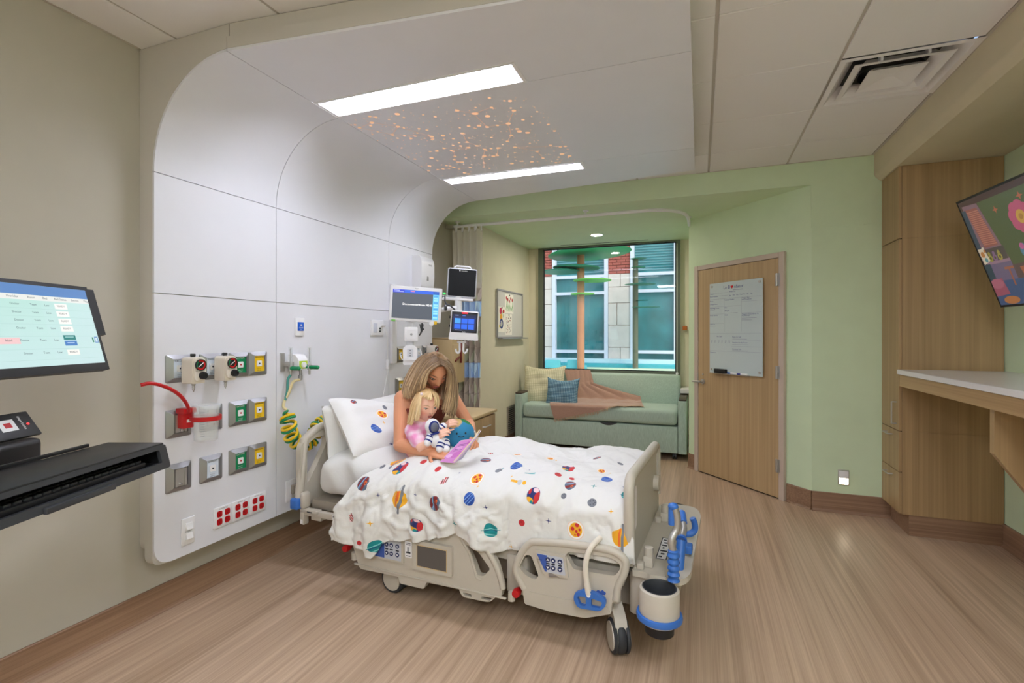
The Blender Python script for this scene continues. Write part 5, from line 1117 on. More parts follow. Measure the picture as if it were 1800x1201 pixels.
def dtop(s, t):
    z = .690
    z += .060*math.exp(-((s-.98)/.20)**2-((t-.42)/.32)**2)              # laps
    z += .035*math.exp(-((t-.62)/.13)**2)*math.exp(-((s-1.25)/.35)**2)+.030*math.exp(-((t-.22)/.12)**2)*math.exp(-((s-1.35)/.40)**2)
    z += -.045*math.exp(-((s-1.25)/.3)**2)*min(1, max(0, (t-.7)/.2))
    z += .035*math.exp(-((s-1.78)/.15)**2-((t-.45)/.30)**2)
    z += .008*math.sin(9*s+5*t)+.006*math.sin(17*s-11*t+1)+.004*math.sin(31*s+23*t)
    z += .012*max(0, 1-abs((s-.80)-(t+.05)*1.0)/.035)*(1 if t < .25 else 0)    # diagonal fold by the elbow
    z += .010*max(0, 1-abs((s-1.42)+(t-.1)*.9)/.03)*(1 if t < .3 else 0)+.008*max(0, 1-abs((s-1.75)-(t-.1)*1.2)/.03)*(1 if t < .35 else 0)
    return z
def duvet(u, v):
    """v: 0 hem at the near side .. 1 far drop"""
    yq = np.interp(v, [0, .26, .36, .94, 1.0], [-.46, -.10, 0.10, .90, .90])
    s0, s1 = head_edge(yq), foot_edge(yq); s = s0+(s1-s0)*u
    front = float(np.interp(s, [.70, .80, 1.30, 1.45, 2.0, 2.1], [-.165, -.130, -.125, -.075, -.07, -.09]))
    zt = dtop(s, 0.10); h = hem(s)
    pl_ = (.010*math.sin(s*38+1.3*math.sin(s*7))+.006*math.sin(s*71+2))
    if v <= .26:
        f = v/.26; z = h+(zt-.13-h)*f; fl = (1-f)
        y = front-.012*math.sin(f*PI)+pl_*(.35+1.1*fl)
        if s > 1.3: y += .01*math.sin((s*22+z*18))*(.4+fl)
        ym = -(.70-z)
    elif v <= .36:
        f = (v-.26)/.10; a = f*PI/2; y = front+(.10-front)*(1-math.cos(a))+pl_*.35*(1-f); z = zt-.13+.13*math.sin(a); ym = -(.70-(zt-.13))*(1-f)+.10*f
    elif v <= .94:
        f = (v-.36)/.58; y = .10+.75*f; z = dtop(s, y); ym = y
    else:
        f = (v-.94)/.06; a = f*PI/2; y = .85+.07*math.sin(a); z = dtop(s, .85)-.16*(1-math.cos(a)); ym = .85+.22*f
    return s, y, z, ym
# -- duvet grid
b = MB(); NU, NV = 230, 150; UVX = (.36, 2.12); UVY = (-.50, 1.10); cache = {}
def wr(a, c):
    n1 = mnoise.noise((a*5.5, c*5.5, 1.3)); n2 = 1-abs(mnoise.noise((a*9+c*4, c*7-a*3, 4.1)))*2.2; n3 = 1-abs(mnoise.noise((a*19-c*8, c*15+a*6, 9.7)))*2.2
    return .010*n1+.0075*max(0, n2)**2+.0035*max(0, n3)**2
def dfn(u, v):
    q = duvet(u, v); cache[(u, v)] = q; w = wr(q[0], q[3]); sd_ = max(0, min(1, (.40-v)/.14))
    w *= .55+.9*sd_
    yy = q[1]-w*sd_*1.6
    if q[0] > 1.42 and q[2] < .60: yy = max(yy, -.082)
    return (q[0], yy, q[2]+w*(1-sd_))
def duv(u, v): q = cache[(u, v)]; return ((q[0]-UVX[0])/(UVX[1]-UVX[0]), (q[3]-UVY[0])/(UVY[1]-UVY[0]))
b.grid(dfn, NU, NV, duv)
PXM = 1000; pw, ph = int((UVX[1]-UVX[0])*PXM), int((UVY[1]-UVY[0])*PXM)
p = Pic(pw, ph, (226, 226, 224))
def put(kind, s, ym, r, rot=0, k=1.0): planet(p, kind, (s-UVX[0])*PXM, (UVY[1]-ym)*PXM, r*PXM*.84, rot, k)
SIDE = [('jup', (0.5904, -0.0823), .042, .5, 1.1), ('starn', (0.6993, -0.1273), .018), ('saturn', (0.8245, -0.1425), .05, .1), ('starn', (0.9218, -0.1093), .016), ('jup', (1.0414, -0.1371), .040, .2, 1.1), ('blue', (1.2340, -0.0917), .036, -.9), ('starn', (1.3189, -0.1217), .018), ('meteor', (0.5352, -0.2690), .03, .5), ('stary', (0.6780, -0.2691), .02, .5), ('teal', (0.6936, -0.3987), .042, -.3), ('multi', (0.9310, -0.2585), .044, .2), ('start', (1.1679, -0.2140), .024), ('teal', (1.3483, -0.2311), .042, 0), ('red', (1.4996, -0.1839), .019), ('starn', (1.6366, -0.1548), .018), ('crater', (1.7699, -0.1765), .036, 0, 1.1), ('saturn', (1.9756, -0.1825), .045, 0), ('stary', (1.4447, -0.3076), .015), ('red', (0.5775, -0.4016), .016), ('stary', (1.9285, -0.0686), .016)]
for q in SIDE:
    k_, pt, r = q[:3]; put(k_, pt[0], pt[1], r, q[3] if len(q) > 3 else 0, q[4] if len(q) > 4 else 1)
TOP = [('multi', (0.7645, 0.0086), .042, -.2), ('moon', (0.6275, 0.0220), .016), ('red', (0.8659, 0.0527), .018), ('red', (0.9913, 0.0212), .018), ('meteor', (1.0590, -0.0269), .032, 1.0), ('crater', (1.2330, 0.0062), .030), ('starn', (1.1123, 0.0270), .008), ('stary', (1.2602, -0.0290), .01), ('meteor', (1.1292, 0.3144), .03, .8), ('jup', (1.1809, 0.1585), .036, 1.2), ('moon', (1.3026, 0.0816), .022), ('blue', (1.3779, 0.1273), .036), ('comet', (1.4861, 0.0714), .036), ('sat', (1.4586, 0.0057), .034), ('multi', (1.5523, -0.0530), .044, .3), ('crater', (1.4647, 0.4205), .024), ('sat', (1.4926, 0.4080), .02), ('multi', (1.6472, 0.1897), .040, .2), ('red', (1.6273, 0.0828), .018), ('red', (1.6955, 0.0929), .016), ('jup', (1.7075, 0.0358), .036, 1.3), ('moon', (1.6922, -0.0316), .018), ('moon', (1.8353, -0.0445), .024), ('crater', (1.8085, 0.2521), .022, .4), ('blue', (1.8592, 0.1522), .034), ('start', (1.8219, 0.0473), .018), ('moon', (1.8729, 0.4080), .02), ('jup', (1.7467, 0.4205), .026, 1.3), ('starn', (1.9628, 0.0702), .014), ('teal', (1.9850, 0.0142), .026), ('stary', (1.8586, 0.2396), .01), ('start', (1.3101, 0.1086), .012), ('starn', (1.4586, 0.1148), .01), ('crater', (1.2644, 0.4142), .024), ('stary', (1.4089, 0.0296), .01), ('saturn', (0.6768, 0.0691), .04)]
for q in TOP: put(q[0], q[1][0], q[1][1], q[2], q[3] if len(q) > 3 else 0, 1.0)
M['duvet'] = printed('planet_cotton', p.a, .8, bump=.35, sheen=.2)
d_ = single('duvet', b, M['duvet'], 'white duvet printed with colourful planets spread over the bed', 'duvet', (1.2, .42, .66), BEDM, smooth=80)
so = d_.modifiers.new('thickness', 'SOLIDIFY'); so.thickness = .010; so.offset = -1
def pillow(name, mat, label, cat, fr, w, h, th, base_fr=BEDM, uvs=True, sag=.04, pinch=.06, group=None):
    """cushion lying in frame fr (x width, y height, z thickness)"""
    b = MB(); b.xf = fr
    def f(sg):
        def g_(u, v):
            x, y = (u-.5)*w, (v-.5)*h; X, Y = 2*u-1, 2*v-1
            px = 1-pinch*(1-Y*Y)*abs(X)**3; py = 1-pinch*(1-X*X)*abs(Y)**3
            e = max(0, (1-X**4))**.5*max(0, (1-Y**4))**.5
            z = sg*th/2*e*(1+.08*math.sin(7*X+3*Y)+.05*math.sin(13*Y-4*X))
            return (x*px, y*py-sag*(1-X*X)*max(0, Y)*.6, z)
        return g_
    b.grid(f(1), 30, 24); b.grid(f(-1), 30, 24, lambda u, v: (1-u, v))
    c = base_fr.inverted() @ (base_fr @ fr.translation)
    return single(name, b, mat, label, cat, tuple(fr.translation), base_fr, group, 70)
def frame3(c, x, y):
    x = Vector(x).normalized(); y = Vector(y); y = (y-x*y.dot(x)).normalized(); z = x.cross(y)
    return Matrix(((x.x, y.x, z.x, c[0]), (x.y, y.y, z.y, c[1]), (x.z, y.z, z.z, c[2]), (0, 0, 0, 1)))
pp = Pic(620, 440, (226, 226, 224))
for k_, x, y, r, rt in (('blue', 176, 292, 36, .2), ('crater', 282, 170, 30, 1.0), ('red', 120, 66, 16, 0), ('jup', 130, 60, 18, 1.2), ('moon', 330, 110, 18, 0), ('moon', 420, 262, 20, 0), ('starn', 250, 398, 18, .3), ('saturn', 470, 400, 44, .1), ('stary', 268, 232, 14, 0), ('multi', 520, 200, 34, .2), ('meteor', 440, 90, 30, 1.0), ('start', 380, 350, 12, 0), ('teal', 560, 330, 34, 0), ('red', 70, 150, 0.1, 0)):
    planet(pp, k_, x, y, r, rt)
M['pcase'] = printed('planet_pillowcase', pp.a, .8, bump=.3, sheen=.2)
TL, BL = Vector((0.0908, 0.0600, 1.0162)), Vector((0.3954, 0.1000, 0.7092)); TRt = Vector((0.2009, 0.6600, 0.9004))
fr = frame3((TL+BL)/2+(TRt-TL)*.5+Vector((0, 0, .0)), TRt-TL, TL-BL)
pillow('planet_pillow', M['pcase'], 'white pillow printed with planets leaning at the head of the bed', 'pillow', fr, .68, (TL-BL).length*1.06, .15, sag=.0, pinch=.03)
fr2 = frame3((.115, .43, .80), (0.02, 1, 0), (-.16, 0, 1)); pillow('plain_pillow', M['cloth'], 'plain white pillow standing behind the planet pillow against the headboard', 'pillow', fr2, .74, .36, .15, sag=.0)
# ================================================================ the woman and the child (bed frame)
def capsule(mb, p, q, r0, r1, n=14):
    p, q = Vector(p), Vector(q); d = q-p; L = d.length
    if L < 1e-6: mb.ell(p, r0, r0, r0, n, 8); return
    d.normalize(); a = d.orthogonal().normalized(); b_ = d.cross(a); rows = []
    for k in range(5): t = PI/2*(1-k/4); rows.append((-r0*math.sin(t), r0*math.cos(t)))
    for k in range(5): t = PI/2*k/4; rows.append((L+r1*math.sin(t), r1*math.cos(t)))
    vs = []
    for h, r in rows:
        r = max(r, 1e-4)
        for k in range(n): t = 2*PI*k/n; vs.append(p+d*h+a*(r*math.cos(t))+b_*(r*math.sin(t)))
    m = len(rows); fs = [(i*n+k, i*n+(k+1) % n, (i+1)*n+(k+1) % n, (i+1)*n+k) for i in range(m-1) for k in range(n)]
    fs += [tuple(range(n-1, -1, -1)), tuple(range((m-1)*n, m*n))]
    mb.add(vs, fs)
def chain(mb, pts, rs):
    for i in range(len(pts)-1): capsule(mb, pts[i], pts[i+1], rs[i], rs[i+1])
def hand(mb, wrist, fwd, nrm, curl, sc=1.0, thumb=1, spread=.12, point=None):
    """palm and five fingers; fwd along the palm, nrm out of its back, thumb on +/- side"""
    f = Vector(fwd).normalized(); n = Vector(nrm); n = (n-f*n.dot(f)).normalized(); s = f.cross(n)*thumb; w = Vector(wrist)
    pal = .085*sc
    for k, off in enumerate((-.030, -.011, .009, .028)):
        capsule(mb, w+s*off*.55*sc, w+f*pal*(1-.05*abs(k-1.5))+s*off*sc, .0155*sc, .0120*sc)
    lens = ((.030, .020, .016), (.038, .025, .019), (.042, .027, .020), (.037, .024, .019))
    for k, off in enumerate((-.031, -.011, .009, .029)):
        p = w+f*pal*(1-.05*abs(k-1.5))+s*off*sc; a = curl*.55+.06*k*0; d = (f+s*off*spread*8).normalized()
        cu = curl if not (point is not None and k == 3) else point
        for j, L in enumerate(lens[k]):
            ang = cu*(.6+.5*j); dd = (d*math.cos(ang)-n*math.sin(ang)).normalized(); q = p+dd*L*sc
            capsule(mb, p, q, (.0098-.0008*j)*sc, (.0090-.0010*j)*sc, 10); p = q
    p = w+f*.022*sc+s*.026*sc; q = p+(f*.55+s*.75-n*.25).normalized()*.038*sc; capsule(mb, p, q, .0125*sc, .0108*sc, 10)
    d = (f*.85+s*.25-n*.45).normalized(); q2 = q+d*.030*sc; capsule(mb, q, q2, .0108*sc, .0095*sc, 10); capsule(mb, q2, q2+(f*.8-n*.5+s*.0).normalized()*.022*sc, .0095*sc, .0075*sc, 10)
def head_mesh(mb, F, hs=.115, child=False):
    """F: frame x = to the person's left, y = face forward, z = crown; hs = half the head height"""
    nu, nv = 72, 54; vs = []
    rx, ry, rz = (.66*hs, .83*hs, hs) if not child else (.74*hs, .86*hs, hs)
    G = lambda d, s: math.exp(-(d/s)**2)
    for j in range(nv+1):
        ph = PI*j/nv
        for i in range(nu):
            th = 2*PI*i/nu; x, y, z = math.sin(ph)*math.sin(th), math.sin(ph)*math.cos(th), math.cos(ph)
            zz = z; X, Y, Z = x*rx, y*ry, z*rz
            if zz < -.05:
                k = (-.05-zz)/.95; X *= 1-(.40 if not child else .30)*k**1.4
                if Y < 0: Y *= 1-.5*k
                else: Y *= 1-.05*k
            if Y > 0:
                u = X/hs; fr = max(0, y)
                nose = (.21 if not child else .15)*hs*max(0, min(1, (.12-zz)/.36))*(1 if zz > -.26 else max(0, 1-(-.26-zz)/.10))*G(u, .085+.05*max(0, .12-zz))
                Y += nose
                for sx in (-1, 1): Y -= .075*hs*G(u-sx*.30, .15)*G(zz-.04, .12); Y += .035*hs*G(u-sx*.34, .16)*G(zz+.22, .16)
                Y += .03*hs*G(zz-.20, .09)*G(u, .4)*fr
                Y += .055*hs*G(zz+.50, .07)*G(u, .17)-.035*hs*G(zz+.50, .018)*G(u, .15)
                Y -= .03*hs*G(zz+.62, .05)*G(u, .2); Y += .05*hs*G(zz+.80, .12)*G(u, .18)
            vs.append(F @ Vector((X, Y, Z)))
    fs = [(j*nu+i, j*nu+(i+1) % nu, (j+1)*nu+(i+1) % nu, (j+1)*nu+i) for j in range(nv) for i in range(nu)]
    mb.add(vs, fs)
    for sx in (-1, 1):   # ears
        mb.ell(F @ Vector((sx*rx*.99, -.08*hs, .0)), .022*hs/.115*.6, .022*hs/.115*.6, .030*hs/.115, 12, 8)
def remeshed(mb, voxel, smooth=4):
    me = bpy.data.meshes.new('tmp'); me.from_pydata(mb.v, [], mb.f)
    bm = bmesh.new(); bm.from_mesh(me); bmesh.ops.recalc_face_normals(bm, faces=bm.faces[:]); bm.to_mesh(me); bm.free()
    o = bpy.data.objects.new('tmp', me); COL.objects.link(o)
    m = o.modifiers.new('r', 'REMESH'); m.mode = 'VOXEL'; m.voxel_size = voxel
    if smooth: m2 = o.modifiers.new('s', 'SMOOTH'); m2.iterations = smooth; m2.factor = .5
    out = bpy.data.meshes.new_from_object(o.evaluated_get(bpy.context.evaluated_depsgraph_get()))
    bpy.data.objects.remove(o); bpy.data.meshes.remove(me); return out
def skin_part(name, me, mat, parent, colfn, label=None):
    n = len(me.vertices); co = np.zeros(n*3, np.float32); me.vertices.foreach_get('co', co); co = co.reshape(-1, 3).astype(float)
    c = np.ones((n, 4)); c[:, :3] = colfn(co)
    c[:, :3] = np.where(c[:, :3] <= .04045, c[:, :3]/12.92, ((c[:, :3]+.055)/1.055)**2.4)
    at = me.color_attributes.new('Col', 'FLOAT_COLOR', 'POINT'); at.data.foreach_set('color', c.ravel())
    bs = _base(parent); me.transform(Matrix.Translation(-bs)); me.materials.clear(); me.materials.append(mat)
    me.polygons.foreach_set('use_smooth', [True]*len(me.polygons)); me.name = name
    o = bpy.data.objects.new(name, me); COL.objects.link(o); o.parent = parent
    if label: o['label'] = label
    return o
def hframe(c, fwd, roll=0):
    y = Vector(fwd).normalized(); z = Vector((0, 0, 1)); z = (z-y*z.dot(y)).normalized(); x = y.cross(z)
    m = Matrix(((x.x, y.x, z.x, c[0]), (x.y, y.y, z.y, c[1]), (x.z, y.z, z.z, c[2]), (0, 0, 0, 1)))
    return m @ Matrix.Rotation(R(roll), 4, 'Y')
def face_parts(F, hs, par, skin_dark, browc, child=False, open_=.5):
    def fy(u, zz):                                   # approximate front surface
        rx, ry = ((.66, .83) if not child else (.74, .86)); s = max(0, 1-(u/rx)**2-zz*zz)
        k = max(0, (-.05-zz)/.95); y = ry*math.sqrt(s)*(1-.05*k)
        for sx in (-1, 1): y -= .075*math.exp(-((u-sx*.30)/.15)**2-((zz-.04)/.12)**2)
        y += .055*math.exp(-((zz+.50)/.07)**2-(u/.17)**2)
        return y
    pt = lambda u, zz, o: F @ Vector((u*hs, (fy(u, zz)+o)*hs, zz*hs))
    for sx in (-1, 1):
        b = MB(); b.tube([pt(sx*(.13+.36*t), .20+.045*math.sin(PI*t*.8)-.02*t, .012) for t in np.linspace(0, 1, 7)], [.012*hs, .022*hs, .024*hs, .022*hs, .018*hs, .012*hs, .006*hs], 6); part('eyebrow', b, browc, par)
        b = MB(); e = Vector(F @ Vector((sx*.30*hs, (fy(.30, .03)-.075)*hs, .03*hs))); b.ell(e, .105*hs, .105*hs, .105*hs, 16, 10); ey = part('eye', b, M['eyewhite'], par)
        b = MB(); g_ = F @ Vector((sx*.30*hs, (fy(.30, .03)+.024)*hs, .0*hs)); b.ell(g_, .045*hs, .045*hs, .045*hs, 12, 8); part('iris', b, M['iris'], ey)
        b = MB(); b.tube([pt(sx*(.17+.27*t), .045+.035*math.sin(PI*t)*open_, .024) for t in np.linspace(0, 1, 7)], [.008*hs]+[.016*hs]*5+[.010*hs], 6); part('eyelashes', b, M['lash'], par)
        b = MB(); b.tube([pt(sx*(.17+.27*t), .085+.03*math.sin(PI*t), .016) for t in np.linspace(0, 1, 7)], [.02*hs]+[.036*hs]*5+[.02*hs], 8); part('eyelid', b, skin_dark, par)
        b = MB(); b.ell(F @ Vector((sx*.07*hs, (fy(.07, -.24)+.085)*hs, -.265*hs)), .022*hs, .03*hs, .012*hs, 8, 6); part('nostril', b, M['lash'], par)
    w = .20 if not child else .15
    b = MB(); b.tube([pt(w*t, -.465-.012*abs(t)+.018*(1-abs(abs(t)-.25)*2)*(abs(t) < .6), .016) for t in np.linspace(-1, 1, 9)], [.006*hs, .022*hs, .032*hs, .034*hs, .030*hs, .034*hs, .032*hs, .022*hs, .006*hs], 8); part('upper_lip', b, M['lips'], par)
    b = MB(); b.tube([pt(w*.9*t, -.555+.03*t*t, .014) for t in np.linspace(-1, 1, 9)], [.006*hs, .024*hs, .036*hs, .040*hs, .042*hs, .040*hs, .036*hs, .024*hs, .006*hs], 8); part('lower_lip', b, M['lips'], par)
    b = MB(); b.tube([pt(w*.8*t, -.508, .012) for t in np.linspace(-1, 1, 7)], [.006*hs, .020*hs, .026*hs, .028*hs, .026*hs, .020*hs, .006*hs], 8); part('mouth', b, M['mouth'], par)
def hair_locks(mb, guides, n, r, dark, light, jit=.006, seed=1, splay=0., tip=.35):
    rr = random.Random(seed); G = [spline(g, 6) for g in guides]; m = len(G[0])
    for k in range(n):
        f = (k+rr.random()*.8)/n*(len(G)-1); i = min(int(f), len(G)-2); t = f-i; lay = rr.random()
        off = Vector((rr.gauss(0, jit), rr.gauss(0, jit), rr.gauss(0, jit*.6))); ph = rr.random()*6
        pts = []; cols = []; rad = []; sh = rr.random(); ln = 1-.5*rr.random()**2*tip*1.4
        mm = max(6, int(m*ln))
        for j in range(mm):
            e = j/(m-1); q = G[i][j].lerp(G[i+1][j], t)+off*(.25+1.3*e)+Vector((math.sin(ph+5*e), math.cos(ph+4*e), 0))*.004*e*(1+splay)
            pts.append(q); rad.append(r*(.75+.25*rr.random())*(1-.75*max(0, (j/(mm-1)-.6)/.4)**1.5)*(.7+.5*min(1, e*4)))
            w = min(1, .18+1.0*e)*(.30+.80*sh); w = max(0, min(1, w)); col = [int(a*(1-w)+b_*w) for a, b_ in zip(dark, light)]
            cols += [col]*6
        mb.tube(pts, rad, 6, col=cols)
M['skin'] = vcol_mat('skin', .48, .12); M['hair'] = vcol_mat('hair', .42, 0, spec=.5)
M['eyewhite'] = P('eye_white', (226, 220, 214), .3); M['iris'] = P('iris_blue', (70, 84, 96), .2); M['lash'] = P('lash_brown', (62, 44, 36), .6)
M['lips'] = P('lips', (188, 104, 96), .4); M['mouth'] = P('mouth_dark', (92, 36, 34), .5)
M['wlid'] = P('lid_skin', (204, 142, 108), .5); M['clid'] = P('child_lid', (232, 188, 168), .5)
M['wbrow'] = P('brow_brown', (112, 84, 62), .7); M['cbrow'] = P('brow_blonde', (196, 160, 122), .7)
# ---- woman
WC = Vector((0.7516, 0.3038, 1.2040)); WF = hframe(WC, (.66, -.48, -.55), 0); HS = .117
wo = thing('person', 'woman with long highlighted blonde hair leaning over the child on the bed, reading', 'person', (.55, .35, .70), BEDM)
b = MB()
head_mesh(b, WF, HS)
nk = WF @ Vector((0, -.045, -.075)); nb = Vector((.615, .345, 1.055))
chain(b, [nk, nb], [.047, .052])
RSH, REL, RWR = Vector((0.5448, 0.2680, 1.0257)), Vector((0.6133, 0.1451, 0.7643)), Vector((0.8698, 0.0825, 0.7610))
LSH, LEL, LWR = Vector((0.7047, 0.5888, 1.0117)), Vector((0.8265, 0.6202, 0.8278)), Vector((0.9654, 0.3862, 0.7921))
ch = Vector((.60, .37, .98)); be = Vector((.56, .40, .84)); hp = Vector((.55, .43, .745))
chain(b, [nb, ch, be, hp], [.062, .105, .098, .10]); 
chain(b, [ch+Vector((-.02, -.075, .0)), be+Vector((0, -.05, 0))], [.085, .085]); chain(b, [ch+Vector((.05, .075, .0)), be+Vector((.02, .05, 0))], [.085, .085])
chain(b, [nb+Vector((0, 0, -.02)), RSH+Vector((.012, .01, -.012)), RSH], [.058, .052, .054]); chain(b, [nb+Vector((0, 0, -.02)), LSH+Vector((-.012, -.01, -.012)), LSH], [.058, .050, .052])
chain(b, [RSH, RSH.lerp(REL, .35), RSH.lerp(REL, .7), REL], [.054, .051, .044, .039]); mid = REL.lerp(RWR, .3)+Vector((0, -.004, .004)); chain(b, [REL, mid, REL.lerp(RWR, .7), RWR], [.040, .042, .033, .025])
chain(b, [LSH, LSH.lerp(LEL, .5), LEL], [.050, .044, .037]); chain(b, [LEL, LEL.lerp(LWR, .35), LWR], [.038, .039, .025])
chain(b, [hp, Vector((.90, .28, .66)), Vector((1.2, .26, .62))], [.09, .075, .055]); chain(b, [hp+Vector((0, .07, 0)), Vector((.85, .60, .66)), Vector((1.25, .62, .62))], [.09, .075, .055])
hand(b, RWR, Vector((0.9996, 0.0465, 0.7685))-RWR, (.05, -.55, .8), .55, .98, 1, point=.12)
LHN = Vector((1.0532, 0.2936, 0.7765)); hand(b, LWR, LHN-LWR, (.3, .6, .75), .75, .95, -1)
wm = remeshed(b, .0036, 5)
WFI = np.array(WF.inverted())
def wcol(co):
    h = np.c_[co, np.ones(len(co))] @ WFI.T; u, y, z = h[:, 0]/HS, h[:, 1]/HS, h[:, 2]/HS
    n = len(co); base = np.array([216, 152, 116])/255.; c = np.tile(base, (n, 1))
    v = .5+.5*np.sin(co[:, 0]*23+co[:, 2]*31)*np.sin(co[:, 1]*27); c *= (.97+.05*v)[:, None]
    face = (np.abs(u) < .8) & (y > 0) & (np.abs(z) < 1.05)
    ck = np.exp(-((np.abs(u)-.38)/.16)**2-((z+.22)/.2)**2)*face*.35; c = c*(1-ck[:, None])+np.array([212, 128, 106])/255.*ck[:, None]
    return c
skin_part('body', wm, M['skin'], wo, wcol)
face_parts(WF, HS, wo, M['wlid'], M['wbrow'], False, .4)
b = MB(); chain(b, [ch+Vector((0, 0, -.045)), be, hp], [.113, .106, .112]); chain(b, [ch+Vector((-.02, -.075, -.04)), be+Vector((0, -.05, 0))], [.092, .092]); chain(b, [ch+Vector((.05, .075, -.04)), be+Vector((.02, .05, 0))], [.092, .092])
tm = remeshed(b, .006, 4); skin_part('camisole', tm, vcol_mat('rust_cotton', .85), wo, lambda co: np.tile(np.array([128, 62, 50])/255., (len(co), 1)), 'rust brown camisole')
b = MB(); st_ = [RSH+Vector((.01, .045, .035))]
for s0, s1, s2 in (((RSH.x+.045, RSH.y-.02, RSH.z-.07), tuple(RSH*.62+nb*.38+Vector((0, 0, .052))), (RSH.x-.05, RSH.y+.10, RSH.z-.06)), ((LSH.x-.0, LSH.y-.08, LSH.z-.10), tuple(LSH*.6+nb*.4+Vector((0, 0, .052))), (LSH.x-.08, LSH.y-.04, LSH.z-.06))):
    b.tube(spline([s0, s1, s2], 8), .0042, 6)
part('strap', b, P('strap_rust', (128, 62, 50), .8), wo)
# hair
b = MB(); nu, nv = 56, 40; vs = []
for j in range(nv+1):
    for i in range(nu):
        ph = PI*j/nv*.72; th = 2*PI*i/nu; x, y, z = math.sin(ph)*math.sin(th), math.sin(ph)*math.cos(th), math.cos(ph)
        k = 1.055+.015*math.sin(th*19)
        lim = 1.0 if y < .15 else 1.0
        if y > .15 and z < .74: k = .92
        vs.append(WF @ Vector((x*.70*HS*k*1.04, (y*.86*HS*k), z*HS*k)))
b.add(vs, [(j*nu+i, j*nu+(i+1) % nu, (j+1)*nu+(i+1) % nu, (j+1)*nu+i) for j in range(nv) for i in range(nu)], col=(142, 112, 80))
DK, LT = (92, 68, 46), (222, 192, 150)
Lg = [[(0.7434, 0.2783, 1.3100), (0.6323, 0.3389, 1.2846), (0.5679, 0.3326, 1.2113), (0.5427, 0.2888, 1.1129), (0.5476, 0.2582, 1.0163)],
      [(0.7725, 0.2583, 1.3111), (0.6962, 0.2686, 1.2816), (0.6391, 0.2546, 1.1970), (0.6124, 0.2211, 1.1009), (0.6243, 0.2045, 1.0199)],
      [(0.8041, 0.2339, 1.3022), (0.7600, 0.2092, 1.2718), (0.7160, 0.1845, 1.1904), (0.6820, 0.1751, 1.0981), (0.6880, 0.1723, 1.0408)],
      [(0.8273, 0.2222, 1.2861), (0.8007, 0.1833, 1.2570), (0.7635, 0.1616, 1.1869), (0.7330, 0.1537, 1.1092), (0.7301, 0.1579, 1.0716)],
      [(0.8467, 0.2165, 1.2631), (0.8277, 0.1842, 1.2442), (0.7903, 0.1570, 1.2014), (0.7661, 0.1518, 1.1409), (0.7515, 0.1618, 1.0856)],
      [(0.8566, 0.2132, 1.2500), (0.8380, 0.1865, 1.2376), (0.8006, 0.1593, 1.2049), (0.7812, 0.1530, 1.1514), (0.7635, 0.1616, 1.0996)]]
hair_locks(b, Lg, 460, .0044, DK, LT, .0055, 3)
Rg = [[(0.8597, 0.2145, 1.2500), (0.8791, 0.2339, 1.2325), (0.8797, 0.2724, 1.1892), (0.8527, 0.3043, 1.0753), (0.8378, 0.2759, 0.9469)],
      [(0.8498, 0.2178, 1.2631), (0.8692, 0.2569, 1.2411), (0.8622, 0.3084, 1.1861), (0.8456, 0.3230, 1.0660), (0.8421, 0.2887, 0.9315)],
      [(0.8278, 0.2279, 1.2858), (0.8495, 0.3029, 1.2519), (0.8494, 0.3574, 1.1751), (0.8494, 0.3574, 1.0414), (0.8475, 0.3129, 0.9144)],
      [(0.7937, 0.2567, 1.3012), (0.8184, 0.3548, 1.2661), (0.8338, 0.4051, 1.1639), (0.8454, 0.3993, 1.0150), (0.8462, 0.3560, 0.8901)],
      [(0.7484, 0.3023, 1.3092), (0.7722, 0.4110, 1.2734), (0.8000, 0.4558, 1.1662), (0.8151, 0.4515, 1.0217), (0.8141, 0.3965, 0.9029)]]
hair_locks(b, Rg, 380, .0044, DK, LT, .0055, 5)
Bg = [[(0.7324, 0.2953, 1.3092), (0.6263, 0.3800, 1.2938), (0.5586, 0.4158, 1.1799), (0.5580, 0.3719, 1.0546), (0.5696, 0.3552, 0.9658)], [(0.7375, 0.3194, 1.3085), (0.6749, 0.4448, 1.2885), (0.6601, 0.4820, 1.1784), (0.6816, 0.4478, 1.0338), (0.6965, 0.4106, 0.9476)], [(0.7505, 0.3251, 1.3085), (0.7394, 0.4512, 1.2746), (0.7560, 0.4803, 1.1630), (0.7596, 0.4600, 1.0179), (0.7532, 0.4354, 0.9111)]]
hair_locks(b, Bg, 110, .008, DK, LT, .006, 8)
part('hair', b, M['hair'], wo, 70, 'long straight hair, dark roots and blonde lengths')
b = MB(); wr_ = LWR+(LHN-LWR).normalized()*.004; dr = (LHN-LWR).normalized(); a_ = dr.orthogonal().normalized(); c_ = dr.cross(a_)
pts = []
for k in range(40): t = 2*PI*k/40; pts.append(wr_+(a_*math.cos(t)+c_*math.sin(t))*(.034+.004*math.sin(9*t))+dr*.006*math.sin(7*t))
b.tube(pts, [.011+.003*math.sin(k*1.7) for k in range(40)], 8, closed=True); part('scrunchie', b, P('cream_scrunchie', (226, 208, 190), .8, noise=.2, nscale=60), wo, 70)
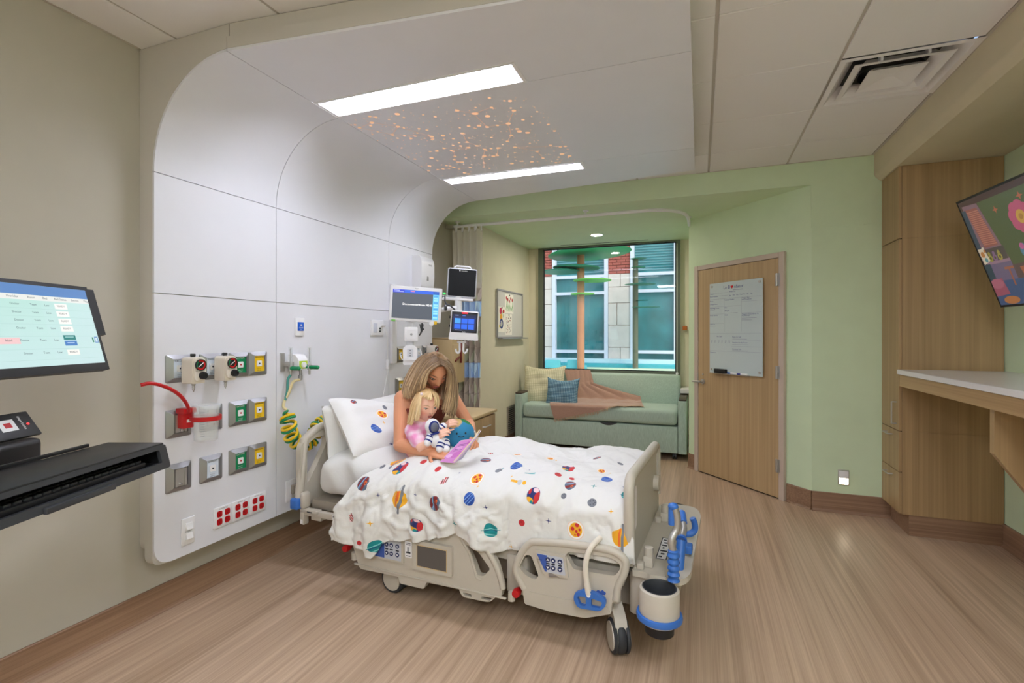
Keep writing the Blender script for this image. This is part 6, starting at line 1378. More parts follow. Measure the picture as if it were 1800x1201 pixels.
# ---- child
CC = Vector((0.7649, 0.1895, 1.0123)); CF = hframe(CC, (.80, -.50, -.24), 0); HC_ = .096
kid = thing('person', 'blonde small child in a pink tie dye shirt sitting against the woman', 'person', (.72, .20, .70), BEDM)
b = MB(); head_mesh(b, CF, HC_, True)
nk = CF @ Vector((0, -.03, -.06)); nb = Vector((.735, .205, .905)); chain(b, [nk, nb], [.034, .036])
crs, cre, crw = Vector((0.7053, 0.1416, 0.8605)), Vector((0.8055, 0.0872, 0.7768)), Vector((0.8963, 0.0941, 0.8351))
cls, cle, clw = Vector((0.7274, 0.2713, 0.8569)), Vector((0.7913, 0.2992, 0.8012)), Vector((0.8682, 0.2455, 0.8752))
cb = Vector((.715, .215, .82)); cp = Vector((.715, .22, .755))
chain(b, [nb, cb, cp], [.045, .080, .092]); chain(b, [nb, crs], [.036, .036]); chain(b, [nb, cls], [.036, .036])
chain(b, [crs, crs.lerp(cre, .5), cre], [.036, .032, .027]); chain(b, [cre, cre.lerp(crw, .4), crw], [.028, .029, .019])
chain(b, [cls, cle], [.034, .026]); chain(b, [cle, clw], [.027, .019])
chain(b, [cp+Vector((0, -.04, 0)), Vector((.95, .12, .66))], [.075, .05]); chain(b, [cp+Vector((0, .05, 0)), Vector((.95, .30, .66))], [.075, .05])
hand(b, crw, Vector((0.9365, 0.0899, 0.8713))-crw, (-.3, -.85, .3), 1.05, .66, -1); hand(b, clw, Vector((0.9054, 0.2291, 0.9042))-clw, (-.2, -.8, .4), 1.1, .62, 1)
km_ = remeshed(b, .003, 4); CFI = np.array(CF.inverted())
def ccol(co):
    h = np.c_[co, np.ones(len(co))] @ CFI.T; u, y, z = h[:, 0]/HC_, h[:, 1]/HC_, h[:, 2]/HC_
    c = np.tile(np.array([238, 190, 166])/255., (len(co), 1)); face = (np.abs(u) < .9) & (y > 0) & (np.abs(z) < 1.05)
    ck = np.exp(-((np.abs(u)-.40)/.2)**2-((z+.28)/.22)**2)*face*.5; c = c*(1-ck[:, None])+np.array([232, 150, 134])/255.*ck[:, None]
    return c
skin_part('body', km_, M['skin'], kid, ccol); face_parts(CF, HC_, kid, M['clid'], M['cbrow'], True, .5)
b = MB(); chain(b, [nb+Vector((0, 0, -.022)), cb, cp], [.053, .090, .102]); chain(b, [nb+Vector((0, 0, -.02)), crs, crs.lerp(cre, .62)], [.046, .047, .046]); chain(b, [nb+Vector((0, 0, -.02)), cls, cls.lerp(cle, .65)], [.046, .046, .042])
sm_ = remeshed(b, .004, 4)
def tie(co):
    n = np.sin(co[:, 0]*70+3*np.sin(co[:, 2]*55))+np.sin(co[:, 1]*62+2.5*np.sin(co[:, 0]*48+1))+.8*np.sin(co[:, 2]*85+co[:, 1]*40)
    w = np.clip(.5+.32*n, 0, 1)[:, None]; return np.array([234, 148, 196])/255.*(1-w)+np.array([246, 216, 232])/255.*w
skin_part('shirt', sm_, vcol_mat('tie_dye_cotton', .85), kid, tie, 'pink tie dye short sleeved shirt')
b = MB(); vs = []
for j in range(nv+1):
    for i in range(nu):
        ph = PI*j/nv*.62; th = 2*PI*i/nu; x, y, z = math.sin(ph)*math.sin(th), math.sin(ph)*math.cos(th), math.cos(ph)
        k = 1.04+.012*math.sin(th*23); 
        if y > .2 and z < .70: k = .92
        vs.append(CF @ Vector((x*.74*HC_*k*1.03, y*.88*HC_*k, z*HC_*k)))
b.add(vs, [(j*nu+i, j*nu+(i+1) % nu, (j+1)*nu+(i+1) % nu, (j+1)*nu+i) for j in range(nv) for i in range(nu)], col=(206, 170, 118))
D2_, L2_ = (190, 150, 100), (244, 220, 172)
hair_locks(b, [[(0.7711, 0.1922, 1.0969), (0.7396, 0.1675, 1.0845), (0.7056, 0.1527, 1.0339), (0.6960, 0.1376, 0.9513), (0.6955, 0.1156, 0.8944)], [(0.7767, 0.1837, 1.0980), (0.7715, 0.1378, 1.0824), (0.7556, 0.1091, 1.0319), (0.7405, 0.1024, 0.9593), (0.7372, 0.0901, 0.8951)]], 90, .0042, D2_, L2_, .005, 11)
hair_locks(b, [[(0.7798, 0.1196, 1.0848), (0.7793, 0.1030, 1.0603), (0.7761, 0.0962, 1.0215), (0.7701, 0.0936, 0.9691), (0.7641, 0.0910, 0.9231)], [(0.7859, 0.1223, 1.0815), (0.7900, 0.1045, 1.0574), (0.7863, 0.0985, 1.0185), (0.7792, 0.0975, 0.9691), (0.7731, 0.0949, 0.9297)]], 46, .0042, (216, 182, 130), (250, 230, 190), .003, 12)
hair_locks(b, [[(0.7500, 0.1939, 1.0958), (0.7545, 0.1632, 1.0924), (0.7628, 0.1449, 1.0846), (0.7685, 0.1365, 1.0758), (0.7742, 0.1281, 1.0704)], [(0.7946, 0.1806, 1.0991), (0.7990, 0.1498, 1.0891), (0.7980, 0.1276, 1.0782), (0.7889, 0.1236, 1.0716), (0.7859, 0.1223, 1.0683)], [(0.8093, 0.1762, 1.0935), (0.8316, 0.1477, 1.0809), (0.8398, 0.1349, 1.0662), (0.8395, 0.1293, 1.0537), (0.8305, 0.1254, 1.0438)]], 84, .0042, (206, 168, 116), (248, 226, 180), .003, 13)
hair_locks(b, [[(0.7921, 0.1905, 1.0980), (0.8355, 0.1658, 1.0824), (0.8555, 0.1527, 1.0584), (0.8585, 0.1540, 1.0319), (0.8525, 0.1514, 1.0121)], [(0.7607, 0.2204, 1.0970), (0.8145, 0.2112, 1.0833), (0.8408, 0.2008, 1.0453), (0.8323, 0.2080, 1.0036), (0.8176, 0.2125, 0.9751)]], 54, .004, D2_, L2_, .003, 14)
part('hair', b, M['hair'], kid, 70, 'fine blonde hair with a tied side lock')
b = MB(); q = Vector((0.7857, 0.1167, 1.0821)); b.ell(q, .009, .009, .009, 10, 8); part('hair_tie', b, P('hair_tie', (240, 220, 226), .6), kid)
# ---- toys and book
M['plushwhite'] = P('plush_white', (234, 234, 238), .9, bump=.3, bscale=120, sheen=.3); M['plushnavy'] = P('plush_navy', (34, 48, 122), .85)
ah = Vector((0.8677, 0.1035, 0.9024)); ab = Vector((0.9022, 0.0967, 0.8255)); 
t = thing('astronaut_toy', 'white plush astronaut with navy stripes and a grey visor hugged by the child', 'toy', ab, BEDM)
b = MB(); b.ell(ah, .042, .042, .046, 20, 14); part('head', b, M['plushwhite'], t)
fd = Vector((.72, -.60, .05)).normalized()
vm = frame3(ah+fd*.030, fd.cross(Vector((0, 0, 1))), (0, 0, 1))
b = MB(); b.xf = vm; b.ell((0, 0, 0), .031, .036, .016, 20, 10); vz = part('visor_rim', b, M['plushnavy'], t); b = MB(); b.xf = vm; sgn = 1 if (vm.to_3x3() @ Vector((0, 0, 1))).dot(fd) > 0 else -1
b.ell((0, 0, sgn*.006), .024, .029, .014, 20, 10); part('visor', b, P('visor_grey', (104, 110, 130), .4), vz)
b = MB(); chain(b, [ah+Vector((.0, .0, -.045)), ab], [.034, .042]); part('body', b, M['plushwhite'], t)
for k, (p0, p1) in enumerate((((0.9418, 0.0813, 0.8159), (0.9437, 0.0603, 0.7917)), ((0.9443, 0.1260, 0.8137), (0.9704, 0.0828, 0.7863)), ((0.8753, 0.0740, 0.8501), (0.8716, 0.0506, 0.8223)), ((0.8980, 0.1276, 0.8778), (0.9084, 0.1540, 0.8969)))):
    p0, p1 = Vector(p0), Vector(p1); nm = 'leg' if k < 2 else 'arm'
    b = MB(); chain(b, [ab.lerp(p0, .5), p0, p1], [.024, .023, .022]); l_ = part(nm, b, M['plushwhite'], t)
    for f in (.15, .8): b = MB(); c0 = p0.lerp(p1, f); dr = (p1-p0).normalized(); b.tube([c0-dr*.004, c0+dr*.004], .0245, 14); part('stripe', b, M['plushnavy'], l_)
b = MB(); dr = (ab-ah).normalized(); c0 = ah.lerp(ab, .55); b.tube([c0-dr*.005, c0+dr*.005], .042, 18); part('stripe', b, M['plushnavy'], t)
# globe cushion
gc = Vector((0.8998, 0.3467, 0.8151)); gr = .098
t = thing('globe_cushion', 'round blue globe cushion with green and tan land and a stitched smile', 'toy', gc-Vector((0, 0, gr)), BEDM)
nu2, nv2 = 56, 40; vs = []; cs = []
for j in range(nv2+1):
    for i in range(nu2):
        ph = PI*j/nv2; th = 2*PI*i/nu2; d = Vector((math.sin(ph)*math.cos(th), math.sin(ph)*math.sin(th), math.cos(ph))); vs.append(gc+d*gr*(1 if True else 1))
        n_ = math.sin(3.1*d.x+1.2)+math.sin(4.2*d.y*1.1+2.3*d.z)+.6*math.sin(6*d.z+4*d.x)
        land = (d-Vector((.25, .35, .88)).normalized()).length < .62 or (d-Vector((-.15, -.55, .75)).normalized()).length < .38 or (d-Vector((.8, .3, -.4)).normalized()).length < .3
        tan_ = (d-Vector((.0, -.50, .85)).normalized()).length < .45
        cs.append((214, 178, 118) if tan_ else ((52, 128, 72) if land else (50, 132, 176)))
b = MB(); b.add(vs, [(j*nu2+i, j*nu2+(i+1) % nu2, (j+1)*nu2+(i+1) % nu2, (j+1)*nu2+i) for j in range(nv2) for i in range(nu2)], col=cs); part('ball', b, vcol_mat('plush_globe', .85), t, 70)
fd = Vector((.62, -.75, .15)).normalized(); sd = fd.cross(Vector((0, 0, 1))).normalized(); ud = sd.cross(fd)
for sx in (-1, 1): b = MB(); q = gc+(fd+sd*.28*sx+ud*.1).normalized()*gr; b.ell(q, .006, .006, .007, 10, 8); part('eye', b, M['black'], t)
b = MB(); b.tube([gc+(fd+sd*.18*s_-ud*(.12-.05*s_*s_)).normalized()*(gr+.001) for s_ in np.linspace(-1, 1, 9)], .0022, 6); part('smile', b, M['ink'], t)
# book
H0, H1 = Vector((1.0773, -0.0069, 0.7421)), Vector((1.1545, 0.0869, 0.8612)); A0, A1 = Vector((0.9756, 0.0088, 0.7342)), Vector((1.0531, 0.0971, 0.8382)); B0, B1 = Vector((1.0794, 0.0759, 0.7478)), Vector((1.1281, 0.2063, 0.8816))
t = thing('picture_book', 'open pink picture book held up by the woman over the duvet', 'book', (H0+H1)/2, BEDM)
def board(mb, q, th):
    a, b_, c_, d_ = [Vector(x) for x in q]; n_ = (b_-a).cross(d_-a).normalized()*th; vs = [a, b_, c_, d_, a+n_, b_+n_, c_+n_, d_+n_]; mb.add(vs, [(0, 1, 2, 3), (7, 6, 5, 4), (0, 1, 5, 4), (1, 2, 6, 5), (2, 3, 7, 6), (3, 0, 4, 7)], [(0, 0), (0, 1), (1, 1), (1, 0)]*2)
p = Pic(260, 340, (206, 134, 200)); p.ell(120, 130, 60, 36, (222, 160, 214), .5); p.ell(170, 230, 70, 44, (196, 110, 186), -.4); p.ell(70, 250, 46, 30, (226, 176, 222), 0)
for y in (70, 92, 150, 172): p.rect(60, y, 190, y+9, (120, 60, 130)); 
p.ell(200, 60, 30, 22, (178, 90, 170), 0); p.rect(0, 0, 10, 340, (230, 196, 226))
b = MB(); board(b, (A0, A1, H1, H0), .003); part('cover', b, printed('book_cover', p.a, .35), t, 0, 'pink cover')
b = MB(); board(b, (H0, H1, B1, B0), .003); part('cover', b, P('cover_lilac', (190, 178, 216), .4), t, 0, 'lilac back cover')
up_ = Vector((-.006, .009, -.001)); b = MB(); board(b, (A0.lerp(H0, .05)+up_, A1.lerp(H1, .05)+up_, H1+up_*.5, H0+up_*.5), .006); part('pages', b, P('page_cream', (238, 228, 208), .7), t, 0)
b = MB(); up2 = Vector((-.007, .002, .004)); board(b, (H0+up2*.5, H1+up2*.5, B1.lerp(H1, .05)+up2, B0.lerp(H0, .05)+up2), .006); part('pages', b, P('page_tan', (224, 206, 170), .7), t, 0)
# ================================================================ alcove: window, courtyard, sofa, curtain, board
win = MB(); win.prism([[(-2.14, .905), (-.232, .905), (-.232, 2.648), (-2.14, 2.648)], [(-2.07, .945), (-2.07, 2.63), (-.285, 2.63), (-.285, .945)]], lambda u, v, d: (u, d, v), 6.75, 6.84)
WIN = struct('window_1', win, M['winframe'])
b = MB(); b.box(-2.072, -.283, 6.80, 6.806, .943, 2.632); struct('pane', b, M['glass'], WIN)
b = MB(); b.prism([[(-2.07, .945), (-.285, .945), (-.285, 2.63), (-2.07, 2.63)], [(-2.058, .957), (-2.058, 2.618), (-.297, 2.618), (-.297, .957)]], lambda u, v, d: (u, d, v), 6.785, 6.80); struct('gasket', b, M['black'], WIN)
b = MB(); b.box(-2.10, -.25, 6.70, 6.76, .895, .912, .003); struct('sill', b, M['winframe'], WIN)
b = MB(); b.tube([(-.272, 6.735, .93), (-.272, 6.735, 2.60)], .003, 6); b.cyl((-.272, 6.74, .93), (-.272, 6.72, .93), .016, n=14); struct('shade_cord', b, M['white'], WIN, 40)
t = thing('shade_slot', 'thin dark shade slot in the green alcove ceiling before the window', 'vent', (-1.2, 6.62, ZN)); b = MB(); b.box(-1.78, -.62, 6.615, 6.635, ZN-.003, ZN); part('slot', b, M['dark'], t, 0); b = MB(); b.prism([[(-1.79, 6.605), (-.61, 6.605), (-.61, 6.645), (-1.79, 6.645)], [(-1.78, 6.615), (-1.78, 6.635), (-.62, 6.635), (-.62, 6.615)]], lambda u, v, d: (u, v, d), ZN-.002, ZN+.001); part('slot_rim', b, M['green'], t, 0)
t = thing('downlight', 'small round recessed downlight in the green alcove ceiling', 'ceiling light', (-1.18, 6.085, ZN))
b = MB(); b.lathe([(.082, ZN), (.082, ZN-.004), (.066, ZN-.005), (.064, ZN-.001)], 30, (-1.18, 6.085, 0), caps=False); part('trim_ring', b, M['white'], t)
b = MB(); b.cyl((-1.18, 6.085, ZN-.0025), (-1.18, 6.085, ZN-.001), .065, n=28); part('lamp_lens', b, P('downlight_lens', (255, 250, 240), .5, emit=(255, 244, 226), es=420), t)
# right of the window: wall shelf, small bracket
t = thing('wall_shelf', 'short white wall shelf behind the sofa arm by the door wall', 'shelf', (-.05, 6.6, .72)); b = MB(); b.box(-.222, .2, 6.45, 6.788, .71, .765, .004); part('board', b, M['quartz'], t); b = MB(); b.box(-.20, .2, 6.74, 6.788, .60, .71, .003); part('cleat', b, M['tan'], t)
t = thing('wall_hook', 'small amber wall hook right of the window', 'hook', (-.17, 6.79, 1.51)); b = MB(); b.box(-.205, -.15, 6.74, 6.79, 1.485, 1.54, .005); part('plate', b, P('amber', (176, 96, 30), .3), t); b = MB(); b.box(-.15, -.115, 6.75, 6.79, 1.49, 1.535, .004); part('arm', b, M['offwhite'], t)
# courtyard
def ey(u, y): return 0
YE = 12.0
def fx(u, Y=YE): a = (u-900)/878; return Y*(a*.93605-.35187)/(a*.35187+.93605)
def fz(u, v, Y=YE): a = (u-900)/878; return 1.425+(589-v)/878*Y/(a*.35187+.93605)
b = MB(); b.box(-14, 10, 6.96, YE+.3, .12, .20); struct('ground_court', b, P('court_deck', (182, 226, 232), .7, noise=.04, nscale=3))
M['brick'] = P('red_brick', (178, 96, 84), .85, noise=.12, nscale=9); M['stone'] = P('pale_stone', (226, 216, 206), .85, noise=.05, nscale=5); M['mortar'] = P('mortar', (206, 186, 176), .9)
M['tealglass'] = P('teal_glazing', (56, 132, 138), .08, spec=.5, noise=.4, nscale=1.3); M['mull'] = P('white_mullion', (226, 232, 244), .4)
t = thing('office_building', 'brick and stone building with teal windows across the courtyard', 'building', (-3, YE, .2))
X0 = -6.2; piers = [(fx(925), fx(971)), (fx(1069), fx(1108)), (fx(1192), fx(1225))]
zs_ = fz(1090, 481)                                   # top of the stone
b = MB(); b.box(-9, 4, YE+.35, YE+.6, .2, 9); part('rear_wall', b, M['mortar'], t, 0)
for a_, c_ in piers: b = MB(); b.box(a_+.02, c_-.02, YE+.06, YE+.4, .2, 9); part('pier_core', b, M['mortar'], t, 0)
bw, bh = .205, .068; bm_ = MB(); bm_.box(-bw/2+.005, bw/2-.005, 0, .05, -bh/2+.005, bh/2-.005, .003, 1); brick_mesh = mesh('brick', bm_, M['brick'], 0)
for (a_, c_) in piers[:2]:
    r = 0; z = zs_+bh/2
    while z < fz(1090, 424)+.12:
        x = a_+(bw/2 if r % 2 == 0 else 0); 
        while x-bw/2 < c_-.02:
            w = min(x+bw/2, c_)-max(x-bw/2, a_)
            if w > .05:
                o = bpy.data.objects.new('brick', brick_mesh); COL.objects.link(o); o.parent = t; o.location = Vector(((min(x+bw/2, c_)+max(x-bw/2, a_))/2, YE+.012+random.uniform(-.004, .004), z))-_base(t); o.scale = (w/bw, 1, 1)
            x += bw
        z += bh; r += 1
sth = .62; rr = random.Random(4)
for k_, (a_, c_) in enumerate(piers):
    z = .22; r = 0
    while z < zs_-.02:
        z1 = min(z+sth*(.62 if r % 3 == 1 else .85), zs_); 
        cuts = [a_, c_] if r % 2 == 0 else [a_, a_+(c_-a_)*(.55 if r % 4 == 1 else .4), c_]
        for xa, xb in zip(cuts[:-1], cuts[1:]): b = MB(); b.box(xa+.006, xb-.006, YE+.0+rr.uniform(0, .006), YE+.07, z+.006, z1-.006, .004, 1); part('stone_block', b, M['stone'], t, 0)
        z = z1; r += 1
for (u0, u1, bars) in ((971, 1069, (487, 516, 618)), (1108, 1192, (481, 511, 619))):
    xa, xb = fx(u0), fx(u1); um = (u0+u1)/2; zb_ = [fz(um, v) for v in bars]
    b = MB(); b.box(xa, xa+.09, YE-.03, YE+.1, .2, 9); b.box(xb-.09, xb, YE-.03, YE+.1, .2, 9); part('window_frame', b, M['mull'], t, 0)
    for z in zb_: b = MB(); b.box(xa+.09, xb-.09, YE-.03, YE+.08, z-.035, z+.035); part('mullion', b, M['mull'], t, 0)
    lv = [.2]+sorted(zb_)+[5.2]
    for z0, z1 in zip(lv[:-1], lv[1:]): b = MB(); b.box(xa+.08, xb-.08, YE+.10, YE+.12, z0, z1); part('pane', b, M['tealglass'], t, 0)
    z0 = sorted(zb_)[-1]
    for k in range(14): b = MB(); b.box(xa+.1, xb-.1, YE+.085, YE+.098, z0+.10+.062*k, z0+.122+.062*k); part('blind_slat', b, P('blind', (104, 160, 166), .6) if 'blind' not in MATS else MATS['blind'], t, 0)
# metal tree sculpture
tx_, ty_ = fx(1021, 10.0), 10.0
t = thing('tree_sculpture', 'outdoor tree sculpture with a copper trunk and round green discs', 'sculpture', (tx_, ty_, .2))
b = MB(); b.cyl((tx_, ty_, .2), (tx_, ty_, 4.2), .075, n=24); part('trunk', b, P('copper_trunk', (206, 140, 96), .55, noise=.08, nscale=5), t)
M['disc1'] = P('disc_green', (44, 160, 92), .45); M['disc2'] = P('disc_deep', (48, 140, 104), .45); M['disc3'] = P('disc_lime', (126, 206, 76), .45)
for (u, v, hw, mt, tl) in ((1036, 446, 70, 'disc1', -.06), (1013, 471, 40, 'disc2', .03), (985, 478, 36, 'disc2', 0), (1041, 493, 32, 'disc3', .0), (1024, 517, 20, 'disc3', 0), (1058, 431, 30, 'disc3', 0), (1130, 420, 40, 'disc1', .02)):
    x, z = fx(u, 10.0), fz(u, v, 10.0); r = hw*10/878*1.05
    b = MB(); n = 40
    for zz in (0, 1): pass
    b.xf = Matrix.Translation((x, ty_, z)) @ Matrix.Rotation(tl, 4, 'Y')
    b.lathe([(.0001, -.012), (r*.98, -.012), (r, 0), (r*.98, .012), (.0001, .012)], 40); part('leaf_disc', b, M[mt], t)
b = MB(); zz = fz(1021, 440, 10.0); b.lathe([(.10, zz-.05), (.16, zz), (.10, zz+.05)], 24, (tx_, ty_, 0)); part('collar', b, M['disc2'], t)
tx2 = fx(1117, 11.2); t = thing('tree_sculpture', 'slimmer weathered tree sculpture seen before the right hand teal window', 'sculpture', (tx2, 11.2, .2))
b = MB(); b.cyl((tx2, 11.2, .2), (tx2, 11.2, 3.1), .06, n=20); part('trunk', b, P('weathered_trunk', (104, 108, 84), .6), t)
for (u, v, hw, mt) in ((1122, 455, 14, 'disc2'), (1122, 470, 12, 'disc1'), (1125, 500, 26, 'disc2'), (1128, 528, 12, 'disc2'), (1135, 540, 24, 'disc2')):
    r = hw*11.2/878; b = MB(); b.xf = Matrix.Translation((fx(u, 11.2), 11.2, fz(u, v, 11.2))); b.lathe([(.0001, -.01), (r, 0), (.0001, .01)], 32); part('leaf_disc', b, M[mt], t)
# low curved bench walls of the court
for k, (y, z0, z1, c) in enumerate(((10.7, .2, .60, (120, 206, 216)), (11.05, .2, .69, (214, 236, 200)), (11.4, .2, .77, (60, 176, 190)), (11.7, .2, .86, (196, 232, 238)))):
    b = MB(); b.box(-7, 2, y, y+.3, z0, z1, .02); single('bench_wall', b, P('bench_%d' % k, c, .6), ('turquoise low bench wall, lowest step outside the window', 'cream green low bench wall, second step outside the window', 'teal low bench wall, third step outside the window', 'pale blue low bench wall against the building')[k], 'bench', (-2.5, y, .2), group='bench walls in the courtyard')
for k, u in enumerate((975, 1014)):
    x = fx(u, 10.9); t = thing('court_chair', ('turquoise tub chair outside, left of the copper trunk', 'turquoise tub chair outside, just behind the copper trunk')[k], 'chair', (x, 10.3, .2), group='turquoise court chairs'); x = fx(u, 10.3)
    zt = fz(u, 632, 10.3); b = MB(); b.box(x-.16, x+.16, 10.15, 10.45, .2, zt-.28, .03); part('seat', b, P('turq%d' % k, (84, 190, 196), .5), t); b = MB(); b.box(x-.17, x+.17, 10.12, 10.2, .2, zt, .035); part('backrest', b, P('turqb%d' % k, (96, 200, 204), .5), t)
    for sx in (-1, 1): b = MB(); b.box(x+sx*.14, x+sx*.19, 10.14, 10.44, .2, zt-.12, .015); part('armrest', b, MATS['turq%d' % k], t)
# ---------------------------------------------------------------- sofa
def fabric(name, c, c2, sc=260):
    m = P(name, c, .85, bump=.3, bscale=500, sheen=.2); nt = m.node_tree; bs = nt.nodes['Principled BSDF']
    tc = nt.nodes.new('ShaderNodeTexCoord'); mp = nt.nodes.new('ShaderNodeMapping'); mp.inputs['Scale'].default_value = (sc, sc, 22); n = nt.nodes.new('ShaderNodeTexNoise'); n.inputs['Scale'].default_value = 1; n.inputs['Detail'].default_value = 2
    rp = nt.nodes.new('ShaderNodeValToRGB'); rp.color_ramp.elements[0].position = .35; rp.color_ramp.elements[1].position = .65; rp.color_ramp.elements[0].color = lin(c); rp.color_ramp.elements[1].color = lin(c2)
    nt.links.new(tc.outputs['Object'], mp.inputs[0]); nt.links.new(mp.outputs[0], n.inputs['Vector']); nt.links.new(n.outputs['Fac'], rp.inputs[0]); nt.links.new(rp.outputs[0], bs.inputs['Base Color']); return m
M['sofa'] = fabric('sage_fabric', (160, 180, 168), (182, 202, 190), 380)
SX_ = (-2.205, -.135); YS0, YS1 = 5.97, 6.70
t = thing('sofa', 'sage green sleeper sofa with wood topped arms under the window', 'sofa', (-1.17, 6.35, 0))
b = MB(); b.box(SX_[0]+.10, SX_[1]-.10, YS0+.005, YS1, .075, .375, .008); b2_ = b; part('base_drawer', b, M['sofa'], t)
b = MB(); n = 14; xc = -1.02; b.prism([[(xc-.1+.2*k/n, .377-.028*math.sin(PI*k/n)) for k in range(n+1)]+[(xc+.1, .38), (xc-.1, .38)]], lambda u, v, d: (u, d, v), YS0-.001, YS0+.03); part('pull_notch', b, M['rubber'], t)
b = MB(); b.box(SX_[0]+.105, SX_[1]-.105, YS0-.01, YS1-.13, .39, .565, .045, 4); part('seat', b, M['sofa'], t, 50)
b = MB(); m_ = Matrix.Translation((0, 6.60, .54)) @ Matrix.Rotation(R(-8), 4, 'X'); b.xf = m_; b.box(SX_[0]+.105, SX_[1]-.09, -.07, .06, -.02, .385, .04, 4); part('backrest', b, M['sofa'], t, 50)
for k, (x0, x1) in enumerate(((SX_[0], SX_[0]+.095), (SX_[1]-.095, SX_[1]))):
    b = MB(); b.box(x0, x1, YS0-.005, YS1, .07, .675, .012, 3); part('arm', b, M['sofa'], t)
    b = MB(); b.box(x0+.004, x1-.004, YS0+.0, YS1-.2, .675, .695, .008, 2); part('arm_cap', b, P('arm_cap%d' % k, (74, 62, 50), .4), t, label='dark wood arm cap')
for x in (-2.08, -1.4, -.9, -.27):
    for y in (6.02, 6.6):
        b = MB(); b.cyl((x-.022, y, .035), (x-.006, y, .035), .033, n=16); b.cyl((x+.006, y, .035), (x+.022, y, .035), .033, n=16); b.box(x-.012, x+.012, y-.02, y+.02, .035, .08); part('caster', b, M['black'], t)
def grid_print(name, bgc, lc, nx, ny, w, jit=0.): 
    p = Pic(520, 520, bgc)
    for k in range(nx): p.rect(520*k/nx, 0, 520*k/nx+w, 520, lc)
    for k in range(ny): p.rect(0, 520*k/ny, 520, 520*k/ny+w, lc)
    return printed(name, p.a, .9, bump=.4)
fr = frame3((-1.93, 6.33, .765), (1, .10, 0), (0, .32, 1)); c1_ = pillow('throw_cushion', grid_print('cream_check', (226, 220, 192), (182, 174, 136), 22, 24, 4), 'large cream checked cushion leaning in the corner of the sofa', 'cushion', fr, .56, .54, .17, WM, sag=.05, pinch=.08)
p = Pic(520, 520, (70, 108, 136))
for k in range(20): p.rect(26*k, 0, 26*k+9, 520, (104, 144, 166))
for k in range(20): p.rect(0, 26*k, 520, 26*k+7, (120, 160, 182))
for k in range(20):
    for j in range(20): p.rect(26*k, 26*j, 26*k+9, 26*j+7, (188, 212, 224))
fr = frame3((-1.63, 6.155, .70), (1, -.02, 0), (0, .30, 1)); pillow('throw_cushion', printed('blue_check', p.a, .9, bump=.4), 'smaller blue checked cushion in front of the cream one on the sofa', 'cushion', fr, .43, .38, .15, WM, sag=.05, pinch=.08)
# throw blanket: from the back, over the seat, corner hanging over the front
M['throw'] = P('rose_throw', (176, 140, 124), .95, noise=.08, nscale=120, bump=.5, bscale=300, sheen=.4)
def throw(u, v):
    """u along the sofa, v from the back edge to the fringe"""
    xl = np.interp(v, [0, .25, .45, .75, 1], [-1.72, -1.62, -1.78, -1.76, -1.68]); xr = np.interp(v, [0, .25, .45, .75, 1], [-1.36, -1.30, -.70, -.66, -.62])
    x = xl+(xr-xl)*u
    reach = np.interp(u, [0, .2, .5, .8, 1], [.215, .17, .09, -.03, -.10])    # how far it hangs below the front edge (negative: stops on the seat)
    path = [(6.575, .955), (6.50, .75), (6.44, .592), (6.20, .578), (5.99, .575)]
    L = [0]
    for (a0, b0), (a1, b1) in zip(path[:-1], path[1:]): L.append(L[-1]+math.hypot(a1-a0, b1-b0))
    tot = L[-1]+reach; d = v*tot
    if d > L[-1]: e = d-L[-1]; y, z = 5.955-min(.004, e), .575-max(0, e-.02)-.004; y = 5.99-.045*min(1, e/.04); z = .577-.01*min(1, e/.03)-max(0, e-.03)
    else:
        i = max(k for k in range(len(L)) if L[k] <= d+1e-9); i = min(i, len(path)-2); f = (d-L[i])/(L[i+1]-L[i]); y = path[i][0]*(1-f)+path[i+1][0]*f; z = path[i][1]*(1-f)+path[i+1][1]*f
    w = .010*abs(math.sin(u*17+v*5))*(1 if .2 < v < .7 else .4)*(.5+u)
    return (x, y-w*.6, z+w+.004)
b = MB(); b.grid(throw, 60, 60); tb_ = thing('throw_blanket', 'rose brown fringed throw draped from the sofa back over the seat', 'blanket', (-1.4, 6.1, .58)); part('cloth', b, M['throw'], tb_, 80)
b = MB(); rr = random.Random(9)
for k in range(170):
    u = k/169; q = Vector(throw(u, 1.0)); q0 = Vector(throw(u, .985)); d = (q-q0).normalized() if (q-q0).length > 0 else Vector((0, -1, 0))
    e = q+d*rr.uniform(.02, .035)+Vector((rr.uniform(-.008, .008), -.004, -.002)); e.z = min(e.z, q.z+.002); b.tube([q, q.lerp(e, .5)+Vector((rr.uniform(-.004, .004), -.003, .001)), e], .0024, 4)
part('fringe', b, P('fringe_tan', (190, 160, 132), .9), tb_, 0, kind='stuff')
# ---------------------------------------------------------------- curtain on its track
tr = [(-2.50, 4.845), (-2.0, 4.85), (-1.05, 4.855), (-.55, 4.85), (-.36, 4.875), (-.22, 4.97), (-.135, 5.12), (-.108, 5.32), (-.105, 5.66)]
t = thing('curtain_track', 'white ceiling curtain track curving around the alcove opening', 'curtain rail', (-1.2, 4.85, 2.6))
b = MB(); b.tube(spline([(x, y, 2.598) for x, y in tr], 8), .016, 8); part('rail', b, M['white'], t)
for x, y in ((-2.45, 4.846), (-1.05, 4.855), (-.105, 5.5)): b = MB(); b.cyl((x, y, 2.61), (x, y, 2.65), .010, n=10); b.cyl((x, y, 2.644), (x, y, 2.65), .03, n=14); part('hanger', b, M['white'], t)
b = MB(); b.box(-2.58, -2.49, 4.825, 4.865, 2.58, 2.62, .004); part('end_bracket', b, M['steel'], t)
p = Pic(720, 960, (150, 140, 130)); cw = 90
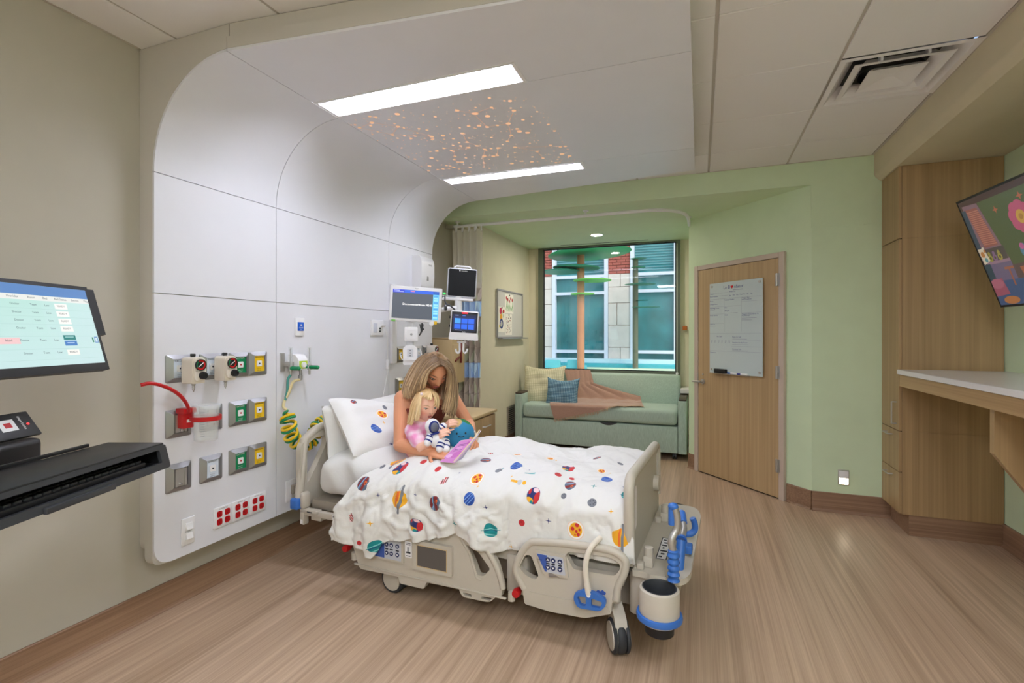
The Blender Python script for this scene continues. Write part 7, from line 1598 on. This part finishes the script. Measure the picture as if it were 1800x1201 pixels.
for r in range(11):
    for c_ in range(8):
        x0, y0 = c_*cw, r*cw; k = (r*3+c_*5) % 7
        bgc = (132, 122, 112) if (r % 4 not in (1,)) else (128, 150, 176)
        p.rect(x0, y0, x0+cw-2, y0+cw-2, bgc if (c_+r) % 2 else tuple(int(v*1.08) for v in bgc))
        lc = ((176, 168, 160), (160, 150, 138), (150, 152, 130), (170, 160, 160))[k % 4] if r % 4 != 1 else ((150, 172, 196), (164, 186, 204))[k % 2]
        R_ = cw*.98; cxa, cya = (x0, y0) if (r+c_) % 2 else (x0+cw, y0); cxb, cyb = (x0+cw, y0+cw) if (r+c_) % 2 else (x0, y0+cw)
        p.loc(x0, y0, x0+cw-3, y0+cw-3, lambda X, Y: np.minimum(np.minimum(R_-np.hypot(X-cxa, Y-cya), R_-np.hypot(X-cxb, Y-cyb)), np.minimum(np.minimum(X-x0, x0+cw-3-X), np.minimum(Y-y0, y0+cw-3-Y)))+.5, lc)
        p.line(cxa+(cxb-cxa)*.15, y0+cw*.15 if cya == y0 else y0+cw*.85, cxa+(cxb-cxa)*.85, y0+cw*.85 if cyb == y0+cw else y0+cw*.15, 2, tuple(int(v*.88) for v in lc))
M['curt'] = printed('leaf_curtain', np.clip(p.a*1.28, 0, 1), .9, bump=.2); M['net'] = P('curtain_net', (226, 222, 210), .9, alpha=.82, bump=.3, bscale=300)
CT = thing('privacy_curtain', 'gathered leaf patterned privacy curtain with a net top beside the monitors', 'curtain', (-2.33, 4.85, .2))
def cfold(z0, z1):
    def f(u, v):
        z = z0+(z1-z0)*v; k = (z-.2)/2.35; w = .34*(.72+.28*k); x = -2.505+(1-k)*.07+w*u
        return (x, 4.85+(.032+.012*(1-k))*math.sin(u*2*PI*4.5+.6*math.sin(z*2)), z)
    return f
b = MB(); b.grid(cfold(.20, 1.95), 110, 30, lambda u, v: (u*1.0, v)); part('cloth', b, M['curt'], CT, 80)
b = MB(); b.grid(cfold(1.95, 2.555), 110, 12); part('net_top', b, M['net'], CT, 80)
b = MB(); b.grid(lambda u, v: tuple(Vector(cfold(1.925, 1.985)(u, v))+Vector((0, -.004, 0))), 110, 2); part('seam_band', b, P('band_white', (214, 208, 198), .9), CT, 80)
for k in range(9): 
    b = MB(); q = cfold(.2, 2.55)((k+.5)/9, 1); b.box(q[0]-.008, q[0]+.008, q[1]-.006, q[1]+.006, 2.54, 2.59, .003); part('hook', b, M['white'], CT)
# ---------------------------------------------------------------- art board on the alcove wall
t = thing('art_board', 'white magnetic board on the alcove wall holding children\'s drawings', 'whiteboard', (-2.29, 5.99, 1.38))
b = MB(); b.box(-2.29, -2.272, 5.536, 6.437, 1.39, 1.977); part('board', b, P('board_grey', (206, 204, 198), .3), t)
b = MB(); b.prism([[(5.53, 1.384), (6.443, 1.384), (6.443, 1.983), (5.53, 1.983)], [(5.55, 1.404), (5.55, 1.963), (6.423, 1.963), (6.423, 1.404)]], lambda u, v, d: (d, u, v), -2.275, -2.262); part('frame', b, M['alu'], t)
b = MB(); b.box(-2.272, -2.21, 5.56, 6.50, 1.376, 1.39, .003); part('tray', b, M['alu'], t)
def drawing(y0, y1, z0, z1, arr, label):
    t = thing('drawing', label, 'drawing', (-2.262, (y0+y1)/2, z0), group='drawings on the art board'); b = MB(); b.quad((-2.2705, y0, z0), (-2.2705, y1, z0), (-2.2705, y1, z1), (-2.2705, y0, z1)); b.quad((-2.2718, y0, z0), (-2.2718, y1, z0), (-2.2718, y1, z1), (-2.2718, y0, z1)); part('paper', b, printed('drawing_%d' % int(z0*1000), arr, .8), t, 0)
    b = MB(); b.cyl((-2.271, (y0+y1)/2, z1-.012), (-2.264, (y0+y1)/2, z1-.012), .010, n=12); part('magnet', b, M['charcoal'], t)
p = Pic(200, 220, (244, 240, 232)); rr = random.Random(5)
for k, x in enumerate((30, 62, 100, 135, 170)): p.line(x, 60+14*(k % 3), x+8, 200, 5, (70, 150, 60)); p.line(x+4, 130, x-14, 180, 5, (80, 160, 70)); p.line(x+6, 120, x+24, 190, 5, (60, 140, 56)); p.ell(x, 46+16*(k % 3), 13, 20, (176, 40, 40))
drawing(5.80, 6.09, 1.70, 1.94, p.a, 'child drawing of red tulips at the top of the art board')
p = Pic(180, 300, (242, 238, 228)); p.ell(60, 50, 34, 40, (196, 50, 90)); p.ell(72, 120, 36, 38, (226, 160, 40)); p.ell(80, 200, 52, 60, (30, 54, 120)); p.ell(80, 200, 32, 38, (190, 190, 186)); p.line(110, 60, 150, 150, 8, (70, 150, 60)); p.ell(140, 50, 26, 22, (190, 40, 40)); p.ell(30, 230, 16, 16, (230, 200, 60)); p.ell(50, 180, 10, 14, (60, 60, 160))
drawing(5.58, 5.79, 1.46, 1.77, p.a, 'child drawing of coloured stacked circles, lower left on the art board')
p = Pic(180, 260, (240, 236, 228))
for k in range(60): p.ell(rr.uniform(20, 160), rr.uniform(20, 240), rr.uniform(3, 8), rr.uniform(3, 8), rr.choice(((60, 60, 70), (90, 90, 110), (160, 60, 60), (40, 40, 44))))
drawing(5.81, 6.04, 1.425, 1.69, p.a, 'child drawing of dark dots under the tulip drawing')
t = thing('wall_vent', 'grey return air grille low on the alcove wall beside the sofa', 'vent', (-2.29, 6.05, .14)); b = MB(); b.prism([[(5.90, .15), (6.18, .15), (6.18, .51), (5.90, .51)], [(5.925, .175), (5.925, .485), (6.155, .485), (6.155, .175)]], lambda u, v, d: (d, u, v), -2.29, -2.278); part('frame', b, M['bedframe'], t)
b = MB(); b.box(-2.2895, -2.288, 5.925, 6.155, .175, .485); part('backing', b, M['dark'], t)
for k in range(12): b = MB(); b.box(-2.288, -2.279, 5.925, 6.155, .182+.0255*k, .195+.0255*k); part('slat', b, M['bedframe'], t, 0)
# ================================================================ right side: tall cabinet, counter, television
CX0, CX1, CY0, CY1 = 1.332, 1.918, 4.312, 4.674
t = thing('tall_cabinet', 'full height oak cabinet with a door and two drawers in the corner', 'cabinet', (1.6, 4.5, 0))
b = MB(); b.box(CX0+.018, CX1, CY0, CY1, .145, 2.631); part('body', b, M['oak'], t, 0)
b = MB(); b.box(CX0+.058, CX1, CY0+.001, CY1, 0, .144); part('toe_kick', b, M['basex'], t, 0)
b = MB(); b.box(CX0+.019, CX1-.002, CY0-.003, CY0-.0003, .148, .737); part('side_panel', b, M['oak'], t, 0); b = MB(); b.box(CX0+.019, CX1-.002, CY0-.003, CY0-.0003, .7395, 2.112); part('side_panel', b, M['oak'], t, 0); b = MB(); b.box(CX0+.019, CX1-.002, CY0-.003, CY0-.0003, 2.1145, 2.628); part('side_panel', b, M['oak'], t, 0)
b = MB(); b.box(CX0+.0165, CX0+.0185, CY0+.003, CY1-.003, .151, 2.629); part('gap_shade', b, M['dark'], t, 0)  # dark sheet that stands in for the shade in the gaps between fronts
def front(name, z0, z1, par):
    b = MB(); b.box(CX0, CX0+.018, CY0+.002, CY1-.003, z0, z1, .0015, 1); return part(name, b, M['oak'], par, 0)
Z1, Z2, Z3 = .150, .447, .739
d1 = front('drawer', Z1, Z2-.004, t); d2 = front('drawer', Z2+.001, Z3-.004, t); dd_ = front('door', Z3+.001, 2.110, t); front('upper_panel', 2.116, 2.630, t)
for par, z in ((d1, .40), (d2, .695)):
    b = MB(); b.tube(spline([(CX0, 4.44, z), (CX0-.028, 4.44, z), (CX0-.030, 4.455, z), (CX0-.030, 4.535, z), (CX0-.028, 4.55, z), (CX0, 4.55, z)], 4), .005, 8); part('handle', b, M['steel'], par)
b = MB(); b.tube(spline([(CX0, 4.36, .785), (CX0-.028, 4.36, .785), (CX0-.030, 4.36, .80), (CX0-.030, 4.36, .925), (CX0-.028, 4.36, .94), (CX0, 4.36, .94)], 4), .005, 8); part('handle', b, M['steel'], dd_)
# counter
t = thing('counter', 'white quartz counter on an oak apron and wall brackets along the right wall', 'counter', (1.6, 2.5, 0))
b = MB(); b.box(1.31, 1.919, .9, 4.283, 1.146, 1.181, .003, 1); part('worktop', b, M['quartz'], t)
b = MB(); b.box(1.325, 1.345, .92, 4.28, 1.062, 1.145); b.box(1.345, 1.915, 4.262, 4.28, 1.062, 1.145); part('apron', b, M['oakx'], t, 0)
b = MB(); b.prism([[(1.348, 1.144), (1.348, .842), (1.917, 0.02), (1.917, 1.144)]], lambda u, v, d: (u, d, v), 3.115, 3.155); part('bracket', b, M['oak'], t, 0)
b = MB(); b.prism([[(1.348, 1.144), (1.348, .842), (1.917, 0.02), (1.917, 1.144)]], lambda u, v, d: (u, d, v), 1.6, 1.64); part('bracket', b, M['oak'], t, 0)
# television on a tilting arm
BLc = Vector((1.721, 3.906, 1.593)); TLc = Vector((1.494, 3.888, 2.251)); HD = Vector((.082, -.9966, 0)); UP = (TLc-BLc); UPn = UP.normalized(); UL = UP.length; NR = HD.cross(UPn).normalized()
if NR.x > 0: NR = -NR
WT = UL*16/9
t = thing('television', 'large tilted wall television showing a colourful cartoon living room', 'television', BLc)
def tvp(a, v, o): return BLc+HD*a*WT+UP*v+NR*o
def tvbox(mb, a0, a1, v0, v1, o0, o1): mb.add([tvp(a, v, o) for a in (a0, a1) for v in (v0, v1) for o in (o0, o1)], [(0, 1, 3, 2), (4, 6, 7, 5), (0, 4, 5, 1), (2, 3, 7, 6), (0, 2, 6, 4), (1, 5, 7, 3)])
b = MB(); tvbox(b, 0, 1, 0, 1, -.045, 0); part('housing', b, M['black'], t, 0)
p = Pic(1280, 720, (110, 84, 84))
p.rect(0, 0, 1280, 60, (92, 62, 60)); p.poly([(170, 40), (1280, 40), (1280, 470), (260, 470), (220, 300)], (96, 116, 66))
p.poly([(20, 30), (165, 40), (250, 440), (40, 440)], (150, 110, 128)); p.poly([(40, 60), (150, 66), (205, 330), (75, 330)], (178, 96, 84))
for k in range(18): p.line(46+2*k, 80+13.5*k, 152+2.6*k, 86+13.5*k, 5, (226, 140, 112))
p.rect(40, 340, 240, 430, (96, 84, 82)); p.rect(30, 425, 250, 445, (170, 130, 160)); p.rect(40, 445, 250, 560, (120, 106, 150))
for x, c in ((88, (180, 176, 60)), (130, (150, 110, 160)), (176, (190, 180, 70))): p.ell(x, 405, 20, 24, c); p.ell(x, 375, 12, 14, c); p.ell(x, 405, 8, 9, (90, 90, 50))
p.poly([(0, 330), (60, 322), (76, 420), (10, 440)], (236, 230, 200)); p.ell(30, 370, 18, 20, (226, 140, 60)); p.ell(44, 410, 14, 16, (90, 170, 180)); p.ell(58, 350, 9, 12, (226, 140, 60))
p.rect(0, 60, 40, 330, (62, 84, 108)); p.rect(0, 440, 60, 560, (46, 84, 104))
for k in range(8): a = k*PI/4+.2; p.ell(470+52*math.cos(a), 205+58*math.sin(a), 40, 44, (228, 84, 132))
p.ell(470, 205, 36, 42, (244, 190, 60)); p.ell(470, 205, 16, 18, (214, 150, 50))
def star4(x, y, r, c): p.poly([(x+(r if j % 2 == 0 else r*.35)*math.cos(j*PI/4), y+(r if j % 2 == 0 else r*.35)*math.sin(j*PI/4)) for j in range(8)], c)
star4(300, 120, 26, (220, 110, 70)); star4(520, 90, 28, (220, 110, 70)); star4(800, 150, 26, (220, 110, 70))
p.ell(390, 400, 30, 46, (80, 150, 190)); p.ell(382, 372, 18, 20, (220, 90, 170)); p.rect(365, 440, 425, 490, (196, 110, 90)); p.ell(500, 425, 40, 40, (70, 84, 50)); p.ell(500, 425, 16, 16, (230, 230, 220)); p.rect(470, 455, 530, 490, (120, 70, 50))
p.poly([(300, 490), (1000, 470), (1040, 640), (330, 650)], (206, 112, 70)); p.poly([(330, 500), (440, 486), (470, 580), (370, 590)], (60, 150, 206)); p.poly([(440, 486), (560, 470), (600, 570), (470, 580)], (234, 206, 80)); p.poly([(600, 480), (740, 470), (760, 570), (620, 580)], (220, 120, 80)); p.rect(330, 590, 1040, 650, (190, 96, 60))
p.poly([(0, 560), (1280, 560), (1280, 720), (0, 720)], (58, 96, 158)); p.poly([(0, 560), (110, 540), (130, 650), (0, 660)], (186, 84, 116)); p.ell(50, 575, 60, 34, (204, 104, 134)); p.poly([(300, 620), (1040, 600), (1040, 655), (320, 660)], (190, 100, 64))
p.ell(420, 690, 150, 50, (196, 90, 140)); p.ell(430, 690, 110, 38, (224, 206, 80)); p.ell(120, 690, 70, 26, (220, 130, 60)); p.ell(330, 640, 60, 16, (226, 190, 140)); p.poly([(520, 590), (760, 580), (770, 600), (530, 612)], (170, 210, 110)); p.rect(560, 610, 575, 690, (150, 190, 100)); p.rect(200, 480, 214, 600, (190, 100, 70)); p.rect(170, 476, 250, 492, (196, 110, 76))
b = MB(); q = [tvp(.012, .02, .0012), tvp(.988, .02, .0012), tvp(.988, .98, .0012), tvp(.012, .98, .0012)]; b.quad(*q); part('screen', b, printed('tv_picture', (p.a*.72+p.a.mean(2, keepdims=True)*.28)*np.array([1.0, .95, .92]), .25, emit=.42), t, 0)
b = MB(); c0 = tvp(.5, .5, -.05); b.box(XR-.03, XR, c0.y-.12, c0.y+.12, c0.z-.18, c0.z+.18, .004); b.tube([(XR-.03, c0.y, c0.z), tuple(c0)], .035, 10); part('wall_arm', b, M['black'], t)
